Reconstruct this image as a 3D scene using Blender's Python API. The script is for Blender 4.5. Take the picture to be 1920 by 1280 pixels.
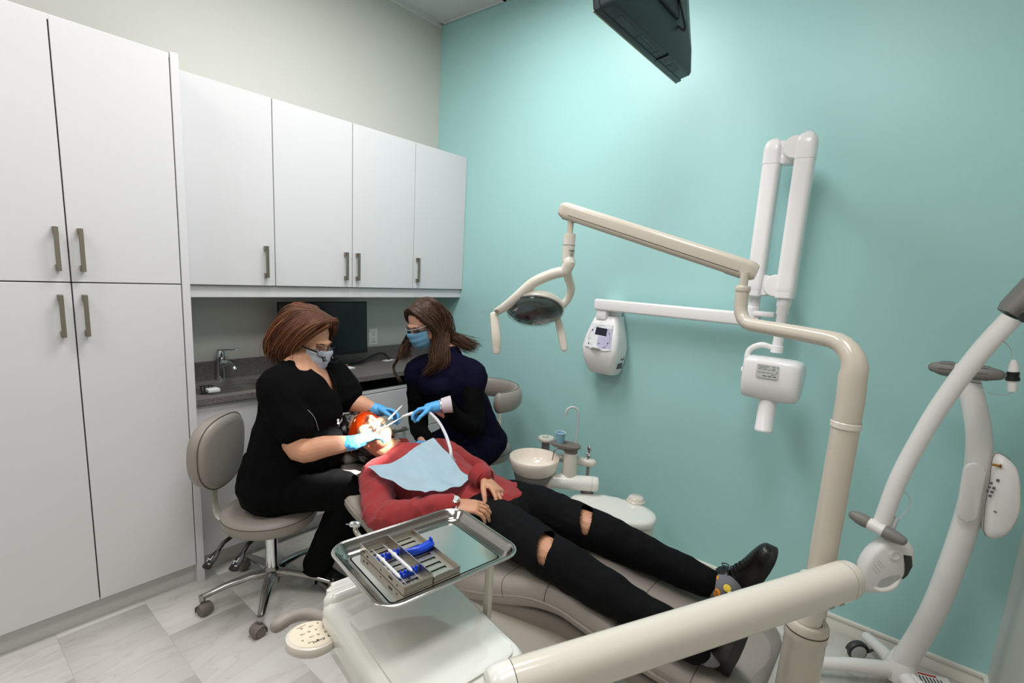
import bpy, bmesh, math, random
from mathutils import Vector as V, Matrix, noise

random.seed(7)
for o in list(bpy.data.objects):
    bpy.data.objects.remove(o)
SC = bpy.context.scene
COL = SC.collection
PI = math.pi

# ------------------------------------------------------------------ camera
cam = bpy.data.cameras.new('camera')
cam.sensor_width = 36
cam.lens = 17.5025
cam.shift_x = -0.00998
cam.shift_y = 0.01641
cam.clip_start = 0.02
camo = bpy.data.objects.new('camera', cam)
COL.objects.link(camo)
yaw, pitch, roll = 0.6653, 0.1691, 0.0612
_f = V((-math.sin(yaw) * math.cos(pitch), math.cos(yaw) * math.cos(pitch), -math.sin(pitch)))
_r = V((math.cos(yaw), math.sin(yaw), 0))
_u = _r.cross(_f)
_R = _r * math.cos(roll) + _u * math.sin(roll)
_U = _u * math.cos(roll) - _r * math.sin(roll)
camo.matrix_world = Matrix(((_R.x, _U.x, -_f.x, 3.0689), (_R.y, _U.y, -_f.y, -2.7088), (_R.z, _U.z, -_f.z, 1.6135), (0, 0, 0, 1)))
SC.camera = camo

# ------------------------------------------------------------------ exposure, world, lights
SC.view_settings.view_transform = 'Standard'
SC.view_settings.look = 'None'
SC.view_settings.gamma = 1
SC.view_settings.use_curve_mapping = False
SC.view_settings.exposure = 0.0
w = bpy.data.worlds.new('world')
SC.world = w
w.use_nodes = True
w.node_tree.nodes['Background'].inputs[0].default_value = (0.8, 0.85, 0.9, 1)
w.node_tree.nodes['Background'].inputs[1].default_value = 0.05
CEIL = 3.376


def area(name, loc, sx, sy, power, col=(1, 0.99, 0.985)):
    l = bpy.data.lights.new(name, 'AREA')
    l.shape = 'RECTANGLE'
    l.size, l.size_y = sx, sy
    l.energy = power
    l.color = col
    o = bpy.data.objects.new(name, l)
    o.location = loc
    COL.objects.link(o)
    return o


LIGHTS = ((1.35, -1.25, 40), (2.55, -2.15, 29), (1.15, -3.4, 22))
for _x, _y, _p in LIGHTS:
    area('ceiling_panel_light', (_x, _y, CEIL - 0.06), 0.56, 1.16, _p)


# ------------------------------------------------------------------ helpers: materials
def lin(c):
    r = []
    for x in c[:3]:
        x = x / 255.0
        r.append(x / 12.92 if x <= 0.04045 else ((x + 0.055) / 1.055) ** 2.4)
    return (r[0], r[1], r[2], 1)


def mat(name, col, rough=0.5, metal=0.0, var=0.03, scale=6.0, bump=0.0, bscale=150.0, coat=0.0, trans=0.0, ior=1.45, spec=0.5,
        emit=None, estr=0.0, sheen=0.0, sss=0.0, stretch=None, alpha=1.0):
    m = bpy.data.materials.new(name)
    m.use_nodes = True
    nt = m.node_tree
    b = nt.nodes['Principled BSDF']
    b.inputs['Roughness'].default_value = rough
    b.inputs['Metallic'].default_value = metal
    b.inputs['Coat Weight'].default_value = coat
    b.inputs['Coat Roughness'].default_value = 0.08
    b.inputs['Transmission Weight'].default_value = trans
    b.inputs['IOR'].default_value = ior
    b.inputs['Specular IOR Level'].default_value = spec
    b.inputs['Alpha'].default_value = alpha
    if sheen:
        b.inputs['Sheen Weight'].default_value = sheen
    if sss:
        b.inputs['Subsurface Weight'].default_value = sss
        b.inputs['Subsurface Radius'].default_value = (0.012, 0.005, 0.003)
    if emit:
        b.inputs['Emission Color'].default_value = lin(emit)
        b.inputs['Emission Strength'].default_value = estr
    c = lin(col)
    tc = nt.nodes.new('ShaderNodeTexCoord')
    mp = nt.nodes.new('ShaderNodeMapping')
    if stretch:
        mp.inputs['Scale'].default_value = stretch
    nt.links.new(tc.outputs['Object'], mp.inputs['Vector'])
    n = nt.nodes.new('ShaderNodeTexNoise')
    n.inputs['Scale'].default_value = scale
    n.inputs['Detail'].default_value = 4
    nt.links.new(mp.outputs['Vector'], n.inputs['Vector'])
    mx = nt.nodes.new('ShaderNodeMix')
    mx.data_type = 'RGBA'
    mx.inputs[6].default_value = tuple(x * (1 - var) for x in c[:3]) + (1,)
    mx.inputs[7].default_value = tuple(min(1, x * (1 + var)) for x in c[:3]) + (1,)
    nt.links.new(n.outputs['Fac'], mx.inputs[0])
    nt.links.new(mx.outputs[2], b.inputs['Base Color'])
    if bump:
        n2 = nt.nodes.new('ShaderNodeTexNoise')
        n2.inputs['Scale'].default_value = bscale
        n2.inputs['Detail'].default_value = 3
        nt.links.new(mp.outputs['Vector'], n2.inputs['Vector'])
        bp = nt.nodes.new('ShaderNodeBump')
        bp.inputs['Strength'].default_value = bump
        bp.inputs['Distance'].default_value = 0.002
        nt.links.new(n2.outputs['Fac'], bp.inputs['Height'])
        nt.links.new(bp.outputs['Normal'], b.inputs['Normal'])
    return m


M = {}
M['teal'] = mat('teal_paint', (166, 211, 209), 0.40, var=0.008, scale=2, bump=0.08, bscale=60)
M['plaster'] = mat('pale_wall_paint', (203, 202, 195), 0.55, var=0.01, scale=3, bump=0.06, bscale=80)
M['ceiling'] = mat('ceiling_paint', (205, 205, 203), 0.9)
M['cabinet'] = mat('white_gloss_laminate', (217, 215, 217), 0.16, var=0.006, coat=0.1, scale=2)
M['kick'] = mat('kick_laminate', (205, 204, 202), 0.4, var=0.02)
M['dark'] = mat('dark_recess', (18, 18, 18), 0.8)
M['nickel'] = mat('brushed_nickel', (150, 142, 130), 0.38, 1.0, var=0.05, scale=40, stretch=(1, 1, 0.05))
M['chrome'] = mat('chrome', (225, 228, 232), 0.08, 1.0, var=0.01)
M['steel'] = mat('stainless_steel', (206, 203, 198), 0.13, 1.0, var=0.03, scale=30, stretch=(1, 8, 1))
M['steel2'] = mat('stainless_dull', (190, 184, 174), 0.3, 1.0, var=0.04, scale=30)
M['alu'] = mat('polished_aluminium', (170, 168, 166), 0.2, 1.0, var=0.05)
M['ivory'] = mat('ivory_enamel', (214, 207, 195), 0.2, var=0.012, coat=0.25)
M['ivory2'] = mat('taupe_enamel', (197, 188, 174), 0.22, var=0.012, coat=0.2)
M['shellwhite'] = mat('white_enamel', (228, 226, 219), 0.14, var=0.01, coat=0.3)
M['plateglass'] = mat('glossy_plate', (222, 222, 215), 0.04, var=0.006, coat=0.6)
M['xwhite'] = mat('white_plastic', (236, 233, 233), 0.22, var=0.01, coat=0.15)
M['stand'] = mat('white_powder_coat', (235, 231, 228), 0.32, var=0.01)
M['greyplastic'] = mat('grey_plastic', (128, 124, 120), 0.45, var=0.04, bump=0.1, bscale=300)
M['darkplastic'] = mat('charcoal_plastic', (58, 57, 56), 0.45, var=0.05)
M['black'] = mat('black_plastic', (16, 16, 17), 0.35, var=0.05)
M['screen'] = mat('dark_screen', (10, 16, 18), 0.22, var=0.02)
M['tvblack'] = mat('tv_black_plastic', (38, 50, 52), 0.35, var=0.05, bump=0.15, bscale=500)
M['taupe'] = mat('taupe_vinyl', (147, 139, 131), 0.42, var=0.03, bump=0.12, bscale=350, sheen=0.1)
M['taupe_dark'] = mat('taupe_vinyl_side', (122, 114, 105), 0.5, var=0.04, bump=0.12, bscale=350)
M['seam'] = mat('seam_thread', (84, 78, 72), 0.6)
M['porcelain'] = mat('porcelain', (240, 228, 216), 0.08, var=0.006, coat=0.4)
M['rubber'] = mat('grey_rubber', (112, 104, 98), 0.6, var=0.04)
M['blue_si'] = mat('blue_silicone', (8, 62, 190), 0.35, var=0.05)
M['bib'] = mat('bib_paper', (204, 231, 243), 0.75, var=0.03, scale=30, bump=0.25, bscale=400)
M['glove'] = mat('blue_nitrile', (84, 168, 226), 0.42, var=0.05, scale=25, bump=0.25, bscale=90)
M['mask_w'] = mat('white_mask_cloth', (230, 235, 244), 0.8, var=0.02, bump=0.1)
M['mask_b'] = mat('blue_mask_cloth', (150, 210, 238), 0.8, var=0.03, bump=0.1)
M['scrub'] = mat('black_scrub_cloth', (8, 8, 9), 0.9, var=0.1, scale=20, bump=0.2, bscale=300, spec=0.1)
M['navy'] = mat('navy_scrub_cloth', (13, 12, 34), 0.9, var=0.08, scale=20, bump=0.2, bscale=300, spec=0.1)
M['knit'] = mat('black_knit', (5, 5, 6), 0.9, var=0.1, scale=40, bump=0.3, bscale=500, spec=0.1)
M['denim'] = mat('black_denim', (10, 10, 12), 0.85, var=0.22, scale=45, bump=0.25, bscale=600, spec=0.15)
M['boot'] = mat('black_suede', (12, 12, 13), 0.75, var=0.1)
M['leather'] = mat('black_leather', (14, 13, 13), 0.3, var=0.1, bump=0.2, bscale=120)
M['sole'] = mat('black_rubber_sole', (24, 24, 24), 0.6, var=0.1)
M['skin'] = mat('skin_light', (205, 150, 120), 0.5, var=0.07, scale=35, sss=0.08, bump=0.06, bscale=250)
M['skin2'] = mat('skin_fair', (206, 154, 132), 0.5, var=0.07, scale=35, sss=0.08, bump=0.06, bscale=250)
M['skin3'] = mat('skin_tan', (190, 138, 108), 0.5, var=0.07, scale=35, sss=0.08, bump=0.06, bscale=250)
M['lip'] = mat('lip', (170, 92, 88), 0.4)
M['hair1h'] = mat('auburn_hair_light', (132, 82, 48), 0.5, var=0.3, scale=60, spec=0.35)
M['hair2h'] = mat('brown_hair_light', (90, 62, 44), 0.5, var=0.3, scale=60, spec=0.35)
M['hair1'] = mat('auburn_hair', (76, 42, 25), 0.5, var=0.45, scale=60, stretch=(1, 1, 0.3), spec=0.25)
M['hair2'] = mat('brown_hair', (62, 42, 31), 0.5, var=0.45, scale=60, stretch=(1, 1, 0.3), spec=0.25)
M['hair3'] = mat('black_hair', (24, 20, 18), 0.4, var=0.3, scale=60)
M['white'] = mat('white_matte', (235, 235, 232), 0.6, var=0.01)
M['ink'] = mat('black_ink', (22, 22, 24), 0.6)
M['inkgrey'] = mat('grey_ink', (92, 92, 96), 0.6)
M['label'] = mat('label_grey', (186, 187, 184), 0.45, var=0.03)
M['lilac'] = mat('lilac_print', (188, 184, 212), 0.3)
M['panelwhite'] = mat('panel_print', (226, 228, 232), 0.3)
M['navyglass'] = mat('lcd_glass', (8, 10, 34), 0.1)
M['cupblue'] = mat('cup_paper', (140, 188, 212), 0.6, var=0.14, scale=60)
M['orange_p'] = mat('orange_print', (232, 150, 44), 0.6)
M['yellow_p'] = mat('yellow_print', (226, 188, 60), 0.6)
M['sock'] = mat('grey_sock', (120, 118, 122), 0.9, var=0.15, scale=90, bump=0.4, bscale=400)
M['yellowtube'] = mat('amber_tube', (200, 160, 60), 0.3)
M['goggle'] = mat('orange_lens', (255, 122, 40), 0.06, var=0.01, trans=0.8, ior=1.2)
M['film'] = mat('clear_film', (236, 242, 242), 0.12, var=0.01, trans=1.0, ior=1.1, alpha=0.3, spec=0.4)
M['lens'] = mat('clear_lens', (240, 245, 248), 0.03, var=0.0, trans=1.0, ior=1.04)
M['smoke'] = mat('lamp_dome', (66, 78, 76), 0.07, var=0.15, scale=10, coat=0.4)
M['cleargrey'] = mat('clear_guard', (110, 140, 148), 0.06, trans=0.6, ior=1.1)
M['eyewhite'] = mat('eye_white', (225, 222, 218), 0.2)
M['tube'] = mat('white_tubing', (206, 206, 208), 0.35, var=0.02)


def quartz():
    m = mat('speckled_quartz', (112, 106, 104), 0.28, var=0.05, scale=3)
    nt = m.node_tree
    b = nt.nodes['Principled BSDF']
    tc = nt.nodes.new('ShaderNodeTexCoord')
    vo = nt.nodes.new('ShaderNodeTexNoise')
    vo.inputs['Scale'].default_value = 380
    vo.inputs['Detail'].default_value = 2
    nt.links.new(tc.outputs['Object'], vo.inputs['Vector'])
    cr = nt.nodes.new('ShaderNodeValToRGB')
    cr.color_ramp.elements[0].position = 0.36
    cr.color_ramp.elements[0].color = lin((70, 65, 64))
    cr.color_ramp.elements[1].position = 0.62
    cr.color_ramp.elements[1].color = lin((134, 127, 124))
    nt.links.new(vo.outputs['Fac'], cr.inputs[0])
    nt.links.new(cr.outputs[0], b.inputs['Base Color'])
    return m


M['quartz'] = quartz()


def marble():
    m = mat('marble_vinyl', (200, 196, 190), 0.36, var=0.03, scale=3)
    nt = m.node_tree
    b = nt.nodes['Principled BSDF']
    tc = nt.nodes.new('ShaderNodeTexCoord')
    oi = nt.nodes.new('ShaderNodeObjectInfo')
    mp = nt.nodes.new('ShaderNodeMapping')
    mp.inputs['Scale'].default_value = (5.5, 1.1, 1)
    ad = nt.nodes.new('ShaderNodeVectorMath')
    sc = nt.nodes.new('ShaderNodeVectorMath')
    sc.operation = 'SCALE'
    sc.inputs['Scale'].default_value = 31
    cx = nt.nodes.new('ShaderNodeCombineXYZ')
    for i in range(3):
        nt.links.new(oi.outputs['Random'], cx.inputs[i])
    nt.links.new(cx.outputs[0], sc.inputs[0])
    nt.links.new(tc.outputs['Object'], mp.inputs['Vector'])
    nt.links.new(mp.outputs['Vector'], ad.inputs[0])
    nt.links.new(sc.outputs[0], ad.inputs[1])
    n = nt.nodes.new('ShaderNodeTexNoise')
    n.inputs['Scale'].default_value = 2.2
    n.inputs['Detail'].default_value = 7
    n.inputs['Distortion'].default_value = 0.9
    nt.links.new(ad.outputs[0], n.inputs['Vector'])
    cr = nt.nodes.new('ShaderNodeValToRGB')
    e = cr.color_ramp.elements
    e[0].position = 0.30
    e[0].color = lin((206, 202, 196))
    e[1].position = 0.75
    e[1].color = lin((212, 209, 203))
    x = e.new(0.47)
    x.color = lin((206, 202, 196))
    x = e.new(0.50)
    x.color = lin((197, 192, 186))
    x = e.new(0.535)
    x.color = lin((208, 204, 198))
    nt.links.new(n.outputs['Fac'], cr.inputs[0])
    nt.links.new(cr.outputs[0], b.inputs['Base Color'])
    return m


M['marble'] = marble()


def ceil_tile():
    m = mat('acoustic_tile', (200, 200, 198), 0.95, var=0.1, scale=140, bump=0.6, bscale=160)
    return m


M['ctile'] = ceil_tile()


def corduroy():
    m = mat('red_corduroy', (150, 48, 50), 0.85, var=0.12, scale=14, sheen=0.12, spec=0.25)
    nt = m.node_tree
    b = nt.nodes['Principled BSDF']
    tc = nt.nodes.new('ShaderNodeTexCoord')
    mp = nt.nodes.new('ShaderNodeMapping')
    mp.inputs['Rotation'].default_value = (0.35, 0.25, 0.2)
    wv = nt.nodes.new('ShaderNodeTexWave')
    wv.bands_direction = 'Y'
    wv.inputs['Scale'].default_value = 150
    wv.inputs['Distortion'].default_value = 0.5
    wv.inputs['Detail Scale'].default_value = 0.4
    nt.links.new(tc.outputs['Object'], mp.inputs['Vector'])
    nt.links.new(mp.outputs['Vector'], wv.inputs['Vector'])
    bp = nt.nodes.new('ShaderNodeBump')
    bp.inputs['Strength'].default_value = 0.5
    bp.inputs['Distance'].default_value = 0.0012
    nt.links.new(wv.outputs['Fac'], bp.inputs['Height'])
    nt.links.new(bp.outputs['Normal'], b.inputs['Normal'])
    return m


M['cord'] = corduroy()


# ------------------------------------------------------------------ helpers: geometry
def nb():
    return bmesh.new()


def merge(dst, src):
    me = bpy.data.meshes.new('tmp')
    src.to_mesh(me)
    src.free()
    dst.from_mesh(me)
    bpy.data.meshes.remove(me)


def rotm(ax, ang):
    return Matrix.Rotation(ang, 4, ax)


def basis(x, y, z, o=(0, 0, 0)):
    x, y, z, o = V(x), V(y), V(z), V(o)
    return Matrix(((x.x, y.x, z.x, o.x), (x.y, y.y, z.y, o.y), (x.z, y.z, z.z, o.z), (0, 0, 0, 1)))


def zto(d, o=(0, 0, 0), hint=(0, 0, 1)):
    """matrix whose local z points along d, local x as close to hint as can be"""
    z = V(d).normalized()
    h = V(hint)
    if abs(h.normalized().dot(z)) > 0.98:
        h = V((1, 0, 0)) if abs(z.x) < 0.9 else V((0, 1, 0))
    x = (h - z * h.dot(z)).normalized()
    y = z.cross(x)
    return basis(x, y, z, o)


def box(bm, c, s, bev=0.0, seg=2, mtx=None):
    t = nb()
    bmesh.ops.create_cube(t, size=1)
    bmesh.ops.scale(t, vec=V(s), verts=t.verts)
    if bev:
        bmesh.ops.bevel(t, geom=t.edges[:], offset=bev, segments=seg, profile=0.5, affect='EDGES')
    mm = Matrix.Translation(V(c))
    if mtx is not None:
        mm = mm @ mtx
    bmesh.ops.transform(t, matrix=mm, verts=t.verts)
    merge(bm, t)


def box2(bm, lo, hi, bev=0.0, seg=2):
    lo, hi = V(lo), V(hi)
    box(bm, (lo + hi) / 2, hi - lo, bev, seg)


def rings(bm, secs, cap=True, closed=False):
    vs = [[bm.verts.new(p) for p in s] for s in secs]
    n = len(vs[0])
    m = len(vs)
    for i in range(m if closed else m - 1):
        a, b = vs[i], vs[(i + 1) % m]
        for j in range(n):
            k = (j + 1) % n
            try:
                bm.faces.new((a[j], a[k], b[k], b[j]))
            except ValueError:
                pass
    if cap and not closed:
        try:
            bm.faces.new(vs[0][::-1])
            bm.faces.new(vs[-1])
        except ValueError:
            pass
    return vs


def cr(pts, k=6, closed=False):
    """Catmull-Rom through tuples of any length"""
    P = [tuple(p) for p in pts]
    n = len(P)
    if n < 3:
        return P
    out = []
    rng = range(n if closed else n - 1)
    for i in rng:
        if closed:
            p0, p1, p2, p3 = P[i - 1], P[i], P[(i + 1) % n], P[(i + 2) % n]
        else:
            p1, p2 = P[i], P[i + 1]
            p0 = P[i - 1] if i > 0 else tuple(2 * a - b for a, b in zip(p1, p2))
            p3 = P[i + 2] if i + 2 < n else tuple(2 * a - b for a, b in zip(p2, p1))
        for s in range(k):
            t = s / k
            t2, t3 = t * t, t * t * t
            out.append(tuple(0.5 * (2 * b + (c - a) * t + (2 * a - 5 * b + 4 * c - d) * t2 + (3 * b - a - 3 * c + d) * t3)
                             for a, b, c, d in zip(p0, p1, p2, p3)))
    if not closed:
        out.append(P[-1])
    return out


def tube(bm, pts, r, n=12, hint=None, caps='flat', closed=False, out2=None):
    """sweep a circle / ellipse (r = (a,b)) or an outline along pts; a lies along hint"""
    pts = [V(p[:3]) for p in pts]
    m = len(pts)
    if not isinstance(r, list):
        r = [r] * m
    T = []
    for i in range(m):
        if closed:
            d = pts[(i + 1) % m] - pts[i - 1]
        else:
            d = pts[min(i + 1, m - 1)] - pts[max(i - 1, 0)]
        T.append(d.normalized() if d.length > 1e-9 else (T[-1] if T else V((0, 0, 1))))
    X = []
    if hint is None:
        h = V((0, 0, 1)) if abs(T[0].z) < 0.9 else V((1, 0, 0))
        x = (h - T[0] * h.dot(T[0])).normalized()
        for i in range(m):
            x = (x - T[i] * x.dot(T[i]))
            x = x.normalized()
            X.append(x.copy())
    else:
        for i in range(m):
            h = V(hint[i]) if isinstance(hint, list) else V(hint)
            x = h - T[i] * h.dot(T[i])
            if x.length < 1e-4:
                x = X[-1] if X else V((1, 0, 0))
            X.append(x.normalized())
    secs = []

    def ring(c, x, t, rr, f=1.0):
        y = t.cross(x)
        if out2:
            return [c + x * (p[0] * rr * f) + y * (p[1] * rr * f) for p in out2]
        a, b = (rr if isinstance(rr, tuple) else (rr, rr))
        return [c + x * (math.cos(2 * PI * j / n) * a * f) + y * (math.sin(2 * PI * j / n) * b * f) for j in range(n)]

    if caps == 'round' and not closed:
        q = r[0] if not isinstance(r[0], tuple) else min(r[0])
        for d, f in ((0.97, 0.26), (0.8, 0.6), (0.45, 0.89)):
            secs.append(ring(pts[0] - T[0] * q * d, X[0], T[0], r[0], f))
    for i in range(m):
        secs.append(ring(pts[i], X[i], T[i], r[i]))
    if caps == 'round' and not closed:
        q = r[-1] if not isinstance(r[-1], tuple) else min(r[-1])
        for d, f in ((0.45, 0.89), (0.8, 0.6), (0.97, 0.26)):
            secs.append(ring(pts[-1] + T[-1] * q * d, X[-1], T[-1], r[-1], f))
    rings(bm, secs, cap=caps is not None, closed=closed)


def lathe(bm, prof, mtx=None, n=28, a0=0.0, a1=2 * PI):
    """prof = [(radius, z)] from bottom to top"""
    mtx = mtx or Matrix.Identity(4)
    vs = []
    for r, z in prof:
        if r < 1e-6:
            vs.append([bm.verts.new(mtx @ V((0, 0, z)))])
        else:
            vs.append([bm.verts.new(mtx @ V((r * math.cos(2 * PI * j / n), r * math.sin(2 * PI * j / n), z))) for j in range(n)])
    for a, b in zip(vs[:-1], vs[1:]):
        for j in range(n):
            k = (j + 1) % n
            if len(a) == 1 and len(b) == 1:
                continue
            if len(a) == 1:
                bm.faces.new((a[0], b[k], b[j]))
            elif len(b) == 1:
                bm.faces.new((a[j], a[k], b[0]))
            else:
                bm.faces.new((a[j], a[k], b[k], b[j]))


def ell(bm, c, r, axes=None, n=16):
    """ellipsoid; r = three radii along axes (default world)"""
    c = V(c)
    ax = axes or (V((1, 0, 0)), V((0, 1, 0)), V((0, 0, 1)))
    mm = basis(ax[0] * r[0], ax[1] * r[1], ax[2] * r[2], c)
    t = nb()
    bmesh.ops.create_uvsphere(t, u_segments=n, v_segments=max(8, n * 2 // 3), radius=1)
    bmesh.ops.transform(t, matrix=mm, verts=t.verts)
    merge(bm, t)


def rrect(w, h, r, k=5):
    """rounded rectangle outline, centred"""
    r = min(r, w / 2 - 1e-5, h / 2 - 1e-5)
    o = []
    for cx, cy, a in ((w / 2 - r, h / 2 - r, 0), (-w / 2 + r, h / 2 - r, 90), (-w / 2 + r, -h / 2 + r, 180), (w / 2 - r, -h / 2 + r, 270)):
        for i in range(k + 1):
            t = math.radians(a + 90 * i / k)
            o.append((cx + r * math.cos(t), cy + r * math.sin(t)))
    return o


def prism(bm, outline, h, mtx=None, bev=0.0, seg=2):
    """2-D outline (local xy) extruded from z = 0 to z = h"""
    t = nb()
    lo = [t.verts.new((p[0], p[1], 0)) for p in outline]
    hi = [t.verts.new((p[0], p[1], h)) for p in outline]
    n = len(lo)
    t.faces.new(lo[::-1])
    t.faces.new(hi)
    sd = []
    for i in range(n):
        k = (i + 1) % n
        t.faces.new((lo[i], lo[k], hi[k], hi[i]))
    if bev:
        t.edges.ensure_lookup_table()
        es = [e for e in t.edges if abs(e.verts[0].co.z - e.verts[1].co.z) < 1e-7]
        bmesh.ops.bevel(t, geom=es, offset=bev, segments=seg, profile=0.5, affect='EDGES')
    if mtx is not None:
        bmesh.ops.transform(t, matrix=mtx, verts=t.verts)
    merge(bm, t)


# ------------------------------------------------------------------ helpers: objects
def base_loc(o):
    while o is not None and o.parent is not None:
        o = o.parent
    return V(o.location) if o is not None else V((0, 0, 0))


def finish(me, m, smooth=35):
    bm = nb()
    bm.from_mesh(me)
    bmesh.ops.recalc_face_normals(bm, faces=bm.faces[:])
    bm.to_mesh(me)
    bm.free()
    for p in me.polygons:
        p.use_smooth = True
    me.set_sharp_from_angle(angle=math.radians(smooth))
    if m is not None:
        me.materials.append(m)


def ob(name, bm, m, parent=None, smooth=35, local=False):
    me = bpy.data.meshes.new(name)
    bm.to_mesh(me)
    bm.free()
    finish(me, m, smooth)
    o = bpy.data.objects.new(name, me)
    COL.objects.link(o)
    if parent is not None:
        o.parent = parent
        if not local:
            me.transform(Matrix.Translation(-base_loc(parent)))
    return o


def thing(name, label, cat, loc=(0, 0, 0), rz=0.0, group=None):
    o = bpy.data.objects.new(name, None)
    o.empty_display_size = 0.05
    COL.objects.link(o)
    o.location = loc
    o.rotation_euler = (0, 0, rz)
    o['label'] = label
    o['category'] = cat
    if group:
        o['group'] = group
    return o


def solo(name, bm, m, label, cat, group=None, smooth=35):
    """a thing that is one mesh; origin moved to its base"""
    bm.verts.ensure_lookup_table()
    xs = [v.co for v in bm.verts]
    c = V((sum(p.x for p in xs) / len(xs), sum(p.y for p in xs) / len(xs), min(p.z for p in xs)))
    bmesh.ops.translate(bm, vec=-c, verts=bm.verts)
    o = ob(name, bm, m, None, smooth)
    o.location = c
    o['label'] = label
    o['category'] = cat
    if group:
        o['group'] = group
    return o


def struct(name, bm, m, parent=None, smooth=30):
    o = ob(name, bm, m, parent, smooth)
    if parent is None:
        o['kind'] = 'structure'
    return o


def dup(r, parent=None, loc=None, label=None):
    c = r.copy()
    COL.objects.link(c)
    if parent is not None:
        c.parent = parent
    if loc is not None:
        c.location = loc
    if label:
        c['label'] = label
    for ch in list(r.children):
        dup(ch, c)
    return c


def text_bm(s, size, mtx, depth=0.0004, sx=1.0, shear=0.0):
    cu = bpy.data.curves.new('t', 'FONT')
    cu.body = s
    cu.size = size
    cu.shear = shear
    cu.align_x = 'CENTER'
    cu.align_y = 'CENTER'
    cu.extrude = depth
    cu.resolution_u = 3
    o = bpy.data.objects.new('t', cu)
    COL.objects.link(o)
    dg = bpy.context.evaluated_depsgraph_get()
    me = bpy.data.meshes.new_from_object(o.evaluated_get(dg))
    bpy.data.objects.remove(o)
    bpy.data.curves.remove(cu)
    bm = nb()
    bm.from_mesh(me)
    bpy.data.meshes.remove(me)
    bmesh.ops.transform(bm, matrix=mtx @ Matrix.Diagonal((sx, 1, 1, 1)), verts=bm.verts)
    return bm


def remesh(name, bm, m, parent, voxel=0.006, smooth=4, dents=(), wr=0.0, wf=9.0, ws=(1, 1, 1)):
    """fuse overlapping closed shells into one continuous skin"""
    me = bpy.data.meshes.new(name)
    bmesh.ops.recalc_face_normals(bm, faces=bm.faces[:])
    bm.to_mesh(me)
    bm.free()
    o = bpy.data.objects.new(name, me)
    COL.objects.link(o)
    md = o.modifiers.new('r', 'REMESH')
    md.mode = 'VOXEL'
    md.voxel_size = voxel
    md.use_smooth_shade = True
    if smooth:
        sm = o.modifiers.new('s', 'SMOOTH')
        sm.factor = 0.5
        sm.iterations = smooth
    dg = bpy.context.evaluated_depsgraph_get()
    me2 = bpy.data.meshes.new_from_object(o.evaluated_get(dg))
    o.modifiers.clear()
    o.data = me2
    bpy.data.meshes.remove(me)
    me2.name = name
    vs = me2.vertices
    if dents or wr:
        nrm = [v.normal.copy() for v in vs]
        for v, nn in zip(vs, nrm):
            for c, rad, d in dents:
                q = (v.co - c).length / rad
                if q < 2:
                    v.co = v.co + d * math.exp(-q * q * 2)
            if wr:
                p = V((v.co.x * ws[0], v.co.y * ws[1], v.co.z * ws[2])) * wf
                h = noise.noise(p) + 0.5 * noise.noise(p * 2.3)
                h2 = 1 - abs(noise.noise(p * 1.3 + V((3, 1, 2)))) * 2
                v.co = v.co + nn * (wr * (0.6 * h + 0.5 * h2 - 0.3))
    for p in me2.polygons:
        p.use_smooth = True
    me2.materials.clear()
    if m is not None:
        me2.materials.append(m)
    o.parent = parent
    if parent is not None:
        me2.transform(Matrix.Translation(-base_loc(parent)))
    return o


# ------------------------------------------------------------------ the room
RX, BY, LX = 3.52, -4.4, 0.0
b = nb(); box2(b, (LX - 0.1, BY - 0.1, -0.12), (RX + 0.1, 0.1, -0.0012)); floor = struct('floor', b, mat('grout', (186, 182, 176), 0.8))
tw_, tl_ = 0.305, 0.61
tb = nb()
box2(tb, (0.0004, 0.0004, -0.004), (tl_ - 0.0004, tw_ - 0.0004, 0.0), 0.0005, 1)
tile_me = bpy.data.meshes.new('tile')
tb.to_mesh(tile_me); tb.free(); finish(tile_me, M['marble'], 60)
k = -15
for iy in range(-9, 6):
    y0 = -1.81 + tw_ * iy
    x0 = 0.78 - tl_ * 2 + (0.0 if iy % 2 else tl_ / 2)
    for ix in range(6):
        x = x0 + ix * tl_
        if x > RX or x + tl_ < 0.2 or y0 > 0 or y0 < BY - 0.1:
            continue
        t = bpy.data.objects.new('tile', tile_me)
        COL.objects.link(t); t.parent = floor; t.location = (x, y0, 0)

b = nb(); box2(b, (LX - 0.1, BY - 0.1, CEIL + 0.012), (RX + 0.1, 0.1, CEIL + 0.1)); ceiling = struct('ceiling', b, M['ceiling'])
ct = nb(); box2(ct, (0.012, 0.012, CEIL - 0.004), (0.598, 1.208, CEIL + 0.012), 0.003, 1)
ct_me = bpy.data.meshes.new('ceiling_tile'); ct.to_mesh(ct_me); ct.free(); finish(ct_me, M['ctile'])
for ix in range(6):
    for iy in range(4):
        t = bpy.data.objects.new('ceiling_tile', ct_me); COL.objects.link(t); t.parent = ceiling
        t.location = (0.02 + ix * 0.61, -0.02 - (iy + 1) * 1.22, 0)
b = nb()
for ix in range(7):
    box2(b, (0.008 + ix * 0.61, BY, CEIL - 0.007), (0.032 + ix * 0.61, 0, CEIL + 0.004))
for iy in range(5):
    box2(b, (0, -0.032 - iy * 1.22, CEIL - 0.007), (RX, -0.008 - iy * 1.22, CEIL + 0.004))
ob('ceiling_grid', b, mat('grid_white', (214, 214, 212), 0.5), ceiling)
b = nb(); box2(b, (LX - 0.1, BY - 0.1, -0.004), (LX, 0.1, CEIL + 0.012)); struct('wall_left', b, M['plaster'])
b = nb(); box2(b, (LX, 0, -0.004), (RX, 0.1, CEIL + 0.012)); struct('wall_back', b, M['teal'])
b = nb(); box2(b, (RX, BY, -0.004), (RX + 0.1, 0.1, CEIL + 0.012)); struct('wall_right', b, M['plaster'])
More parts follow.
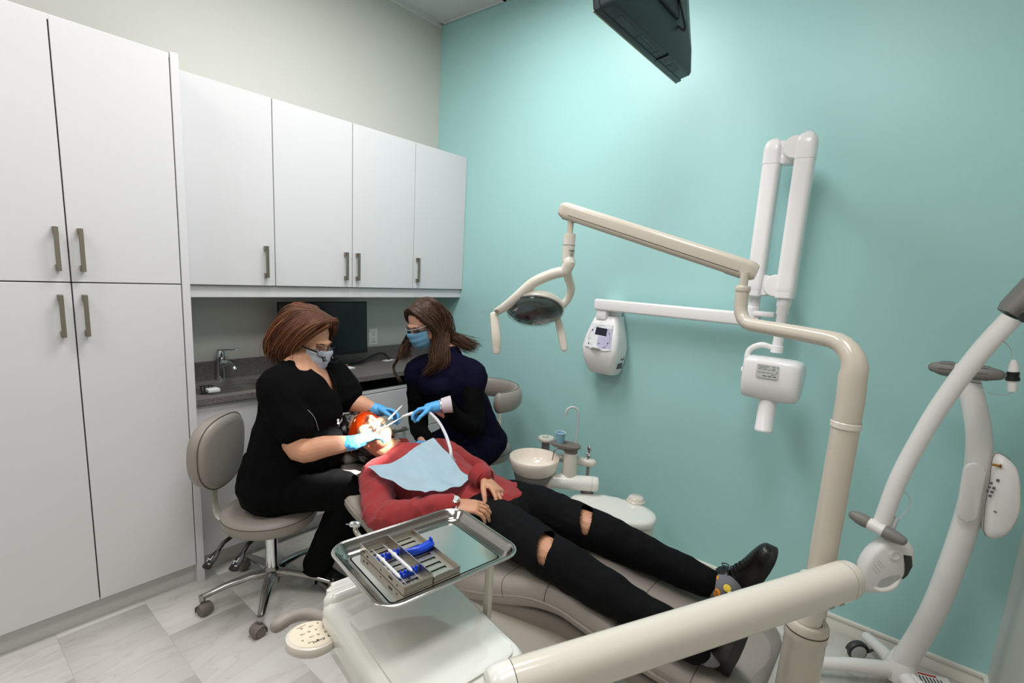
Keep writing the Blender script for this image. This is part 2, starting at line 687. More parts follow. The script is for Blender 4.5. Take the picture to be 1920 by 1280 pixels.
b = nb(); box2(b, (LX, BY - 0.1, -0.004), (RX, BY, CEIL + 0.012)); struct('wall_front', b, M['plaster'])
# wall angle under the ceiling on the left wall
b = nb(); box2(b, (0, BY, CEIL - 0.028), (0.022, 0, CEIL - 0.007), 0.002, 1); struct('trim_1', b, mat('angle_white', (206, 206, 202), 0.5))


def baseboard(name, p0, p1, nrm, h=0.075):
    prof = [(0, 0), (0.012, 0), (0.012, h * 0.55), (0.008, h * 0.66), (0.008, h * 0.74), (0.014, h * 0.8), (0.014, h * 0.96), (0.010, h), (0, h)]
    bm = nb()
    nrm = V(nrm)
    secs = [[V(p) + nrm * a + V((0, 0, z)) for a, z in prof] for p in (p0, p1)]
    rings(bm, secs)
    return struct(name, bm, mat(name + '_paint', (226, 222, 212), 0.35))


baseboard('baseboard_back', (0.43, 0, 0), (RX, 0, 0), (0, -1, 0))
baseboard('baseboard_right', (RX, -0.014, 0), (RX, BY, 0), (-1, 0, 0))

# ceiling light fittings round the panel lights (out of frame, they give the room its light)
for i, (x, y, p) in enumerate(LIGHTS):
    t = thing('ceiling_light', ('flat white ceiling light panel nearest the cabinet wall', 'flat white ceiling light panel above the operator side',
                                'flat white ceiling light panel at the entrance end')[i], 'ceiling light', (x, y, CEIL), group='ceiling light panels')
    b = nb()
    for sx in (-1, 1):
        box2(b, (x + sx * 0.295 - 0.012, y - 0.6, CEIL - 0.05), (x + sx * 0.295 + 0.012, y + 0.6, CEIL - 0.008), 0.003, 1)
        box2(b, (x - 0.3, y + sx * 0.595 - 0.012, CEIL - 0.05), (x + 0.3, y + sx * 0.595 + 0.012, CEIL - 0.008), 0.003, 1)
    ob('frame', b, M['white'], t)
    b = nb(); box2(b, (x - 0.284, y - 0.584, CEIL - 0.045), (x + 0.284, y + 0.584, CEIL - 0.03)); ob('diffuser', b, M['white'], t)


# ------------------------------------------------------------------ cabinets
def pull(parent, c, axis='z', L=0.165, off=0.034, m='nickel'):
    """square bar pull standing off a face that looks along +x; c = centre on the face"""
    bm = nb()
    x, y, z = c
    wd = 0.014
    if axis == 'z':
        box2(bm, (x + off - 0.012, y - wd / 2, z - L / 2), (x + off, y + wd / 2, z + L / 2), 0.0012, 1)
        for s in (-1, 1):
            zc = z + s * (L / 2 - 0.012)
            box2(bm, (x, y - wd / 2, zc - 0.012), (x + off - 0.004, y + wd / 2, zc + 0.012), 0.0012, 1)
    else:
        box2(bm, (x + off - 0.012, y - L / 2, z - wd / 2), (x + off, y + L / 2, z + wd / 2), 0.0012, 1)
        for s in (-1, 1):
            yc = y + s * (L / 2 - 0.012)
            box2(bm, (x, yc - 0.012, z - wd / 2), (x + off - 0.004, yc + 0.012, z + wd / 2), 0.0012, 1)
    return ob('handle', bm, M[m], parent)


def slab(name, parent, x, y0, y1, z0, z1, th=0.018, g=0.0022):
    bm = nb()
    box2(bm, (x - th, y0 + g, z0 + g), (x, y1 - g, z1 - g), 0.0012, 1)
    return ob(name, bm, M['cabinet'], parent)


DT = 0.474
t = thing('tall_cabinet', 'tall white gloss cabinet with four doors, floor standing at the left wall', 'cabinet', (0, -2.275, 0))
b = nb()
box2(b, (0.003, -2.645, 0.1014), (DT - 0.02, -1.902, 2.425), 0.001, 1)
ob('body', b, M['dark'], t)
b = nb(); box2(b, (0.003, -2.645, 2.407), (DT - 0.001, -1.902, 2.425)); ob('top_panel', b, M['cabinet'], t)
b = nb(); box2(b, (0.003, -1.8995, 0), (DT + 0.003, -1.868, 2.432), 0.001, 1); ob('end_panel', b, M['cabinet'], t)
b = nb(); box2(b, (0.02, -2.645, 0.0), (DT - 0.038, -1.900, 0.1014)); ob('toe_kick', b, M['kick'], t)
for y0, y1, hy in ((-2.645, -2.273, -2.309), (-2.273, -1.901, -2.237)):
    for z0, z1, hz in ((0.1014, 1.472, 1.343), (1.472, 2.425, 1.598)):
        d = slab('door', t, DT, y0, y1, z0, z1)
        pull(d, (DT, hy - (0.003 if hz < 1.4 else 0), hz))

DW = 0.3215
YW = (0.0, -0.4738, -0.9430, -1.4100, -1.866)
units = [((3, 4),), ((2, 3), (1, 2)), ((0, 1),)]
labels = ['white gloss wall cabinet beside the tall cabinet, single door over the sink',
          'white gloss wall cabinet with a pair of doors over the monitor',
          'white gloss wall cabinet in the corner against the turquoise wall']
hy_map = {(3, 4): -1.463, (2, 3): -0.993, (1, 2): -0.914, (0, 1): -0.446}
for unit, lb in zip(units, labels):
    ya, yb = YW[unit[0][1]], YW[unit[-1][0]]
    t = thing('wall_cabinet', lb, 'cabinet', (0, (ya + yb) / 2, 1.4626), group='wall cabinets')
    b = nb(); box2(b, (0.002, ya + 0.001, 1.4626), (DW - 0.02, yb - 0.001, 2.4187)); ob('body', b, M['cabinet'], t)
    b = nb(); box2(b, (DW - 0.021, ya + 0.0005, 1.466), (DW - 0.0185, yb - 0.0005, 2.416)); ob('door_gap', b, M['dark'], t)
    for q in unit:
        d = slab('door', t, DW, YW[q[1]], YW[q[0]], 1.4626, 2.4187)
        pull(d, (DW, hy_map[q], 1.59))
b = nb(); box2(b, (0.285, -1.866, 1.4015), (0.303, -0.001, 1.4600), 0.001, 1)
solo('light_rail', b, M['cabinet'], 'long white light rail board under the wall cabinets', 'trim board')

# base cabinets
DB = 0.424
t = thing('sink_cabinet', 'white base cabinet under the sink, behind the dentist stool', 'cabinet', (0, -1.4, 0))
b = nb(); box2(b, (0.003, -1.866, 0.10), (DB - 0.02, -1.10, 0.70)); box2(b, (0.003, -1.866, 0.70), (0.05, -1.10, 0.89)); ob('body', b, M['dark'], t)
b = nb(); box2(b, (0.02, -1.866, 0), (0.372, -1.10, 0.10)); ob('toe_kick', b, M['kick'], t)
for y0, y1, hy in ((-1.866, -1.483, -1.52), (-1.483, -1.10, -1.445)):
    d = slab('door', t, DB, y0, y1, 0.10, 0.887); pull(d, (DB, hy, 0.79))
t = thing('drawer_cabinet', 'white base drawer cabinet behind the patient head, open niche under the counter', 'cabinet', (0, -0.55, 0))
b = nb()
box2(b, (0.003, -1.097, 0.10), (DB - 0.02, -0.003, 0.80))
for y in (-1.097, -0.021):
    box2(b, (0.003, y, 0.8), (DB - 0.02, y + 0.018, 0.89))
ob('body', b, M['cabinet'], t)
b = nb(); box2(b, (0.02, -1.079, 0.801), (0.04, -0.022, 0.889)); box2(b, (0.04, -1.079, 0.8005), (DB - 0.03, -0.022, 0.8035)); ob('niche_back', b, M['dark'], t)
b = nb(); box2(b, (DB - 0.03, -1.097, 0.80), (DB - 0.004, -0.003, 0.818), 0.001, 1); ob('niche_shelf', b, M['cabinet'], t)
b = nb(); box2(b, (0.02, -1.097, 0), (0.372, -0.003, 0.10)); ob('toe_kick', b, M['kick'], t)
b = nb(); box2(b, (DB - 0.0225, -1.09, 0.11), (DB - 0.0195, -0.01, 0.79)); ob('drawer_gap', b, M['dark'], t)
b = nb(); box2(b, (DB - 0.02, -0.966, 0.10), (DB - 0.003, -0.934, 0.80), 0.001, 1); ob('stile', b, M['cabinet'], t)
for y0, y1, hy in ((-1.097, -0.966, -1.064), (-0.934, -0.003, -0.655)):
    for z0, z1 in ((0.495, 0.797), (0.32, 0.495), (0.10, 0.32)):
        d = slab('drawer', t, DB, y0, y1, z0, z1, g=0.003)
        pull(d, (DB, hy, 0.52 if z1 > 0.7 else 0.41 if z1 > 0.4 else 0.25), 'y', 0.11)

# counter with sink cut-out
CT, CF = 0.922, 0.4424
sc_, sr = (0.245, -1.625), rrect(0.27, 0.40, 0.09, 6)
ring_in = [(sc_[0] + p[0], sc_[1] + p[1]) for p in sr]
t = thing('countertop', 'grey speckled quartz countertop with backsplash along the cabinet wall', 'countertop', (0.22, -0.93, 0.89))
b = nb()
x0, x1, y0, y1 = 0.002, CF, -1.866, -1.3
outer = []
for (x, y) in ring_in:
    dx, dy = x - sc_[0], y - sc_[1]
    s = 1e9
    if dx > 1e-6: s = min(s, (x1 - sc_[0]) / dx)
    if dx < -1e-6: s = min(s, (x0 - sc_[0]) / dx)
    if dy > 1e-6: s = min(s, (y1 - sc_[1]) / dy)
    if dy < -1e-6: s = min(s, (y0 - sc_[1]) / dy)
    outer.append((sc_[0] + dx * s, sc_[1] + dy * s))
for cxy in ((x0, y0), (x1, y0), (x1, y1), (x0, y1)):
    i = min(range(len(outer)), key=lambda q: (outer[q][0] - cxy[0]) ** 2 + (outer[q][1] - cxy[1]) ** 2)
    outer[i] = cxy
secs = [[(x, y, CT - 0.03) for x, y in outer], [(x, y, CT) for x, y in outer], [(x, y, CT) for x, y in ring_in], [(x, y, CT - 0.03) for x, y in ring_in]]
rings(b, secs, cap=False, closed=True)
box2(b, (0.002, -1.3, CT - 0.03), (CF, -0.002, CT))
ob('worktop', b, M['quartz'], t, 20)
b = nb(); box2(b, (0.001, -1.866, CT), (0.018, -0.002, CT + 0.1), 0.001, 1); ob('backsplash', b, M['quartz'], t)
b = nb()
secs = []
for sc2, z in ((1.03, CT - 0.031), (1.0, CT - 0.034), (0.99, CT - 0.13), (0.9, CT - 0.17), (0.3, CT - 0.178), (0.08, CT - 0.18)):
    secs.append([(sc_[0] + p[0] * sc2, sc_[1] + p[1] * sc2, z) for p in sr])
rings(b, secs, cap=False)
lathe(b, [(0, CT - 0.179), (0.035, CT - 0.179), (0.04, CT - 0.176)], Matrix.Translation((sc_[0], sc_[1], 0)), 20)
bmesh.ops.solidify(b, geom=b.faces[:], thickness=0.002)
solo('sink_basin', b, mat('sink_steel', (214, 210, 204), 0.42, 0.85, var=0.03), 'stainless steel basin set under the grey counter', 'sink')

# faucet
fx, fy = 0.048, -1.60
t = thing('faucet', 'chrome single lever faucet behind the sink', 'faucet', (fx, fy, CT))
b = nb()
lathe(b, [(0, CT), (0.027, CT), (0.027, CT + 0.006), (0.0225, CT + 0.01), (0.0215, CT + 0.115), (0.024, CT + 0.12), (0.024, CT + 0.155), (0.02, CT + 0.165), (0, CT + 0.168)], Matrix.Translation((fx, fy, 0)), 24)
ob('body', b, M['chrome'], t)
b = nb(); tube(b, cr([(fx, fy, CT + 0.075, 0.02), (fx + 0.05, fy + 0.012, CT + 0.098, 0.017), (fx + 0.105, fy + 0.025, CT + 0.085, 0.014), (fx + 0.12, fy + 0.028, CT + 0.07, 0.013)], 4), [q for q in [0.02, 0.0192, 0.0185, 0.0178, 0.017, 0.0162, 0.0155, 0.0147, 0.014, 0.0138, 0.0135, 0.0132, 0.013]], 14)
ob('spout', b, M['chrome'], t)
b = nb(); tube(b, [(fx - 0.01, fy, CT + 0.166), (fx + 0.04, fy + 0.03, CT + 0.172), (fx + 0.075, fy + 0.055, CT + 0.176), (fx + 0.085, fy + 0.062, CT + 0.181)], [(0.02, 0.007), (0.012, 0.005), (0.008, 0.004), (0.007, 0.004)], 12, hint=(-0.6, 0.8, 0), caps='round')
ob('lever', b, M['chrome'], t)

# monitor on the counter
t = thing('monitor', 'large black monitor standing on the counter behind the dentist', 'monitor', (0.15, -1.02, CT))
mm = Matrix.Translation((0.155, -1.025, 1.19)) @ rotm('Y', math.radians(-2))
b = nb(); box(b, (0, 0, 0), (0.03, 0.59, 0.345), 0.004, 2); bmesh.ops.transform(b, matrix=mm, verts=b.verts); ob('housing', b, M['black'], t)
b = nb(); box(b, (0.0158, 0, 0.004), (0.0012, 0.57, 0.322)); bmesh.ops.transform(b, matrix=mm, verts=b.verts); ob('screen', b, M['screen'], t)
b = nb(); box2(b, (0.11, -1.055, CT + 0.012), (0.135, -0.995, 1.15), 0.004); ob('neck', b, M['black'], t)
b = nb(); prism(b, rrect(0.17, 0.24, 0.03), 0.012, Matrix.Translation((0.13, -1.025, CT)), 0.002); ob('stand_foot', b, M['black'], t)
# cables, papers, keyboard on counter
b = nb(); pts = cr([(0.060, -0.889, 0.929), (0.070, -0.802, 0.929), (0.060, -0.691, 0.938), (0.040, -0.567, 0.970), (0.050, -0.505, 0.970), (0.060, -0.460, 0.923)], 6); pts = [(p[0], p[1], max(p[2], 0.9315)) for p in pts]; tube(b, pts, 0.008, 8)
solo('cable_bundle', b, M['black'], 'thick black cable lying on the counter below the monitor', 'cable')
b = nb(); q0 = V((0.070, -0.481, 0.927)); q0.z = 0.923; prism(b, rrect(0.05, 0.09, 0.005), 0.0012, Matrix.Translation(q0) @ rotm('Z', 0.2)); solo('paper_slip', b, M['white'], 'small white slip lying at the end of the black cable', 'paper')
b = nb(); q0 = V((0.151, -0.897, 0.923)); prism(b, rrect(0.09, 0.12, 0.004), 0.003, Matrix.Translation(q0) @ rotm('Z', 0.1)); solo('notepad', b, M['white'], 'white notepad on the counter beside the dentist shoulder', 'notepad')
b = nb(); q0 = V((0.100, -0.862, 0.969)); q0.z = 0.9285; tube(b, cr([q0 + V((-0.02, -0.03, 0.0)), q0, q0 + V((0.0, 0.025, 0.003))], 4), [0.006] * 9, 8, caps='round'); solo('orange_plug', b, mat('orange_plug', (205, 130, 90), 0.4), 'small orange plug on the counter in front of monitor', 'plug')
# small black wire rack and white sponge in the sink
b = nb()
q0 = V((0.123, -1.704, 0.900))
for i in range(4):
    tube(b, [q0 + V((0, i * 0.012 - 0.018, -0.03)), q0 + V((0.01, (i * 0.02 - 0.03), 0.012))], 0.0025, 6)
for z in (-0.03, 0.012):
    tube(b, [q0 + V((0, -0.03, z)), q0 + V((0.005, 0.03, z))], 0.0025, 6)
solo('wire_holder', b, M['black'], 'small black wire sponge holder at the rim of the sink', 'holder')
b = nb(); q0 = V((0.171, -1.688, 0.895)); box(b, q0, (0.05, 0.06, 0.02), 0.006); solo('sponge', b, M['white'], 'white sponge beside the black wire holder in the sink', 'sponge')

# wall outlet
oc = V((0.0, -0.566, 1.093))
t = thing('wall_outlet', 'white double socket on the wall right of the monitor', 'outlet', oc)
b = nb(); box(b, oc + V((0.003, 0, 0)), (0.006, 0.072, 0.116), 0.002, 2); ob('cover_plate', b, M['white'], t)
b = nb(); box(b, oc + V((0.0068, 0, 0)), (0.003, 0.034, 0.068), 0.001, 1); ob('socket_face', b, M['white'], t)
b = nb()
for s in (-1, 1):
    for dy in (-0.006, 0.006):
        box(b, oc + V((0.0084, dy, s * 0.018 + 0.003)), (0.0012, 0.002, 0.009))
    box(b, oc + V((0.0084, 0, s * 0.018 - 0.007)), (0.0012, 0.005, 0.005))
for s in (-1, 1):
    box(b, oc + V((0.007, 0, s * 0.0355)), (0.0034, 0.036, 0.001))
ob('slots', b, M['ink'], t)

# ------------------------------------------------------------------ operator stool and assistant stool
def make_stool(label, loc, rz, seat_z=0.47, kind='back'):
    t = thing('rolling_stool', label, 'stool', (loc[0], loc[1], 0), rz)

    def o2(n, bm, m, par=None, smooth=35):
        return ob(n, bm, M[m], par or t, smooth, local=True)
    r = 0.205
    b = nb(); lathe(b, [(0, seat_z - 0.085), (r - 0.03, seat_z - 0.085), (r - 0.008, seat_z - 0.08), (r, seat_z - 0.066), (r + 0.002, seat_z - 0.03)], n=40)
    lathe(b, [(r + 0.002, seat_z - 0.03), (r - 0.003, seat_z - 0.017), (r - 0.03, seat_z - 0.003), (r - 0.08, seat_z + 0.004), (0, seat_z + 0.006)], n=40)
    s = o2('seat', b, 'taupe', smooth=50)
    b = nb(); tube(b, [((r + 0.0015) * math.cos(a * PI / 20), (r + 0.0015) * math.sin(a * PI / 20), seat_z - 0.03) for a in range(40)], 0.0022, 6, closed=True); o2('piping', b, 'seam', s)
    b = nb(); lathe(b, [(0, seat_z - 0.105), (0.12, seat_z - 0.105), (0.16, seat_z - 0.09), (0.165, seat_z - 0.085), (0, seat_z - 0.085)], n=32); o2('seat_plate', b, 'ivory')
    b = nb(); lathe(b, [(0, 0.19), (0.012, 0.19), (0.012, seat_z - 0.1), (0, seat_z - 0.1)], n=16); o2('piston', b, 'chrome')
    b = nb(); lathe(b, [(0, 0.085), (0.027, 0.085), (0.027, seat_z - 0.125), (0.025, seat_z - 0.12), (0, seat_z - 0.12)], n=24); o2('gas_cylinder', b, 'chrome')
    b = nb(); lathe(b, [(0.0275, seat_z - 0.15), (0.0285, seat_z - 0.118), (0.012, seat_z - 0.112)], n=24); o2('cylinder_collar', b, 'black')
    b = nb(); lathe(b, [(0, 0.062), (0.032, 0.062), (0.036, 0.075), (0.036, 0.135), (0.03, 0.145), (0.028, 0.15)], n=24); o2('hub', b, 'alu')
    legs = []
    for k in range(5):
        a = math.radians(k * 72)
        d = V((math.cos(a), math.sin(a), 0))
        b = nb()
        tube(b, [d * 0.02 + V((0, 0, 0.115)), d * 0.09 + V((0, 0, 0.122)), d * 0.19 + V((0, 0, 0.108)), d * 0.285 + V((0, 0, 0.083))],
             [(0.026, 0.024), (0.024, 0.017), (0.019, 0.013), (0.014, 0.011)], 12, hint=d.cross(V((0, 0, 1))), caps='round')
        lathe(b, [(0.0, 0.058), (0.012, 0.058), (0.014, 0.068), (0.014, 0.09), (0, 0.094)], Matrix.Translation(d * 0.288), 14)
        lg = o2('base_leg', b, 'alu')
        sw = math.radians(k * 72 + (50, 200, 20, 120, 310)[k])
        e = V((math.cos(sw), math.sin(sw), 0)) * 0.012
        cx = d * 0.288 + e
        ax = V((-math.sin(sw), math.cos(sw), 0))
        b = nb()
        for sgn in (-1, 1):
            lathe(b, [(0, -0.010), (0.021, -0.010), (0.025, -0.006), (0.025, 0.006), (0.021, 0.010), (0, 0.010)], zto(ax, cx + ax * sgn * 0.013 + V((0, 0, 0.025))), 20)
        # hood over the twin wheels
        hood = []
        for j in range(9):
            q = math.radians(-20 + j * 28)
            hood.append(cx + V((math.cos(sw) * math.cos(q) * 0.0275, math.sin(sw) * math.cos(q) * 0.0275, 0.025 + math.sin(q) * 0.0285)))
        tube(b, hood, [(0.027, 0.003)] * 9, 8, hint=ax)
        lathe(b, [(0, 0.045), (0.007, 0.045), (0.007, 0.062), (0, 0.062)], Matrix.Translation(d * 0.288), 10)
        o2('caster', b, 'rubber', lg)
    if kind == 'back':
        # pear-shaped back cushion on a flat bar, behind the seat (local -x)
        outl = []
        for j in range(36):
            q = 2 * PI * j / 36
            wd = 0.172 + 0.012 * math.sin(q)
            outl.append((math.copysign(abs(math.cos(q)) ** 0.8, math.cos(q)) * wd, math.copysign(abs(math.sin(q)) ** 0.8, math.sin(q)) * 0.17))
        secs = []
        for th, f in ((0.052, 0.80), (0.046, 0.93), (0.030, 1.0), (0.0, 1.0), (-0.022, 0.97), (-0.03, 0.85)):
            secs.append([V((-0.235 + th - 0.55 * p[0] * p[0] * f + 0.0 + 0.18 * p[1] * 0.25, p[0] * f, seat_z + 0.25 + p[1] * f)) for p in outl])
        b = nb(); rings(b, secs[::-1]); s = o2('back_cushion', b, 'taupe', smooth=60)
        b = nb(); tube(b, [p + (p - V((-0.22, 0, seat_z + 0.25))).normalized() * 0.0015 for p in secs[2]], 0.0022, 6, closed=True); o2('piping', b, 'seam', s)
        b = nb(); tube(b, cr([(-0.12, 0.0, seat_z - 0.098), (-0.23, 0.0, seat_z - 0.09), (-0.262, 0.0, seat_z - 0.03), (-0.262, 0, seat_z + 0.12), (-0.262, 0.0, seat_z + 0.2)], 5), (0.024, 0.005), 10, hint=(0, 1, 0)); o2('back_bar', b, 'ivory')
        for sy in (-0.10, 0.0):
            b = nb()
            p0 = V((-0.05, -0.14 + sy * 0.3, seat_z - 0.1))
            d = V((-0.35 - sy * 1.0, -1, 0)).normalized()
            base = V((-0.10 - sy * 1.05, -0.135, seat_z - 0.095))
            tube(b, [base, base + d * 0.05 + V((0, 0, -0.01)), base + d * 0.08 + V((0, 0, -0.035))], 0.009, 8)
            e = base + d * 0.08 + V((0, 0, -0.035))
            e2 = e + d * 0.055 + V((0, 0, -0.045))
            tube(b, [e, e * 0.7 + e2 * 0.3, e2], [(0.012, 0.007), (0.020, 0.009), (0.024, 0.008)], 12, hint=d.cross(V((0, 0, 1))), caps='round')
            lv = o2('lever', b, 'black')
            b = nb()
            fr = zto(d.cross(V((0, 0, 1))).cross((e2 - e)).normalized() * -1, e * 0.35 + e2 * 0.65 + d * 0.006 + V((0, 0, 0.009)), hint=d.cross(V((0, 0, 1))))
            for bx in ((-0.004, 0.012, 0.004, 0.02), (0.005, 0.006, 0.018, 0.004), (0.008, 0.0, 0.004, 0.014), (-0.01, -0.012, 0.012, 0.004)):
                box(b, fr @ V((bx[0], bx[1], 0.0015)), (bx[2], bx[3], 0.001), mtx=fr.to_3x3().to_4x4())
            o2('lever_symbol', b, 'label', lv)
    else:
        # curved padded body support that wraps round the side of the seat
        pts = []
        for j in range(13):
            q = math.radians(-20 + j * 12.5)
            pts.append((0.225 * math.cos(q), 0.225 * math.sin(q), seat_z + 0.325))
        b = nb(); tube(b, pts, [(0.065, 0.034)] * 13, 18, hint=(0, 0, 1), caps='round'); s = o2('body_support', b, 'taupe', smooth=60)
        b = nb(); tube(b, [(p[0] * 1.03, p[1] * 1.03, p[2] + 0.064) for p in pts], 0.002, 6); o2('piping', b, 'seam', s)
        b = nb(); tube(b, [p[:3] for p in cr([(0.01, 0.02, seat_z - 0.095), (-0.04, 0.20, seat_z - 0.09), (-0.05, 0.245, seat_z - 0.03), (-0.05, 0.245, seat_z + 0.15), (-0.045, 0.222, seat_z + 0.31)], 5)], 0.013, 10); o2('support_post', b, 'ivory')
    return t


make_stool('taupe vinyl rolling stool with rounded backrest and black levers under the dentist', (0.81, -1.69), math.radians(38) )
make_stool('taupe vinyl rolling stool with curved side support under the assistant by turquoise wall', (0.965, -0.42), 0.0, 0.51, 'arm')

# ------------------------------------------------------------------ dental patient chair
t = thing('dental_chair', 'taupe vinyl reclined dental chair under the patient', 'dental chair', (1.9, -1.12, 0))


def yc(x):
    return -1.285 + (x - 1.0) * 0.10


CUSH = [None]


def cushion(st, over=0.0, n=7):
    """st = list of (x, ztop, width, thickness)"""
    bm = nb()
    secs = []
    P_ = cr(st, 5)
    m = len(P_)
    for i, (x, z, wd, th) in enumerate(P_):
        f = 1.0
        e = min(i, m - 1 - i)
        if e < 4:
            f = (0.55, 0.82, 0.93, 0.98)[e]
        q = P_[min(i + 1, m - 1)]
        p = P_[max(i - 1, 0)]
        tx, tz = q[0] - p[0], q[1] - p[1]
        L = math.hypot(tx, tz) or 1
        nx, nz = -tz / L, tx / L
        if nz < 0:
            nx, nz = -nx, -nz
        sec = []
        for a, c in rrect(wd, th, th * 0.42, 5):
            c2 = c * f - th / 2
            sag = -0.018 * (1 - (2 * a / wd) ** 2) if c > 0 else 0
            sec.append(V((x + nx * (c2 + sag), yc(x) + a * (0.9 + 0.1 * f), z + nz * (c2 + sag))))
        secs.append(sec)
    rings(bm, secs)
    CUSH[0] = secs
    return bm, P_


back_st = [(0.99, 0.655, 0.30, 0.05), (1.07, 0.63, 0.40, 0.06), (1.2, 0.585, 0.54, 0.07), (1.4, 0.53, 0.58, 0.075), (1.6, 0.495, 0.57, 0.08), (1.78, 0.485, 0.55, 0.08)]
seat_st = [(1.76, 0.475, 0.55, 0.10), (1.86, 0.485, 0.56, 0.11), (2.02, 0.535, 0.57, 0.115), (2.16, 0.585, 0.57, 0.115), (2.28, 0.59, 0.56, 0.11), (2.40, 0.555, 0.55, 0.10), (2.58, 0.51, 0.53, 0.10), (2.74, 0.485, 0.50, 0.10), (2.83, 0.475, 0.44, 0.095), (2.885, 0.465, 0.30, 0.085)]
bm_, P_ = cushion(back_st); back = ob('backrest_cushion', bm_, M['taupe'], t, 60)
bm_, S_ = cushion(seat_st); seat = ob('seat_cushion', bm_, M['taupe'], t, 60)
SEATS = CUSH[0]
# stitched seams across the seat cushion and piping along both sides
for xx in (2.06, 2.24, 2.46, 2.70):
    i = min(range(len(S_)), key=lambda q: abs(S_[q][0] - xx))
    x, z, wd, th = S_[i]
    sec_ = SEATS[i]
    mid_ = sum(sec_, V((0, 0, 0))) / len(sec_)
    b = nb()
    tube(b, [p + (p - mid_).normalized() * 0.0004 for p in sec_[:13]], 0.0013, 5)
    ob('seam', b, M['seam'], seat)
for nm, par, PP, zz in (('piping', seat, S_, 0.058), ('piping', back, P_, 0.036)):
    b = nb()
    for s in (-1, 1):
        tube(b, [(x, yc(x) + s * (wd / 2 + 0.001) * 0.995, z - zz * th / 0.1 * 1.0) for x, z, wd, th in PP[2:-2]], 0.0045, 8, caps='round')
    ob(nm, b, M['taupe'], par)
# padded lower shell and enamel underframe
low_st = [(1.80, 0.44, 0.52, 0.07), (1.95, 0.45, 0.54, 0.075), (2.14, 0.475, 0.55, 0.075), (2.28, 0.485, 0.54, 0.075), (2.40, 0.455, 0.53, 0.07), (2.58, 0.41, 0.51, 0.06), (2.80, 0.38, 0.44, 0.045)]
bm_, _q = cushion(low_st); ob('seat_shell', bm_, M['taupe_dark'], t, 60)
low_b = [(1.06, 0.575, 0.30, 0.03), (1.2, 0.52, 0.46, 0.035), (1.4, 0.46, 0.53, 0.04), (1.62, 0.42, 0.52, 0.045), (1.78, 0.405, 0.5, 0.05)]
bm_, _q = cushion(low_b); ob('back_shell', bm_, M['ivory2'], t, 60)
b = nb()
secs = []
for x, zt, zb, wd in ((1.72, 0.36, 0.30, 0.34), (1.82, 0.385, 0.24, 0.46), (2.0, 0.40, 0.20, 0.50), (2.18, 0.41, 0.20, 0.50), (2.32, 0.40, 0.24, 0.48), (2.46, 0.36, 0.30, 0.40), (2.54, 0.345, 0.315, 0.30)):
    secs.append([V((x, yc(x) + a, (zt + zb) / 2 + c)) for a, c in rrect(wd, zt - zb, 0.05, 4)])
rings(b, secs); ob('seat_pan', b, M['ivory'], t, 60)
b = nb()
secs = []
for z, lx, ly in ((0.0, 0.62, 0.46), (0.05, 0.60, 0.44), (0.09, 0.48, 0.36), (0.2, 0.36, 0.28), (0.26, 0.34, 0.27)):
    secs.append([V((2.02 + p[0], -1.16 + p[1], z)) for p in rrect(lx, ly, 0.13, 6)])
rings(b, secs); ob('base', b, M['ivory'], t, 50)
b = nb()
for s in (-1, 1):
    tube(b, cr([(0.93, yc(0.93) + s * 0.04, 0.655), (1.15, yc(1.15) + s * 0.04, 0.56)], 2), (0.012, 0.004), 8, hint=(0, 1, 0))
ob('headrest_bars', b, M['chrome'], t)
# headrest: double cushion with glossy film
b = nb()
secs = []
for a, tw in ((-0.13, 0.030), (-0.118, 0.05), (-0.07, 0.062), (0, 0.052), (0.07, 0.062), (0.118, 0.05), (0.13, 0.030)):
    secs.append([V((0.925 + p[0] * 0.95 + p[1] * 0.25, yc(0.93) + a, 0.675 + p[1] + (-0.28 * p[0]) + 0.9 * a * a)) for p in rrect(0.18 if abs(a) < 0.12 else 0.15, tw, tw * 0.45, 5)])
rings(b, secs); hr = ob('headrest', b, M['taupe'], t, 60)
b = nb()
secs = []
for a, tw in ((-0.139, 0.036), (-0.128, 0.058), (-0.075, 0.071), (0, 0.061), (0.075, 0.071), (0.128, 0.058), (0.139, 0.036)):
    secs.append([V((0.925 + p[0] * 0.95 + p[1] * 0.25, yc(0.93) + a, 0.675 + p[1] + (-0.28 * p[0]) + 0.9 * a * a + 0.002 * math.sin(37 * a + 9 * p[0]))) for p in rrect(0.19 if abs(a) < 0.12 else 0.16, tw, tw * 0.45, 5)])
rings(b, secs, cap=True); ob('headrest_cover', b, M['film'], hr, 60)
# clear film over the foot end
b = nb()
secs = []
for i in range(9):
    x = 2.60 + 0.0375 * i
    j = min(range(len(S_)), key=lambda q: abs(S_[q][0] - x))
    x1, z, wd, th = S_[j]
    sec = []
    for q in range(15):
        a = -1 + 2 * q / 14
        zz = z + 0.006 - 0.016 * (1 - a * a) - (0.05 if abs(a) > 0.98 else 0.012 if abs(a) > 0.84 else 0) + 0.003 * noise.noise(V((x * 20, a * 8, 1)))
        sec.append(V((x + 0.006, yc(x) + a * (wd / 2 + 0.008), zz)))
    secs.append(sec)
vs = [[b.verts.new(p) for p in s] for s in secs]
for i in range(8):
    for j in range(14):
        b.faces.new((vs[i][j], vs[i][j + 1], vs[i + 1][j + 1], vs[i + 1][j]))
bmesh.ops.solidify(b, geom=b.faces[:], thickness=0.0006)
ob('foot_cover', b, M['film'], seat, 70)

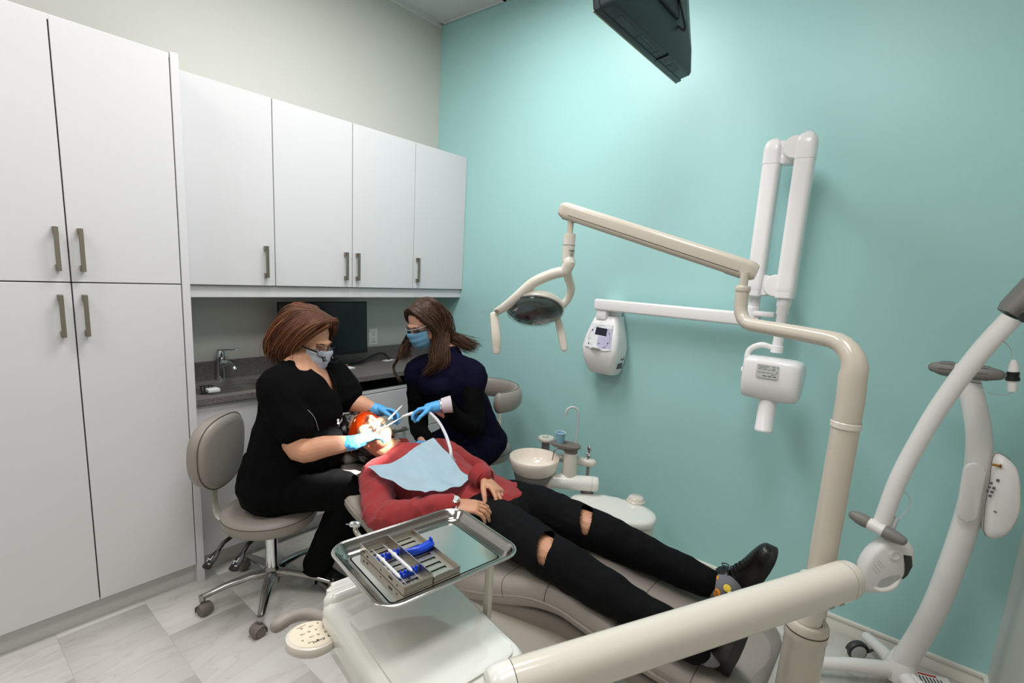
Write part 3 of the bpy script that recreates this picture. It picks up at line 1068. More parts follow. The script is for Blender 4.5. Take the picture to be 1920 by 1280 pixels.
# ------------------------------------------------------------------ dental light on its post
PX, PY = 2.960, -1.150
t = thing('dental_light', 'ivory dental operating light on a tall bent post', 'dental light', (PX, PY, 0))
b = nb()
lathe(b, [(0, 0.0), (0.115, 0), (0.115, 0.02), (0.07, 0.035), (0.057, 0.05), (0.054, 0.40), (0.052, 0.655), (0.0545, 0.66), (0.0545, 0.70), (0.050, 0.708), (0.036, 0.708)], Matrix.Translation((2.955, -1.2, 0)), 32)
ob('column', b, M['ivory2'], t)
b = nb(); lathe(b, [(0.0555, 0.684), (0.0558, 0.686), (0.0555, 0.688)], Matrix.Translation((2.955, -1.2, 0)), 32); ob('column_groove', b, M['seam'], t)
prad = 0.0345
jx = V((2.594, -0.930, 1.504))
zt_ = 1.485
b = nb(); tube(b, [(PX, PY, 0.6), (PX, PY, 1.27)], 0.034, 28); lower = ob('post_lower', b, M['ivory2'], t)
b = nb(); lathe(b, [(0.035, 1.258), (0.0368, 1.26), (0.0368, 1.274), (0.035, 1.276)], Matrix.Translation((PX, PY, 0)), 28); ob('post_ring', b, M['ivory'], t)
pp = [(PX, PY, 1.27, 0.0335), (PX, PY, 1.34, 0.0335), (PX - 0.004, PY + 0.001, 1.40, 0.0335)]
dirx = (jx - V((PX, PY, 0))); dirx.z = 0; Lx = dirx.length; dirx.normalize()
for a in (15, 30, 45, 60, 75, 90):
    q = math.radians(a)
    c = V((PX, PY, 1.40)) + dirx * (0.085 * (1 - math.cos(q))) + V((0, 0, 0.085 * math.sin(q)))
    pp.append((c.x, c.y, c.z, 0.0335 - 0.0105 * a / 90))
zt_ = 1.485
e = V((PX, PY, zt_)) + dirx * (Lx - 0.06)
pp.append(((PX + e.x) / 2, (PY + e.y) / 2, zt_ + 0.003, 0.0225))
pp.append((e.x, e.y, zt_ + 0.006, 0.0215))
for a in (22, 45, 68, 90):
    q = math.radians(a)
    c = e + dirx * (0.06 * math.sin(q)) + V((0, 0, 0.006 + 0.06 * (1 - math.cos(q))))
    pp.append((c.x, c.y, c.z, 0.0215))
top = V((pp[-1][0], pp[-1][1], 0))
pp.append((top.x, top.y, 1.60, 0.0215))
b = nb(); tube(b, pp, [q[3] for q in pp], 24); ob('post_upper', b, M['ivory2'], t)
b = nb(); lathe(b, [(0, 1.598), (0.0235, 1.598), (0.0245, 1.602), (0.0245, 1.612), (0.022, 1.616), (0.0135, 1.616), (0.0135, 1.66), (0, 1.66)], Matrix.Translation(top), 24); ob('pivot', b, M['ivory2'], t)
sa = V((top.x, top.y, 1.668)); 
s0 = V((2.623, -0.900, 1.662)); s1 = V((1.880, -1.000, 1.876))
dd = (s1 - s0).normalized()
b = nb()
tube(b, [s0 - dd * 0.0, s0 + dd * 0.012, s0 + dd * 0.03, s1 - dd * 0.03, s1 - dd * 0.014, s1], [0.7, 0.93, 1.0, 1.0, 0.93, 0.72], hint=(0, 0, 1), out2=[(p[1], p[0]) for p in rrect(0.05, 0.066, 0.02, 6)])
sp = ob('spring_arm', b, M['ivory2'], t)
b = nb()
sd = dd.cross(V((0, 0, 1))).normalized(); up = sd.cross(dd)
for s in (-1, 1):
    tube(b, [s0 + dd * 0.05 + sd * s * 0.0252 - up * 0.014, s1 - dd * 0.05 + sd * s * 0.0252 - up * 0.014], 0.0012, 5)
ob('arm_seam', b, M['seam'], sp)
for q_, w_ in ((s1 - dd * 0.05, 0.06), (s0 + dd * 0.06, 0.07)):
    b = nb(); box(b, q_ - up * 0.0325, (w_, 0.018, 0.003), mtx=basis(dd, sd, up).to_3x3().to_4x4()); ob('arm_slot', b, M['black'], sp)
# lamp stem
h0 = s1 - dd * 0.055 - up * 0.02
b = nb(); tube(b, [h0, h0 + V((0, 0, -0.07))], 0.0125, 16); ob('stem_pin', b, M['ivory2'], t)
k0 = h0 + V((0.0, 0.0, -0.062))
yoke = V((1.928, -1.000, 1.632))
b = nb(); tube(b, cr([tuple(k0) + (0.024,), tuple(k0 + V((0, 0, -0.05))) + (0.024,), tuple(k0 + V((0, 0, -0.105))) + (0.0245,), tuple(yoke + V((0.012, 0, 0.035))) + (0.024,), tuple(yoke + V((-0.004, 0, 0.0))) + (0.023,)], 5), [0.024] * 21, 22); st = ob('stem', b, M['ivory'], t)
b = nb(); tube(b, [k0 + V((0, 0, -0.044)), k0 + V((0, 0, -0.0455))], 0.0248, 22); ob('stem_groove', b, M['seam'], st)
_n = (V((3.07, -2.71, 0)) - V((k0.x, k0.y, 0))).normalized(); _n = (_n + V((0.5, 0.35, 0))).normalized()
fr = zto(_n, k0 + V((0, 0, -0.066)) + _n * 0.0246, hint=V((0, 0, 1)).cross(_n))
b = text_bm('Knight', 0.010, fr, 0.0003, 1.0, 0.25)
for i, wd in enumerate((0.018, 0.016, 0.018, 0.012)):
    box(b, fr @ V((0.001, -0.010 - i * 0.0042, 0)), (wd, 0.0009, 0.0006), mtx=fr.to_3x3().to_4x4())
ob('maker_label', b, M['ink'], st)
# lamp head and yoke
LC = V((1.781, -1.000, 1.466))
ln = V((0.22, -0.58, -0.70)).normalized()          # the way the reflector faces
lx = V((1.635, -1.020, 1.422)) - V((1.926, -0.980, 1.509)); lx = (lx - ln * lx.dot(ln)).normalized()
ly = ln.cross(lx)
LM = basis(lx, ly, ln, LC)
b = nb()
secs = []
for z, sx, sy in ((-0.058, 0.03, 0.02), (-0.054, 0.07, 0.05), (-0.042, 0.105, 0.075), (-0.02, 0.128, 0.092), (0.0, 0.134, 0.096), (0.008, 0.132, 0.094)):
    secs.append([LM @ V((math.cos(q * PI / 20) * sx - 0.012 * (1 if math.cos(q * PI / 20) > 0 else 0), math.sin(q * PI / 20) * sy, z)) for q in range(40)])
rings(b, secs); head = ob('reflector_shell', b, M['ivory'], t, 50)
b = nb()
secs = []
for z, f in ((0.006, 1.0), (0.018, 0.97), (0.03, 0.86), (0.038, 0.66), (0.043, 0.4), (0.0445, 0.1)):
    secs.append([LM @ V((math.cos(q * PI / 20) * 0.126 * f, math.sin(q * PI / 20) * 0.09 * f, z)) for q in range(40)])
rings(b, secs); ob('dome_lens', b, M['smoke'], head, 60)
b = nb(); tube(b, [LM @ V((math.cos(q * PI / 20) * 0.130, math.sin(q * PI / 20) * 0.093, 0.007)) for q in range(40)], 0.004, 8, closed=True); ob('lens_rim', b, M['greyplastic'], head)
b = nb(); lathe(b, [(0.0, 0.045), (0.022, 0.043), (0.03, 0.036)], LM @ Matrix.Translation((0.02, 0.0, 0)), 20); ob('bulb_shield', b, M['black'], head)
# two arms of the yoke
pL = V((1.623, -1.050, 1.440)); pR = V((1.903, -0.960, 1.492))
b = nb()
tube(b, cr([tuple(yoke), (1.872, -1.020, 1.616), (1.802, -1.050, 1.577), (1.737, -1.070, 1.515), (1.675, -1.070, 1.469), (1.619, -1.060, 1.440)], 5), [0.021 + 0.003 * math.sin(i / 25 * PI) - 0.004 * i / 25 for i in range(26)], 18, caps='round')
tube(b, cr([tuple(yoke), (1.921, -0.970, 1.603), (1.918, -0.940, 1.564), (1.902, -0.930, 1.523), (1.884, -0.940, 1.490)], 5), [0.019 - 0.004 * i / 20 for i in range(21)], 16, caps='round')
yk = ob('yoke', b, M['ivory'], t, 60)
b = nb(); tube(b, [V((1.635, -1.075, 1.444)), V((1.641, -1.092, 1.445))], 0.008, 12); ob('yoke_screw', b, M['nickel'], yk)
for nm, a, c, e_, wv in (('handle', (1.619, -1.080, 1.431), (1.647, -1.090, 1.337), (1.650, -1.085, 1.266), 0.0185), ('handle', (1.855, -0.930, 1.428), (1.884, -0.930, 1.352), (1.903, -0.935, 1.302), 0.015)):
    b = nb(); tube(b, cr([a, c, e_], 6), [(wv * (0.95 + 0.15 * math.sin(i / 12 * PI)), 0.009) for i in range(13)], 14, hint=(0.8, 0.6, 0), caps='round'); ob(nm, b, M['ivory'], t, 60)
# film pulled over the lamp, loose corner on the left
b = nb()
secs = []
for z, f in ((-0.012, 1.07), (0.01, 1.06), (0.03, 0.95), (0.045, 0.72), (0.051, 0.42), (0.053, 0.1)):
    secs.append([LM @ V((math.cos(q * PI / 24) * 0.132 * (f + 0.035 * noise.noise(V((q * 0.9, z * 60, 2)))), math.sin(q * PI / 24) * 0.096 * (f + 0.035 * noise.noise(V((q * 0.8, z * 50, 7)))), z + 0.004 * noise.noise(V((q * 1.7, z * 90, 4))))) for q in range(48)])
rings(b, secs, cap=False)
vv = [b.verts.new(p) for p in ((1.513, -1.060, 1.435), (1.599, -1.060, 1.452), (1.622, -1.060, 1.403), (1.578, -1.050, 1.393))]
b.faces.new(vv)
bmesh.ops.solidify(b, geom=b.faces[:], thickness=0.0005)
ob('barrier_film', b, M['film'], head, 50)
# the lamp's own light, aimed at the patient's mouth
sl = bpy.data.lights.new('operating_spot', 'SPOT')
sl.energy = 420
sl.spot_size = math.radians(15)
sl.spot_blend = 0.35
sl.shadow_soft_size = 0.03
sl.color = (1.0, 0.97, 0.93)
so = bpy.data.objects.new('operating_spot', sl)
COL.objects.link(so)
so.location = LC + V((0.02, -0.075, -0.075))
aim = V((1.218, -1.375, 0.860))
so.rotation_euler = (aim - V(so.location)).to_track_quat('-Z', 'Y').to_euler()

# ------------------------------------------------------------------ delivery unit on its swing arm
A0 = V((2.548, -2.009, 0.800)); A1 = V((3.018, -1.235, 0.874))
da = (A1 - A0).normalized()
t = thing('delivery_unit', 'ivory dental delivery unit with wide swing arm in front', 'dental unit', (2.5, -1.95, 0.70))
b = nb()
ol = [(p[1], p[0]) for p in rrect(0.084, 0.100, 0.040, 7)]
tube(b, [A0, A1], [1.0, 1.0], hint=(0, 0, 1), out2=ol)
arm = ob('swing_arm', b, M['ivory'], t, 45)
b = nb(); tube(b, [A0 - da * 0.052, A0 - da * 0.048, A0 - da * 0.03, A0 - da * 0.002], [0.78, 0.9, 0.985, 1.012], hint=(0, 0, 1), out2=ol); ob('arm_end_cap', b, M['shellwhite'], arm, 45)
b = nb(); tube(b, [A1 + da * 0.002, A1 + da * 0.022, A1 + da * 0.032], [1.0, 0.97, 0.88], hint=(0, 0, 1), out2=ol); ob('arm_end_cap', b, M['ivory'], arm, 45)
jc = V((2.955, -1.2, 0))
b = nb(); lathe(b, [(0, 0.700), (0.034, 0.700), (0.035, 0.73), (0.038, A1.z - 0.035), (0, A1.z - 0.03)], Matrix.Translation(jc), 28); ob('pivot', b, M['ivory'], arm)
b = nb()
sdv = da.cross(V((0, 0, 1))).normalized()
for uv in ((1563, 1122), (1581, 1118)):
    pass
for off in (-0.075, -0.04):
    lathe(b, [(0, 0.0016), (0.0068, 0.0014), (0.0078, -0.001)], zto(sdv * 0.82 + V((0, 0, -0.57)), A1 + da * off + sdv * 0.0348 + V((0, 0, -0.033)), hint=da), 14)
ob('arm_screw', b, M['nickel'], arm)
# unit body
bx = V((2.066, -1.725, 0.900)) - V((2.006, -2.082, 0.900)); bx.z = 0; bx.normalize()      # along the long side of the tray
by = V((bx.y, -bx.x, 0))                                                          # towards +x
BC = V((2.235, -1.985, 0.70))
BM = basis(by, bx, (0, 0, 1), BC)                                                 # local x: towards +x, local y: along tray
b = nb()
secs = []
for z, lx_, ly_, ox, rr in ((-0.07, 0.44, 0.28, 0.0, 0.05), (-0.05, 0.47, 0.315, 0.0, 0.06), (0.02, 0.485, 0.33, 0, 0.06), (0.045, 0.475, 0.322, 0, 0.055), (0.058, 0.445, 0.295, 0, 0.05)):
    secs.append([BM @ V((ox + p[0], p[1], z + (0.012 * (-p[0] / 0.24) if z > 0 else 0))) for p in rrect(lx_, ly_, rr, 6)])
rings(b, secs); body = ob('housing', b, M['shellwhite'], t, 50)
b = nb(); prism(b, rrect(0.33, 0.27, 0.03, 5), 0.006, BM @ Matrix.Translation((0.045, 0, 0.056)) @ rotm('Y', 0.05), 0.002); ob('top_plate', b, M['plateglass'], body, 40)
b = nb()
for s in (-1, 1):
    prism(b, rrect(0.05, 0.10, 0.02, 5), 0.085, BM @ Matrix.Translation((-0.225, s * 0.09, -0.005)), 0.015, 3)
tube(b, [BM @ V((-0.205, -0.13, 0.058)), BM @ V((-0.205, 0.13, 0.058))], 0.026, 14, caps='round')
ob('instrument_rail', b, M['shellwhite'], t, 50)
b = nb(); tube(b, [BM @ V((0.232, -0.10, 0.0)), V((A0.x, A0.y, 0.70)) + da * 0.03], 0.03, 16); lathe(b, [(0, 0.60), (0.04, 0.60), (0.04, 0.745), (0, 0.745)], Matrix.Translation(A0 + da * 0.03 - V((0, 0, A0.z))), 20); ob('unit_bracket', b, M['ivory2'], t)
# pull handle
b = nb(); tube(b, cr([(1.873, -2.160, 0.660), (1.876, -2.126, 0.665), (1.899, -2.093, 0.670), (1.945, -2.073, 0.672), (2.015, -2.061, 0.675)], 5), [0.0165 + 0.002 * (i < 4) for i in range(21)], 14, caps='round'); ob('pull_handle', b, M['taupe'], t, 60)
# membrane keypad
kc = V((2.026, -2.146, 0.705))
kx = by; ky = bx
KM = basis(by, bx, (0, 0, 1), kc) @ rotm('Z', 0.12) @ rotm('X', -0.12) @ rotm('Y', -0.05)
b = nb(); lathe(b, [(0, -0.024), (0.052, -0.024), (0.061, -0.016), (0.063, -0.004), (0.0605, 0.003), (0.056, 0.005), (0.0, 0.005)], KM, 36); kp = ob('keypad', b, M['ivory'], t, 45)
b = nb(); lathe(b, [(0.0535, 0.0048), (0.0535, 0.0058), (0, 0.0058)], KM, 36); ob('keypad_sheet', b, mat('cream_print', (226, 214, 192), 0.4), kp)
tk = kc - V((2.067, -2.093, 0.705))
b = nb(); tube(b, [KM @ V((0, 0, -0.012)) - tk * 0.95, KM @ V((0, 0, -0.012)) - tk * 1.55], 0.0145, 14); ob('keypad_neck', b, M['chrome'], t)
# printed symbols: rows of small strokes and the maker's word upside down to the camera
KT = KM @ Matrix.Translation((0, 0, 0.0062))
b = nb()
SYM = [(-0.036, -0.012, 0), (-0.031, 0.008, 1), (-0.033, 0.030, 2), (-0.012, -0.022, 1), (-0.013, -0.004, 0), (-0.010, 0.014, 2), (-0.010, 0.034, 1), (0.012, -0.030, 2), (0.010, -0.010, 1), (0.011, 0.008, 0), (0.013, 0.026, 2), (0.028, -0.022, 1), (0.031, -0.002, 2)]
for u_, v_, k_ in SYM:
    if k_ == 0:
        for q in range(3):
            box(b, KT @ V((u_ + 0.0025 * (q - 1), v_ + 0.003 * (q % 2), 0)), (0.0012, 0.005, 0.0005), mtx=KT.to_3x3().to_4x4())
    elif k_ == 1:
        lathe(b, [(0.0022, 0), (0.0030, 0.0003), (0.0022, 0.0005)], KT @ Matrix.Translation((u_, v_, 0)), 10)
        box(b, KT @ V((u_, v_ + 0.006, 0)), (0.0012, 0.006, 0.0005), mtx=KT.to_3x3().to_4x4())
    else:
        prism(b, [(0.003, 0), (-0.0025, 0.0028), (-0.0025, -0.0028)], 0.0005, KT @ Matrix.Translation((u_, v_, 0)))
tube(b, [KT @ V((-0.042, -0.020 + 0.0, 0)), KT @ V((-0.045, 0.004, 0))], 0.0008, 4)
ob('keypad_symbols', b, mat('faint_ink', (136, 124, 112), 0.6), kp)
b = text_bm('Knight', 0.0105, KT @ Matrix.Translation((0.034, 0.000, 0.0003)) @ rotm('Z', math.radians(90)) @ rotm('Z', PI), 0.0003, 1.1, 0.3)
prism(b, [(0.006, 0.000), (-0.004, 0.004), (-0.004, -0.004)], 0.0005, KT @ Matrix.Translation((0.034, 0.026, 0)))
ob('maker_word', b, M['ink'], kp)
# toggle lever under the keypad
b = nb(); q0 = V((2.097, -2.079, 0.660)); lathe(b, [(0, 0), (0.007, 0), (0.006, 0.006), (0, 0.007)], zto(-by + V((0, 0, -0.2)), q0), 12); tube(b, [q0, q0 + V((-0.028, -0.012, -0.02))], [0.003, 0.0045], 8, caps='round'); ob('toggle', b, M['nickel'], t)
# tray post
tp = V((2.300, -1.812, 0.860)); tq = V((tp.x + 0.0, tp.y, 0.66))
b = nb(); box2(b, (tp.x - 0.009, tp.y - 0.009, 0.64), (tp.x + 0.009, tp.y + 0.009, 0.872), 0.003); ob('tray_post', b, M['ivory'], t)
TC = sum((V(p) for p in ((2.006, -2.082, 0.900), (2.066, -1.725, 0.900), (2.348, -1.745, 0.900), (2.282, -2.126, 0.900))), V((0, 0, 0))) / 4
b = nb(); tube(b, [V((tp.x, tp.y, 0.868)), V((TC.x, TC.y, 0.868))], (0.011, 0.006), 10, hint=(0, 0, 1)); prism(b, rrect(0.10, 0.16, 0.02), 0.006, basis(by, bx, (0, 0, 1), (TC.x, TC.y, 0.872)), 0.001); ob('tray_bracket', b, M['steel2'], t)
b = nb(); tube(b, [V((tp.x, tp.y, 0.66)), BM @ V((0.06, 0.165, -0.04))], 0.01, 10); ob('post_link', b, M['ivory'], t)

# handpiece in its holder
hp = V((1.835, -1.900, 0.830))
t = thing('handpiece', 'slim dental handpiece standing in its holder behind the steel tray', 'dental tool', (hp.x, hp.y, 0.70))
b = nb()
hb = BM @ V((-0.235, 0.02, 0.055))
tube(b, cr([tuple(hb) + (0.009,), tuple(hb * 0.5 + hp * 0.5) + (0.0085,), tuple(hp + V((0, 0, -0.02))) + (0.0075,), tuple(hp + V((0, 0, 0.0))) + (0.0075,)], 4), [0.009, 0.009, 0.0088, 0.0086, 0.0084, 0.0082, 0.008, 0.0078, 0.0076, 0.0076, 0.0078, 0.008, 0.008], 14, caps='round')
ob('body', b, M['steel2'], t)
b = nb(); tube(b, [hp + V((0.004, 0.003, 0.004)), hp + V((-0.010, -0.008, 0.004))], 0.009, 14, caps='round'); tube(b, [hp + V((-0.012, -0.01, 0.003)), hp + V((-0.024, -0.02, 0.0035))], 0.0018, 6); ob('head', b, M['chrome'], t)

# stainless tray
t = thing('instrument_tray', 'shallow stainless steel tray with rolled rim on the delivery unit', 'tray', (TC.x, TC.y, 0.878))
TM = basis(by, bx, (0, 0, 1), (TC.x, TC.y, 0.8795))
b = nb()
secs = []
LXT, LYT = 0.305, 0.393
for dx, z in ((-0.046, 0.0), (-0.040, 0.0), (-0.024, 0.002), (-0.016, 0.008), (-0.006, 0.024), (-0.002, 0.0255), (0.002, 0.024), (0.003, 0.021)):
    secs.append([TM @ V((p[0], p[1], z)) for p in rrect(LXT + 2 * dx, LYT + 2 * dx, 0.052 + dx, 8)])
rings(b, secs, cap=False)
bmesh.ops.solidify(b, geom=b.faces[:], thickness=0.0009)
ob('tray_pan', b, M['steel'], t, 50)
b = nb(); prism(b, rrect(LXT - 0.086, LYT - 0.086, 0.01, 5), 0.0003, TM @ Matrix.Translation((0, 0, 0.0003))); ob('tray_floor', b, M['steel'], t, 20)
b = nb(); tube(b, [TM @ V((p[0], p[1], 0.0225)) for p in rrect(LXT + 0.004, LYT + 0.004, 0.053, 8)], 0.0026, 8, closed=True); ob('rolled_rim', b, M['steel'], t, 60)

# sterilising cassette, opened flat: deep half and shallow lid half
def cpt(u_, v_):
    return V((u_, v_, 0))
ca = V((2.041, -2.022, 0.897)); cb = V((2.259, -2.055, 0.897)); cc = V((2.252, -1.978, 0.897))
cu = (cb - ca); cu.z = 0; Lc = cu.length; cu.normalize()
cv = V((-cu.y, cu.x, 0))
if cv.dot(cc - cb) < 0:
    cv = -cv
CM = basis(cu, cv, cu.cross(cv), (ca.x, ca.y, 0.8812))
if cu.cross(cv).z < 0:
    CM = basis(cu, cv, (0, 0, 1), (ca.x, ca.y, 0.8812))
W1 = abs((cc - cb).dot(cv)); W2 = abs((V((2.289, -1.919, 0.890)) - V((2.270, -1.989, 0.890))).dot(cv))
W1 = min(max(W1, 0.06), 0.085); W2 = 0.075
t = thing('instrument_cassette', 'open steel sterilising cassette with slotted floor and blue grips lying in the tray', 'cassette', (ca.x, ca.y, 0.8812))


def cas_half(y0, wd, h, nm, hs):
    bm = nb()
    th = 0.0012
    M3 = CM.to_3x3().to_4x4()
    for s in (0, 1):
        box(bm, CM @ V((Lc / 2, y0 + s * wd, h / 2)), (Lc, th, h), mtx=M3)
        box(bm, CM @ V((s * Lc, y0 + wd / 2, h / 2)), (th, wd, h), mtx=M3)
    # floor as ribs so that the slots are real openings
    nsl = 9
    pitch = Lc / nsl
    for i in range(nsl + 1):
        wv_ = pitch * (0.56 if 0 < i < nsl else 0.5)
        xc = min(max(i * pitch, wv_ / 2), Lc - wv_ / 2)
        box(bm, CM @ V((xc, y0 + wd / 2, 0.0012)), (wv_, wd, th), mtx=M3)
    for s in (0.008, wd - 0.008):
        box(bm, CM @ V((Lc / 2, y0 + s, 0.0013)), (Lc, 0.016, th), mtx=M3)
    o = ob(nm, bm, M['steel2'], t, 20)
    bm = nb()
    for i, (xx, zz, ww, hh) in enumerate(hs):
        box(bm, CM @ V((xx, y0 - 0.0006, zz)), (ww, 0.0008, hh), mtx=M3)
    if hs:
        ob('wall_slot', bm, M['dark'], o)
    bm = nb()
    tube(bm, [CM @ V((0, y0, h)), CM @ V((Lc, y0, h)), CM @ V((Lc, y0 + wd, h)), CM @ V((0, y0 + wd, h))], 0.0011, 6, closed=True)
    ob('edge_bead', bm, M['steel'], o)
    return o


half1 = cas_half(0, W1, 0.024, 'cassette_base', ((0.02, 0.012, 0.01, 0.004), (0.04, 0.008, 0.008, 0.005), (Lc * 0.72, 0.012, 0.018, 0.005), (Lc * 0.5, 0.008, 0.004, 0.004), (Lc * 0.86, 0.010, 0.004, 0.004)))
half2 = cas_half(W1 + 0.004, W2, 0.013, 'cassette_lid', ())
M3 = CM.to_3x3().to_4x4()
for nm, xx in (('blue_rack', Lc * 0.30), ('blue_rack', Lc * 0.72)):
    b = nb()
    box(b, CM @ V((xx, W1 / 2, 0.006)), (0.012, W1 - 0.006, 0.010), 0.002, 2, mtx=M3)
    for i in range(7):
        box(b, CM @ V((xx, 0.006 + (W1 - 0.012) * i / 6, 0.013)), (0.012, 0.0045, 0.010), 0.0015, 1, mtx=M3)
    ob(nm, b, M['blue_si'], t)
b = nb()
y0 = W1 + 0.006
tube(b, [CM @ V((Lc * 0.40 + 0.006 * math.sin(i / 8 * PI), y0 + (W2 - 0.004) * i / 8, 0.012)) for i in range(9)], [(0.011, 0.006 + 0.007 * math.sin(min(1, i / 6) * PI / 2)) for i in range(9)], 10, hint=(0, 0, 1), caps='round')
box(b, CM @ V((Lc * 0.40, y0 + W2 - 0.002, 0.018)), (0.014, 0.004, 0.024), 0.001, 1, mtx=M3)
ob('blue_clip', b, M['blue_si'], t)


def scaler(p0, p1, label, z0, z1):
    p0 = CM @ V((p0[0], p0[1], z0)); p1 = CM @ V((p1[0], p1[1], z1))
    d = (p1 - p0)
    tt = thing('dental_scaler', label, 'dental tool', p0 * 0.5 + p1 * 0.5, group='scalers in the cassette')
    bm = nb()
    prof = ((0.2, 0.0026), (0.24, 0.0042), (0.33, 0.0046), (0.345, 0.0062), (0.375, 0.0062), (0.39, 0.0042), (0.62, 0.0048), (0.78, 0.0046), (0.82, 0.0024))
    tube(bm, [p0 + d * f for f, r in prof], [r for f, r in prof], 10, caps='round')
    ob('grip', bm, M['tube'], tt, 50)
    bm = nb()
    nv = V((0, 0, 0.003))
    tube(bm, [p0 + nv, p0 + d * 0.06, p0 + d * 0.13 + nv * 0.6, p0 + d * 0.21], [0.0006, 0.0011, 0.0014, 0.002], 6)
    tube(bm, [p0 + d * 0.81, p0 + d * 0.88 + nv * 0.6, p0 + d * 0.95, p0 + d + nv], [0.002, 0.0014, 0.0011, 0.0006], 6)
    ob('tips', bm, M['chrome'], tt)
    return tt


scaler((Lc * 0.12, W1 * 0.60), (Lc * 0.94, W1 * 0.62), 'white handled double ended scaler lying across the blue racks', 0.022, 0.020)
scaler((Lc * 0.14, W1 * 0.16), (Lc * 0.98, W1 * 0.13), 'white handled scaler along the near wall of the cassette', 0.023, 0.021)

# ------------------------------------------------------------------ cuspidor
def zz(u_, v_):
    return None
rl = V((1.407, -0.649, 0.620)); rr_ = V((1.654, -0.521, 0.620))
bc = (rl + rr_) / 2; br = (rl - rr_).length / 2
t = thing('cuspidor', 'ivory rinse unit with white bowl beside the turquoise wall', 'cuspidor', (1.95, -0.42, 0))
bcx, bcy = bc.x, bc.y
b = nb()
lathe(b, [(0.0, 0.515), (br * 0.5, 0.518), (br * 0.8, 0.535), (br * 0.94, 0.565), (br * 1.0, 0.60), (br * 1.0, 0.616), (br * 0.985, 0.621), (br * 0.965, 0.616), (br * 0.9, 0.575), (br * 0.7, 0.545), (br * 0.3, 0.533), (0, 0.532)], Matrix.Translation((bcx, bcy, 0)), 40)
ob('bowl', b, M['porcelain'], t, 60)
b = nb(); lathe(b, [(0, 0.46), (br * 0.55, 0.465), (br * 0.72, 0.49), (br * 0.8, 0.53), (br * 0.3, 0.53)], Matrix.Translation((bcx, bcy, 0)), 32); ob('bowl_support', b, M['greyplastic'], t, 60)
ae = V((1.812, -0.408, 0.500)); aw = V((bcx + 0.02, bcy, 0.5))
aw.z = ae.z = 0.497
dd = (ae - aw).normalized()
b = nb(); tube(b, [aw, ae - dd * 0.0, ae + dd * 0.02, ae + dd * 0.028], [0.042, 0.042, 0.04, 0.033], 24); ob('support_arm', b, M['shellwhite'], t, 50)
b = nb(); tube(b, [ae - dd * 0.01, ae - dd * 0.009], 0.0425, 24); ob('arm_groove', b, M['seam'], t)
# oval water box
bxl = V((1.743, -0.525, 0.440)); bxr = V((2.194, -0.422, 0.440))
bxc = (bxl + bxr) / 2; bd = (bxr - bxl); Lb = bd.length; bd.normalize(); bn = V((0, 0, 1)).cross(bd)
CB = basis(bd, bn, (0, 0, 1), (bxc.x, bxc.y, 0))


def oval(a, c, n=40):
    return [(a * math.copysign(abs(math.cos(2 * PI * i / n)) ** 0.85, math.cos(2 * PI * i / n)), c * math.copysign(abs(math.sin(2 * PI * i / n)) ** 0.85, math.sin(2 * PI * i / n))) for i in range(n)]


aL = Lb / 2
b = nb()
secs = [[CB @ V((p[0], p[1], z)) for p in oval(aL * f, 0.135 * f)] for z, f in ((0.0, 0.80), (0.06, 0.82), (0.2, 0.90), (0.33, 0.955), (0.40, 0.965))]
rings(b, secs); ob('water_box', b, M['ivory'], t, 50)
b = nb()
secs = [[CB @ V((p[0], p[1], z)) for p in oval(aL * f, 0.135 * f)] for z, f in ((0.402, 0.965), (0.405, 0.99), (0.42, 1.0), (0.432, 0.99), (0.44, 0.95), (0.442, 0.8))]
rings(b, secs); ob('top_cover', b, M['shellwhite'], t, 50)
kc2 = V((2.029, -0.318, 0.445))
b = nb(); lathe(b, [(0, 0.44), (0.048, 0.44), (0.05, 0.446), (0.044, 0.45), (0.041, 0.462), (0.036, 0.468), (0, 0.470)], Matrix.Translation((kc2.x, kc2.y, 0)), 28); ob('filter_cap', b, M['ivory'], t, 50)
b = nb(); lathe(b, [(0.036, 0.438), (0.036, 0.47)], Matrix.Translation((ae.x - 0.035, ae.y - 0.0, 0)), 24); ob('pivot_collar', b, M['greyplastic'], t)
# tower with cup stand, spout and filler
tw0 = V((1.691, -0.469, 0.530)); tx, ty = tw0.x, tw0.y
TW = Matrix.Translation((tx, ty, 0))
b = nb(); lathe(b, [(0, 0.52), (0.043, 0.525), (0.042, 0.56), (0.036, 0.66), (0.035, 0.662), (0, 0.663)], TW, 26); ob('tower', b, M['ivory'], t, 50)
b = nb(); lathe(b, [(0, 0.50), (0.022, 0.505), (0.043, 0.526), (0.043, 0.53), (0, 0.53)], TW, 26); lathe(b, [(0.036, 0.661), (0.0365, 0.664), (0.0375, 0.69), (0, 0.69)], TW, 26); ob('tower_trim', b, M['rubber'], t, 50)
cp = V((1.626, -0.486, 0.705))
b = nb()
mid = V(((cp.x + tx) / 2, (cp.y + ty) / 2, 0))
dv = V((tx - cp.x, ty - cp.y, 0)); Ld = dv.length; dv.normalize()
prism(b, oval(Ld / 2 + 0.052, 0.05, 32), 0.014, basis(dv, V((0, 0, 1)).cross(dv), (0, 0, 1), (mid.x, mid.y, 0.69)), 0.004)
ob('cup_stand', b, M['rubber'], t, 50)
b = nb(); lathe(b, [(0.030, 0.7035), (0.037, 0.708), (0.039, 0.7035)], Matrix.Translation((cp.x, cp.y, 0)), 24); ob('cup_ring', b, M['greyplastic'], t)
sp0 = V((1.694, -0.427, 0.700))
sdr = (V((bcx, bcy, 0)) - V((sp0.x, sp0.y, 0))).normalized()
b = nb()
pts = [V((sp0.x, sp0.y, 0.70)), V((sp0.x, sp0.y, 0.80)), V((sp0.x, sp0.y, 0.875))]
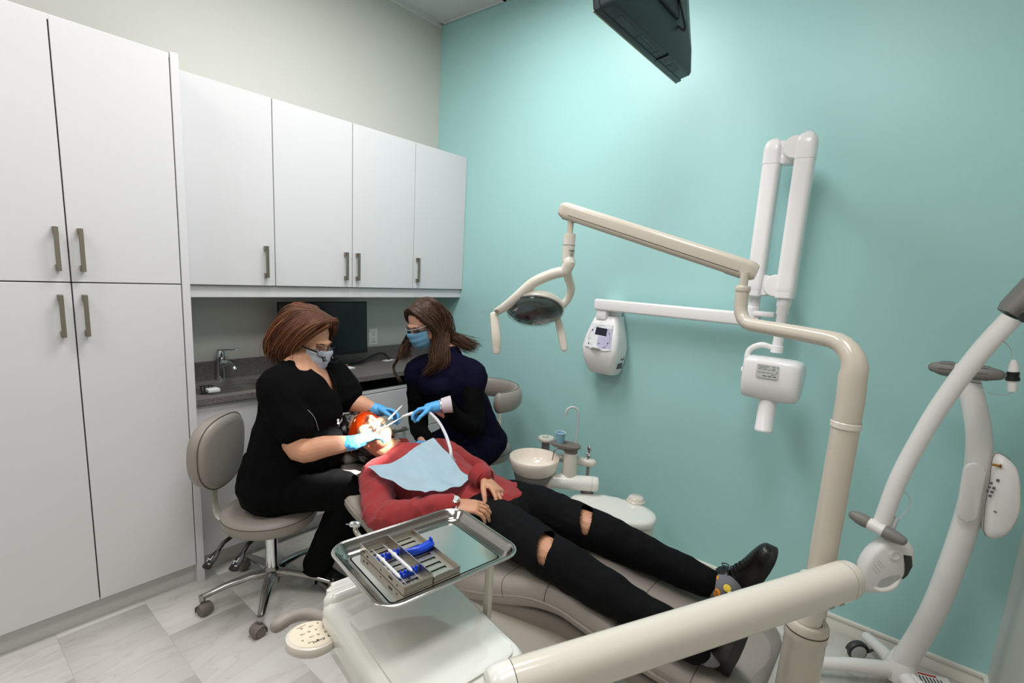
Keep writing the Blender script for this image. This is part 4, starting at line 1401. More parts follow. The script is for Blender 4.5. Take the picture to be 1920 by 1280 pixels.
for a in (20, 45, 70, 90, 110, 135, 160, 178):
    q = math.radians(a)
    pts.append(V((sp0.x, sp0.y, 0.875)) + sdr * 0.035 * (1 - math.cos(q)) + V((0, 0, 0.035 * math.sin(q))))
pts.append(pts[-1] + V((0, 0, -0.018)))
tube(b, pts, 0.0062, 10); ob('rinse_spout', b, M['tube'], t, 60)
b = nb(); q0 = V((tx, ty, 0.668)) + sdr * 0.03; q1 = q0 + sdr * 0.06; tube(b, cr([q0, q0 + sdr * 0.035 + V((0, 0, 0.012)), q1 + V((0, 0, 0.0)), q1 + sdr * 0.01 + V((0, 0, -0.055))], 5), 0.0042, 8); ob('bowl_rinse_pipe', b, M['steel2'], t, 60)
# side bar with handpiece rest and chrome valve
v0 = V((1.609, -0.447, 0.600)); v1 = V((1.778, -0.380, 0.600))
b = nb(); tube(b, [v0, v1], 0.024, 20, caps='round'); ob('side_bar', b, M['ivory'], t, 60)
vq = v1 - (v1 - v0).normalized() * 0.02
b = nb(); lathe(b, [(0, 0.6), (0.014, 0.62), (0.014, 0.645), (0.010, 0.65), (0.010, 0.672), (0.013, 0.674), (0.013, 0.69), (0.007, 0.70), (0, 0.701)], Matrix.Translation((vq.x, vq.y, 0)), 16); box(b, (vq.x - 0.008, vq.y - 0.01, 0.655), (0.012, 0.03, 0.008), 0.002); ob('valve', b, M['chrome'], t, 50)
b = nb(); tube(b, [(vq.x, vq.y, 0.6), (vq.x, vq.y, 0.50)], 0.009, 10); ob('valve_pipe', b, M['greyplastic'], t)
ks = V((1.424, -0.330, 0.638))
b = nb(); lathe(b, [(0, 0.694), (0.045, 0.694), (0.05, 0.70), (0.05, 0.71), (0.046, 0.716), (0, 0.717)], Matrix.Translation((ks.x, ks.y, ks.z - 0.706)), 28); kb = ob('assistant_keypad', b, M['ivory'], t, 50)
b = nb(); lathe(b, [(0.0, 0.58), (0.024, 0.58), (0.024, 0.695), (0, 0.695)], Matrix.Translation((ks.x, ks.y, ks.z - 0.706)), 20); tube(b, [(ks.x, ks.y, ks.z - 0.105), tuple(v0)], 0.02, 12); ob('keypad_post', b, M['greyplastic'], t)
b = nb()
for dx, dy in ((-0.014, -0.008), (0.012, -0.008), (0, 0.012)):
    lathe(b, [(0.004, 0.717), (0.0055, 0.7175), (0.004, 0.718)], Matrix.Translation((ks.x + dx, ks.y + dy, ks.z - 0.706)), 10)
box(b, (ks.x, ks.y - 0.02, ks.z + 0.0115), (0.02, 0.002, 0.001))
ob('keypad_symbols', b, M['inkgrey'], kb)
b = nb()
for i, (uu, vv_) in enumerate(((988, 912), (996, 914))):
    q = V((bcx - 0.02 + 0.03 * i, bcy - 0.03, 0.46)); tube(b, [q, q + V((0.0, 0, -0.2))], 0.007, 8)
ob('drain_hose', b, M['darkplastic'], t)
b = nb(); q = V((bcx + 0.055, bcy - 0.02, 0.47)); tube(b, [q, q + V((0.01, 0.0, -0.06)), q + V((0.02, -0.005, -0.14))], 0.009, 8); ob('amber_hose', b, M['yellowtube'], t)
b = nb(); q = V((bcx + 0.09, bcy + 0.01, 0.47)); tube(b, [q, q + V((0, 0, -0.32))], 0.02, 14); ob('drain_pipe', b, M['ivory'], t)
# paper cup
b = nb()
lathe(b, [(0, 0.7045), (0.021, 0.7045), (0.0285, 0.762)], Matrix.Translation((cp.x, cp.y, 0)), 24)
lathe(b, [(0.0275, 0.762), (0.02, 0.708), (0, 0.708)], Matrix.Translation((cp.x, cp.y, 0)), 24)
t = thing('paper_cup', 'light blue paper cup on the rinse unit cup stand', 'cup', (cp.x, cp.y, 0.7045))
ob('cup_wall', b, M['cupblue'], t, 50)
b = nb(); tube(b, [(cp.x + 0.0283 * math.cos(i * PI / 12), cp.y + 0.0283 * math.sin(i * PI / 12), 0.7625) for i in range(24)], 0.0016, 6, closed=True); lathe(b, [(0.0276, 0.761), (0.0203, 0.709), (0, 0.7086)], Matrix.Translation((cp.x, cp.y, 0)), 24); ob('cup_rim', b, M['white'], t, 50)

# ------------------------------------------------------------------ x-ray unit on the wall
t = thing('xray_unit', 'white wall mounted dental x-ray unit with folded scissor arms', 'x-ray unit', (2.0, -0.06, 1.0))
ya = -0.11
e0 = V((1.567, -0.110, 1.459)); e1 = V((2.469, -0.110, 1.464))
zarm = e0.z
e1.z = zarm
b = nb(); tube(b, [e0, e0 + V((0.012, 0, 0)), e1 - V((0.01, 0, 0)), e1], [0.93, 1.0, 1.0, 0.95], hint=(0, 0, 1), out2=rrect(0.066, 0.06, 0.012, 4)); ob('wall_arm', b, M['xwhite'], t, 40)
b = nb(); box2(b, (e0.x + 0.005, -0.075, zarm - 0.07), (e0.x + 0.12, 0, zarm + 0.03), 0.01, 2); ob('wall_bracket', b, M['xwhite'], t)
# control box under the left end
cx = V((1.630, -0.130, 1.340)); 
CBX = cx.x + 0.005
fz = [(1.395, 0.145, 0.10, 0.02), (1.37, 0.165, 0.12, 0.03), (1.28, 0.215, 0.147, 0.03), (1.21, 0.236, 0.165, 0.03), (1.16, 0.225, 0.16, 0.03), (1.08, 0.19, 0.135, 0.03), (1.05, 0.165, 0.11, 0.03)]
b = nb()
ctrlx = (V((1.501, -0.130, 1.228)).x + V((1.759, -0.070, 1.195)).x) / 2
secs = []
for z, wd, dp, r in fz:
    secs.append([V((ctrlx + p[0], -dp / 2 - 0.002 + p[1], z)) for p in rrect(wd, dp, r, 4)])
rings(b, secs); cb_ = ob('control_box', b, M['xwhite'], t, 40)
b = nb(); box2(b, (ctrlx - 0.055, -0.13, 1.37), (ctrlx + 0.015, -0.06, zarm - 0.026), 0.012, 2); ob('arm_joint', b, M['xwhite'], t)
b = nb(); lathe(b, [(0.026, zarm - 0.031), (0.026, zarm - 0.026)], Matrix.Translation((ctrlx - 0.015, -0.095, 0)), 20); ob('joint_gap', b, M['black'], t)
# sloped print panel on the front of the box
pz0, pz1 = 1.198, 1.352
py0, py1 = -0.1715, -0.1345


def pf(u_, v_, d=0.0):
    """point on the sloped front, u across -1..1, v 0 bottom..1 top"""
    z = pz0 + (pz1 - pz0) * v_
    hw = 0.094 - 0.018 * v_
    return V((ctrlx + u_ * hw, py0 + (py1 - py0) * v_ - d, z))


nrm = (pf(1, 0) - pf(-1, 0)).cross(pf(0, 1) - pf(0, 0)).normalized()
if nrm.y > 0:
    nrm = -nrm


def panel(outl, d0, d1):
    bm = nb()
    rings(bm, [[pf(a, c, d0) for a, c in outl], [pf(a, c, d1) for a, c in outl]])
    return bm


ob('print_panel', panel([(-0.95, 0.08), (-0.45, 0.02), (0.5, 0.0), (0.95, 0.06), (0.9, 0.98), (-0.85, 0.98)], -0.003, 0.0015), M['panelwhite'], cb_)
ob('lilac_field', panel([(-0.12, 0.08), (0.94, 0.10), (0.9, 0.84), (0.5, 0.84), (0.5, 0.52), (-0.12, 0.52)], 0.0014, 0.0019), M['lilac'], cb_)
ob('display', panel([(-0.42, 0.57), (0.5, 0.54), (0.5, 0.82), (-0.42, 0.85)], 0.0014, 0.0026), M['navyglass'], cb_)
b = nb()
RM = basis((1, 0, 0), V((1, 0, 0)).cross(nrm) * -1, nrm)


def mark(u_, v_, w_, h_):
    box(b, pf(u_, v_, 0.0022), (w_, h_, 0.0006), mtx=RM.to_3x3().to_4x4())


mark(-0.7, 0.40, 0.011, 0.0022)
mark(0.68, 0.30, 0.011, 0.0022); mark(0.68, 0.30, 0.0022, 0.011)
prism(b, [(0, 0.007), (-0.005, -0.005), (0.005, -0.005)], 0.0006, Matrix.Translation(pf(-0.66, 0.72, 0.0022)) @ RM.to_3x3().to_4x4())
mark(-0.72, 0.20, 0.007, 0.008); mark(0.0, 0.25, 0.003, 0.008); mark(0.08, 0.25, 0.003, 0.008)
prism(b, [(0.002, -0.004), (0.006, 0.004), (0.004, 0.0045), (0.0015, -0.001), (-0.003, 0.001), (-0.004, 0.0)], 0.0006, Matrix.Translation(pf(0.7, 0.66, 0.0022)) @ RM.to_3x3().to_4x4())
mark(-0.7, 0.07, 0.026, 0.0015); mark(0.25, 0.035, 0.02, 0.0012); mark(-0.1, 1.02, 0.012, 0.0015)
tube(b, [pf(0.8 * math.cos(q * PI / 12 - 1.2) , 0.47 + 0.42 * math.sin(q * PI / 12 - 1.2), 0.0021) for q in range(10)], 0.0006, 4)
tube(b, [pf(-0.86 * math.cos(q * PI / 12 - 1.0) , 0.5 + 0.42 * math.sin(q * PI / 12 - 1.0), 0.0021) for q in range(12)], 0.0006, 4)
lathe(b, [(0.0045, 0), (0.0055, 0.0004), (0.0045, 0.0006)], Matrix.Translation(pf(0.5, 0.12, 0.0022)) @ RM.to_3x3().to_4x4(), 12)
ob('print_marks', b, M['ink'], cb_)
b = nb(); lathe(b, [(0.0, -0.012), (0.03, -0.012), (0.034, 0.0), (0.03, 0.004), (0.026, -0.004), (0, -0.008)], zto(V((0, -0.5, -1)), (ctrlx - 0.01, -0.162, 1.198)), 22); ob('thumb_notch', b, M['kick'], cb_)
b = nb()
box2(b, (ctrlx + 0.098, -0.10, 1.092), (ctrlx + 0.1055, -0.045, 1.125)); ob('rating_label', b, M['inkgrey'], cb_)
b = nb()
for a, c in (((-0.075, 1.145), (-0.045, 1.145)), ((-0.075, 1.175), (-0.045, 1.175)), ((-0.075, 1.145), (-0.075, 1.175)), ((-0.045, 1.145), (-0.045, 1.175))):
    tube(b, [(ctrlx + 0.1115, a[0], a[1]), (ctrlx + 0.1115, c[0], c[1])], 0.002, 5)
ob('label_frame', b, M['ink'], cb_)
# folded beams
g0 = V((2.441, -0.140, 1.570)); g0t = V((2.436, -0.140, 2.226))
h0_ = V((2.585, -0.240, 1.580)); h0t = V((2.595, -0.240, 2.207))
gx, hx = (g0.x + g0t.x) / 2, (h0_.x + h0t.x) / 2
yb1, yb2 = -0.14, -0.24
olb = rrect(0.076, 0.082, 0.022, 5)
for nm, x, y, zb, zt2, s in (('lower_beam', gx, yb1, 1.575, 2.245, 1), ('upper_beam', hx, yb2, 1.575, 2.235, -1)):
    b = nb(); tube(b, [(x, y, zb), (x, y, zb + 0.02), (x, y, zt2 - 0.02), (x, y, zt2)], [0.97, 1, 1, 0.97], hint=(1, 0, 0), out2=olb); bm_o = ob(nm, b, M['xwhite'], t, 45)
    for zc, sg in ((zt2 - 0.075, 1), (zb + 0.10, -1)):
        # rounded end caps, slightly proud of the beam
        b = nb(); pts, rs = [], []
        for k_ in range(8):
            f = k_ / 7
            pts.append((x, y, zc + sg * (0.0 + f * 0.115)))
            rs.append(1.035 if f < 0.55 else 1.035 * math.sqrt(max(0.03, 1 - ((f - 0.55) / 0.46) ** 2)))
        tube(b, pts, rs, hint=(1, 0, 0), out2=olb); ob('beam_cap', b, M['xwhite'], bm_o, 45)
        b = nb(); lathe(b, [(0, -0.03), (0.046, -0.03), (0.05, -0.024), (0.05, 0.02), (0.044, 0.03), (0, 0.032)], zto((0.0, -1, 0), (x + s * 0.04, y, zc + sg * 0.05)), 28); ob('elbow_disc', b, M['xwhite'], bm_o, 45)
b = nb(); box2(b, (gx + 0.05, -0.22, 2.155), (hx - 0.04, -0.155, 2.19), 0.006); ob('elbow_link', b, M['xwhite'], t)
b = nb(); lathe(b, [(0, zarm), (0.03, zarm), (0.03, zarm + 0.06), (0.026, zarm + 0.065), (0.026, 1.60), (0, 1.60)], Matrix.Translation((gx, yb1 + 0.02, 0)), 22); ob('beam_pivot', b, M['xwhite'], t)
b = nb(); box2(b, (e1.x - 0.03, -0.15, zarm + 0.018), (e1.x + 0.07, -0.08, zarm + 0.045), 0.008); ob('pivot_plate', b, M['xwhite'], t)
# drop tube, bracket and head
dz0 = 1.33
b = nb(); lathe(b, [(0, dz0), (0.026, dz0), (0.026, dz0 + 0.03), (0.022, dz0 + 0.032), (0.022, 1.50), (0.026, 1.505), (0.026, 1.535), (0.03, 1.54), (0.03, 1.60), (0, 1.6)], Matrix.Translation((hx, yb2, 0)), 22); ob('drop_tube', b, M['xwhite'], t, 45)
hc = V((2.598, -0.270, 1.218))
b = nb(); tube(b, cr([(hx - 0.01, yb2, dz0 + 0.016), (2.526, -0.250, 1.357), (2.477, -0.250, 1.325), (2.475, -0.260, 1.265), (2.484, -0.270, 1.222)], 5), [0.012] * 4 + [0.013] * 17, 14, caps='round'); ob('yoke', b, M['xwhite'], t, 60)
ax = V((1, 0, 0.02)).normalized()
b = nb(); tube(b, [V((2.473, -0.270, 1.231)) - ax * 0.012, V((2.473, -0.270, 1.231)) + ax * 0.03], 0.017, 18); ob('yoke_knob', b, M['xwhite'], t)
# head: D-shaped body, axis along x
b = nb()
prof = [(-0.075, 0.062), (-0.06, 0.078), (-0.02, 0.083), (0.03, 0.078), (0.058, 0.058), (0.068, 0.03), (0.05, -0.02), (0.012, -0.07), (-0.012, -0.088), (-0.04, -0.088), (-0.06, -0.07), (-0.075, -0.02)]
prof = [p[:2] for p in cr(prof, 3, closed=True)]
secs = []
for x_, f in ((-0.118, 0.80), (-0.114, 0.92), (-0.10, 0.985), (-0.05, 1.0), (0.05, 1.0), (0.085, 0.985), (0.108, 0.92), (0.118, 0.78)):
    secs.append([V((hc.x + x_ * 1.0, hc.y + p[0] * f * 1.15, hc.z + p[1] * f * 1.12 + 0.0)) for p in prof])
rings(b, secs); xh = ob('tube_head', b, M['xwhite'], t, 50)
cn0 = V((2.595, -0.290, 1.111)); cn1 = V((2.597, -0.310, 0.975))
cd = (cn1 - cn0).normalized()
b = nb(); tube(b, [cn0 - cd * 0.05, cn0, cn1 - cd * 0.008, cn1 - cd * 0.007, cn1], [0.030, 0.037, 0.0375, 0.0385, 0.0375], 26, caps='flat'); ob('beam_cone', b, M['xwhite'], t, 50)
lfz = hc.z + 0.035
LBF = basis((1, 0, 0), (0, 0, 1), (0, -1, 0), (hc.x - 0.01, hc.y - 0.0905, lfz + 0.002)) @ rotm('X', -0.08)
b = nb(); prism(b, rrect(0.088, 0.058, 0.002, 2), 0.0015, LBF); lb_ = ob('rating_label', b, M['label'], xh)
b = nb()
random.seed(3)
for r_ in range(7):
    x_ = -0.036
    while x_ < 0.034:
        w_ = random.uniform(0.006, 0.018)
        if random.random() < 0.75:
            box(b, LBF @ V((x_ + w_ / 2, 0.022 - r_ * 0.007, 0.0018)), (min(w_, 0.038 - x_), 0.0016 if r_ < 6 else 0.003, 0.0005), mtx=LBF.to_3x3().to_4x4())
        x_ += w_ + 0.004
ob('label_print', b, M['ink'], lb_)

# ------------------------------------------------------------------ whitening lamp stand at the right
t = thing('whitening_lamp_stand', 'white wheeled whitening lamp stand with curved pillar and grey grips at the right wall', 'lamp stand', (3.23, -0.2, 0))
b = nb()
pc = cr([(3.230, -0.220, 0.083), (3.289, -0.240, 0.374), (3.318, -0.260, 0.673), (3.326, -0.270, 0.918), (3.310, -0.280, 1.103), (3.281, -0.280, 1.218), (3.237, -0.280, 1.346)], 6)
tube(b, pc, [(0.050 - 0.014 * i / 36, 0.038 - 0.006 * i / 36) for i in range(37)], 20, hint=(0.8, 0.6, 0)); pil = ob('pillar', b, M['stand'], t, 60)
# base legs
hub = V(pc[0]); hub.z = 0.10
b = nb(); lathe(b, [(0, 0.035), (0.055, 0.035), (0.06, 0.055), (0.055, 0.10), (0.03, 0.16), (0, 0.17)], Matrix.Translation((hub.x, hub.y, 0)), 24); ob('base_hub', b, M['stand'], t, 60)
tips = [V((3.106, -0.076, 0.070)), V((2.897, -0.452, 0.060)), V((hub.x + 0.2, hub.y - 0.35, 0.06)), V((min(hub.x + 0.16, 3.46), hub.y - 0.16, 0.06))]
tips[0].y = min(tips[0].y, -0.07)
hub.z = 0.065
for i, tp_ in enumerate(tips):
    h1 = V((hub.x, hub.y, 0.068))
    b = nb(); tube(b, [h1, h1 * 0.5 + tp_ * 0.5 + V((0, 0, 0.008)), tp_], [0.032, 0.027, 0.022], 16, caps='round'); ob('base_leg', b, M['stand'], t, 60)
cast = [V((3.080, -0.174, 0.041)), V((2.869, -0.487, 0.041)), V((hub.x + 0.2, hub.y - 0.35, 0.041)), V((min(hub.x + 0.16, 3.46), hub.y - 0.16, 0.041))]
for i, c in enumerate(cast):
    ax = V((0.62, -0.78, 0)).normalized()
    b = nb()
    lathe(b, [(0, -0.011), (0.036, -0.011), (0.041, -0.007), (0.041, 0.007), (0.036, 0.011), (0, 0.011)], zto(ax, c), 24)
    wl = ob('caster', b, M['darkplastic'], t, 50)
    b = nb(); lathe(b, [(0, 0.0135), (0.030, 0.013), (0.034, 0.011)], zto(ax, c), 24); ob('wheel_disc', b, M['label'], wl, 60)
    b = nb()
    lat = ax.cross(V((0, 0, 1)))
    tube(b, [c + lat * (math.cos(math.radians(q)) * 0.047) + V((0, 0, math.sin(math.radians(q)) * 0.047)) for q in range(10, 190, 20)], [(0.014, 0.005)] * 9, 8, hint=ax)
    tube(b, [c - lat * 0.046 + V((0, 0, 0.004)), c - lat * 0.068 + V((0, 0, 0.012))], [(0.009, 0.007), (0.006, 0.004)], 8, hint=ax, caps='round')
    lathe(b, [(0, 0.03), (0.01, 0.03), (0.01, 0.05), (0, 0.05)], Matrix.Translation((c.x, c.y, 0)), 10)
    ob('caster_hood', b, M['darkplastic'], wl, 50)
# power pack on the pillar and pad on its face
fr_ = basis((0.8, 0.6, 0), (0, 0, 1), (0.6, -0.8, 0))
b = nb()
pk = [((3.355, -0.300, 1.080)), ((3.407, -0.300, 1.055)), ((3.431, -0.300, 0.973)), ((3.441, -0.300, 0.886)), ((3.421, -0.300, 0.796)), ((3.379, -0.300, 0.773)), ((3.363, -0.300, 0.857)), ((3.357, -0.300, 0.979))]
pk = [V(q[:3]) for q in cr(pk, 4, closed=True)]
pkc = sum(pk, V((0, 0, 0))) / len(pk)
dn = V((0.25, -0.97, 0))
secs = []
for d_, f in ((-0.05, 0.80), (-0.045, 0.92), (-0.03, 0.985), (0.0, 1.0), (0.02, 0.98), (0.034, 0.9), (0.04, 0.75)):
    secs.append([pkc + (p - pkc) * f + dn * d_ for p in pk])
rings(b, secs); pw = ob('power_pack', b, M['stand'], t, 50)
b = nb(); tube(b, [pkc + (p - pkc) * 1.003 for p in pk], 0.0012, 5, closed=True); ob('pack_seam', b, M['seam'], pw)
b = nb()
q = V((3.360, -0.340, 1.048)); tube(b, [q + V((-0.012, 0, 0)), q + V((0.008, 0, 0))], 0.0045, 10); lathe(b, [(0.002, 0), (0.008, 0.002), (0.006, 0.005), (0, 0.006)], zto((1, 0, 0), q + V((0.008, 0, 0))), 12); ob('pack_screw', b, mat('brass', (170, 120, 60), 0.3, 1.0), pw)
b = nb()
for i in range(5):
    for j in range(2):
        if (i * 3 + j) % 4:
            q = V((3.358, -0.342, 0.996)) + V((0.002 - 0.0025 * i + 0.012 * j, 0, -0.0155 * i)); box(b, q, (0.008, 0.002, 0.009))
box(b, V((3.384, -0.342, 0.882)), (0.009, 0.002, 0.003))
ob('pack_print', b, M['inkgrey'], pw)
b = nb(); prism(b, rrect(0.062, 0.225, 0.03, 6), 0.016, basis((0.93, 0.36, 0.04), (-0.04, 0, 1), (0.36, -0.93, 0), V((3.309, -0.315, 0.925))), 0.006, 2); ob('pillar_pad', b, M['stand'], pil, 50)
# cross grip on top of the pillar
gc = V((3.232, -0.290, 1.356))
gl = V((3.142, -0.290, 1.359)); gr = V((3.315, -0.330, 1.364))
b = nb(); tube(b, [gl * 0.55 + gr * 0.45 - (gr - gl) * 0.12, gl * 0.45 + gr * 0.55 + (gr - gl) * 0.02], 0.024, 18); lathe(b, [(0, -0.02), (0.03, -0.02), (0.027, 0.01), (0, 0.012)], Matrix.Translation(gc + V((0, 0, -0.012))), 18); ob('grip_hub', b, M['stand'], t, 50)
for a_, c_ in ((gl + (gr - gl) * 0.32, gl), (gl + (gr - gl) * 0.56, gr)):
    b = nb(); tube(b, [a_, a_ * 0.75 + c_ * 0.25, a_ * 0.3 + c_ * 0.7, c_], [0.025, 0.0275, 0.025, 0.019], 18, caps='round'); g_ = ob('grip', b, M['greyplastic'], t, 50)
    b = nb()
    for k_ in range(8):
        ww = zto(c_ - a_)
        o_ = ww.to_3x3() @ V((math.cos(k_ * PI / 4), math.sin(k_ * PI / 4), 0))
        tube(b, [a_ + o_ * 0.0255, a_ * 0.75 + c_ * 0.25 + o_ * 0.0278, a_ * 0.3 + c_ * 0.7 + o_ * 0.0253], 0.0007, 4)
    ob('grip_ridges', b, M['darkplastic'], g_)
b = nb(); lathe(b, [(0.036, 0), (0.0375, 0.001), (0.036, 0.002)], zto((0.1, 0, 1), V(pc[-2])), 20); ob('pillar_seam', b, M['seam'], pil)
# swing arm with lamp head
b = nb()
am = cr([(3.296, -0.520, 1.567), (3.243, -0.520, 1.456), (3.182, -0.510, 1.290), (3.136, -0.500, 1.124), (3.099, -0.500, 0.957), (3.076, -0.500, 0.771)], 6)
tube(b, am, [(0.0295 - 0.002 * i / 30, 0.029) for i in range(31)], 20, hint=(0.8, 0.6, 0)); sw = ob('swing_arm', b, M['stand'], t, 60)
jp0, jp1 = V((3.290, -0.520, 1.577)), V((3.356, -0.500, 1.705))
b = nb(); tube(b, [jp0, jp0 * 0.85 + jp1 * 0.15, jp1], [0.84, 1.0, 1.0], hint=(-0.6, -0.4, 0.7), out2=rrect(0.075, 0.07, 0.022, 5)); ob('joint_cover', b, M['greyplastic'], t, 45)
b = nb(); lathe(b, [(0, 0), (0.022, 0.0), (0.02, 0.004), (0, 0.004)], zto((0.45, -0.85, -0.2), V((3.324, -0.560, 1.578))), 18); ob('joint_cap', b, M['darkplastic'], t)
lk = [tuple(jp1), (3.45, -0.47, 1.735), (3.48, -0.47, 1.75), (3.519, -0.47, 1.76)]
b = nb(); tube(b, cr(lk, 5), 0.02, 14); ob('arm_link', b, M['stand'], t, 60)
hl, hr_ = V((2.990, -0.500, 0.780)), V((3.140, -0.540, 0.755))
b = nb(); tube(b, [hl * 0.7 + hr_ * 0.3, hl * 0.35 + hr_ * 0.65], [0.0215, 0.024], 16); tube(b, [am[-1], V(am[-1]) * 0.5 + (hl * 0.5 + hr_ * 0.5) * 0.5, hl * 0.5 + hr_ * 0.5], [0.027, 0.026, 0.022], 16); ob('head_yoke', b, M['stand'], t, 60)
for a_, c_ in ((hl * 0.68 + hr_ * 0.32, hl), (hl * 0.42 + hr_ * 0.58, hr_)):
    b = nb(); tube(b, [a_, a_ * 0.7 + c_ * 0.3, a_ * 0.3 + c_ * 0.7, c_], [0.022, 0.0245, 0.0225, 0.018], 18, caps='round'); ob('grip', b, M['greyplastic'], t, 50)
lc = V((3.104, -0.500, 0.629))
vw = (V((3.07, -2.71, 1.61)) - lc).normalized()
hd = basis((0.82, 0.57, 0.0), V((0, 0, 1)), V((0.57, -0.82, 0)), lc)
hd = hd @ rotm('Z', math.radians(-25))
outl = [(0.0, 0.098), (0.04, 0.09), (0.066, 0.06), (0.074, 0.01), (0.066, -0.04), (0.04, -0.085), (0.0, -0.105), (-0.035, -0.085), (-0.062, -0.035), (-0.066, 0.02), (-0.05, 0.07), (-0.025, 0.092)]
outl = [(p[0] * 1.08, p[1] * 1.22) for p in cr(outl, 4, closed=True)]
b = nb()
secs = [[hd @ V((p[0] * f, p[1] * f, z)) for p in outl] for z, f in ((-0.04, 0.75), (-0.034, 0.9), (-0.02, 0.98), (0.0, 1.0), (0.012, 0.98), (0.021, 0.92), (0.026, 0.8))]
rings(b, secs); lh = ob('lamp_head', b, M['stand'], t, 50)
b = nb()
tube(b, cr([hd @ V((0.068, -0.005, 0.012)), hd @ V((0.058, -0.05, 0.03)), hd @ V((0.03, -0.085, 0.03)), hd @ V((0.0, -0.095, 0.014))], 5), 0.009, 10, caps='round'); ob('carry_handle', b, M['stand'], lh, 60)
b = nb(); prism(b, [p[:2] for p in cr([(0.0, 0.0), (0.03, 0.022), (0.034, 0.0), (0.012, -0.045), (-0.012, -0.055), (-0.016, -0.03)], 4, closed=True)], 0.002, hd @ Matrix.Translation((0.024, -0.025, 0.0255))); ob('handle_recess', b, M['label'], lh, 50)
b = nb(); prism(b, [(0.045, 0.082), (0.072, 0.05), (0.079, 0.01), (0.074, -0.012), (0.062, 0.012), (0.045, 0.045), (0.015, 0.07)], 0.02, hd @ Matrix.Translation((0, 0, 0.008)), 0.005, 2); ob('corner_guard', b, M['darkplastic'], lh, 50)
b = nb(); lathe(b, [(0.0, 0), (0.021, 0.0), (0.022, 0.006), (0.015, 0.008), (0.014, 0.004), (0, 0.003)], hd @ Matrix.Translation((-0.008, 0.055, 0.0245)), 20); ob('swivel_ring', b, M['stand'], lh, 50)
b = nb()
for y_, w_ in ((0.002, 0.04), (-0.008, 0.028), (-0.022, 0.04), (-0.034, 0.034)):
    box(b, hd @ V((-0.03, y_, 0.0262)), (w_, 0.0013, 0.0012), mtx=hd.to_3x3().to_4x4() @ rotm('Z', -0.35))
ob('embossed_print', b, M['label'], lh)
b = nb(); prism(b, [(-0.06, -0.05), (-0.008, -0.1), (0.0, -0.122), (-0.01, -0.132), (-0.055, -0.082)], 0.028, hd @ Matrix.Translation((0, 0, -0.03)), 0.003, 1); ob('light_guard', b, M['cleargrey'], lh, 40)
b = nb(); tube(b, cr([(3.093, -0.490, 0.915), (3.131, -0.480, 0.910), (3.146, -0.480, 0.874), (3.129, -0.490, 0.823), (3.112, -0.500, 0.800), (3.108, -0.500, 0.773)], 6), 0.0022, 6); ob('head_cable', b, M['tube'], t, 60)
b = nb(); tube(b, [(3.117, -0.495, 0.816), (3.108, -0.500, 0.773)], [0.008, 0.011], 10); ob('cable_plug', b, M['tube'], t, 60)
b = nb(); tube(b, cr([(3.281, -0.500, 1.496), (3.302, -0.490, 1.483), (3.316, -0.480, 1.463), (3.323, -0.480, 1.438)], 6), 0.0015, 6); tube(b, cr([(3.342, -0.480, 1.330), (3.328, -0.460, 1.316), (3.302, -0.400, 1.305), (3.281, -0.320, 1.304)], 6), 0.0015, 6); ob('hanging_cable', b, M['tube'], t, 60)
q0, q1 = V((3.327, -0.480, 1.435)), V((3.339, -0.480, 1.333))
b = nb(); tube(b, [q0, q0 * 0.8 + q1 * 0.2, q0 * 0.62 + q1 * 0.38], [0.006, 0.013, 0.014], 14); pg = ob('hanging_plug', b, M['stand'], t, 50)
b = nb(); tube(b, [q0 * 0.35 + q1 * 0.65, q1], [0.014, 0.011], 14); ob('plug_tip', b, M['stand'], pg, 50)
b = nb(); tube(b, [q0 * 0.62 + q1 * 0.38, q0 * 0.55 + q1 * 0.45, q0 * 0.48 + q1 * 0.52, q0 * 0.42 + q1 * 0.58, q0 * 0.34 + q1 * 0.66], [0.0155, 0.0165, 0.015, 0.018, 0.018], 14); ob('plug_collar', b, M['black'], pg, 50)

# paper booklet and small wall foot things by the stand
b = nb(); q0 = V((3.347, -0.108, 0.060)); PBM = Matrix.Translation((3.345, -0.105, 0.0)) @ rotm('Z', 0.35)
t = thing('printed_leaflet', 'printed leaflet with black text lying at the foot of the lamp stand', 'leaflet', PBM.translation)
prism(b, rrect(0.16, 0.11, 0.003), 0.003, PBM); ob('paper', b, M['white'], t)
b = nb()
for i in range(9):
    box(b, PBM @ V((-0.06 + i * 0.013, -0.008, 0.0032)), (0.005, 0.075, 0.0004), mtx=PBM.to_3x3().to_4x4())
ob('text_lines', b, M['ink'], t)
b = nb(); box(b, PBM @ V((0.0, 0.043, 0.0032)), (0.07, 0.012, 0.0004), mtx=PBM.to_3x3().to_4x4()); ob('red_heading', b, mat('red_print', (190, 70, 60), 0.6), t)

# ------------------------------------------------------------------ television hung from the ceiling, seen from behind and below
y0, y1 = -1.27, -0.60
TX, TZ = 2.135, 2.425
t = thing('television', 'black ceiling hung television seen from below, screen turned from the camera', 'television', (TX + 0.05, (y0 + y1) / 2, TZ))
TVM = Matrix.Translation((TX, (y0 + y1) / 2, TZ)) @ rotm('Y', math.radians(-10))
hw = (y1 - y0) / 2
b = nb(); box(b, (0.012, 0, 0.20), (0.024, 2 * hw, 0.40), 0.005, 2); bmesh.ops.transform(b, matrix=TVM, verts=b.verts); ob('screen_frame', b, M['tvblack'], t)
b = nb(); box(b, (-0.0008, 0, 0.205), (0.0016, 2 * hw - 0.04, 0.355)); bmesh.ops.transform(b, matrix=TVM, verts=b.verts); ob('screen', b, M['screen'], t)
b = nb(); tube(b, [TVM @ V((0.002, -hw + 0.003, 0.002)), TVM @ V((0.002, hw - 0.003, 0.002))], 0.0035, 8, caps='round'); ob('edge_strip', b, M['nickel'], t)
b = nb()
secs = []
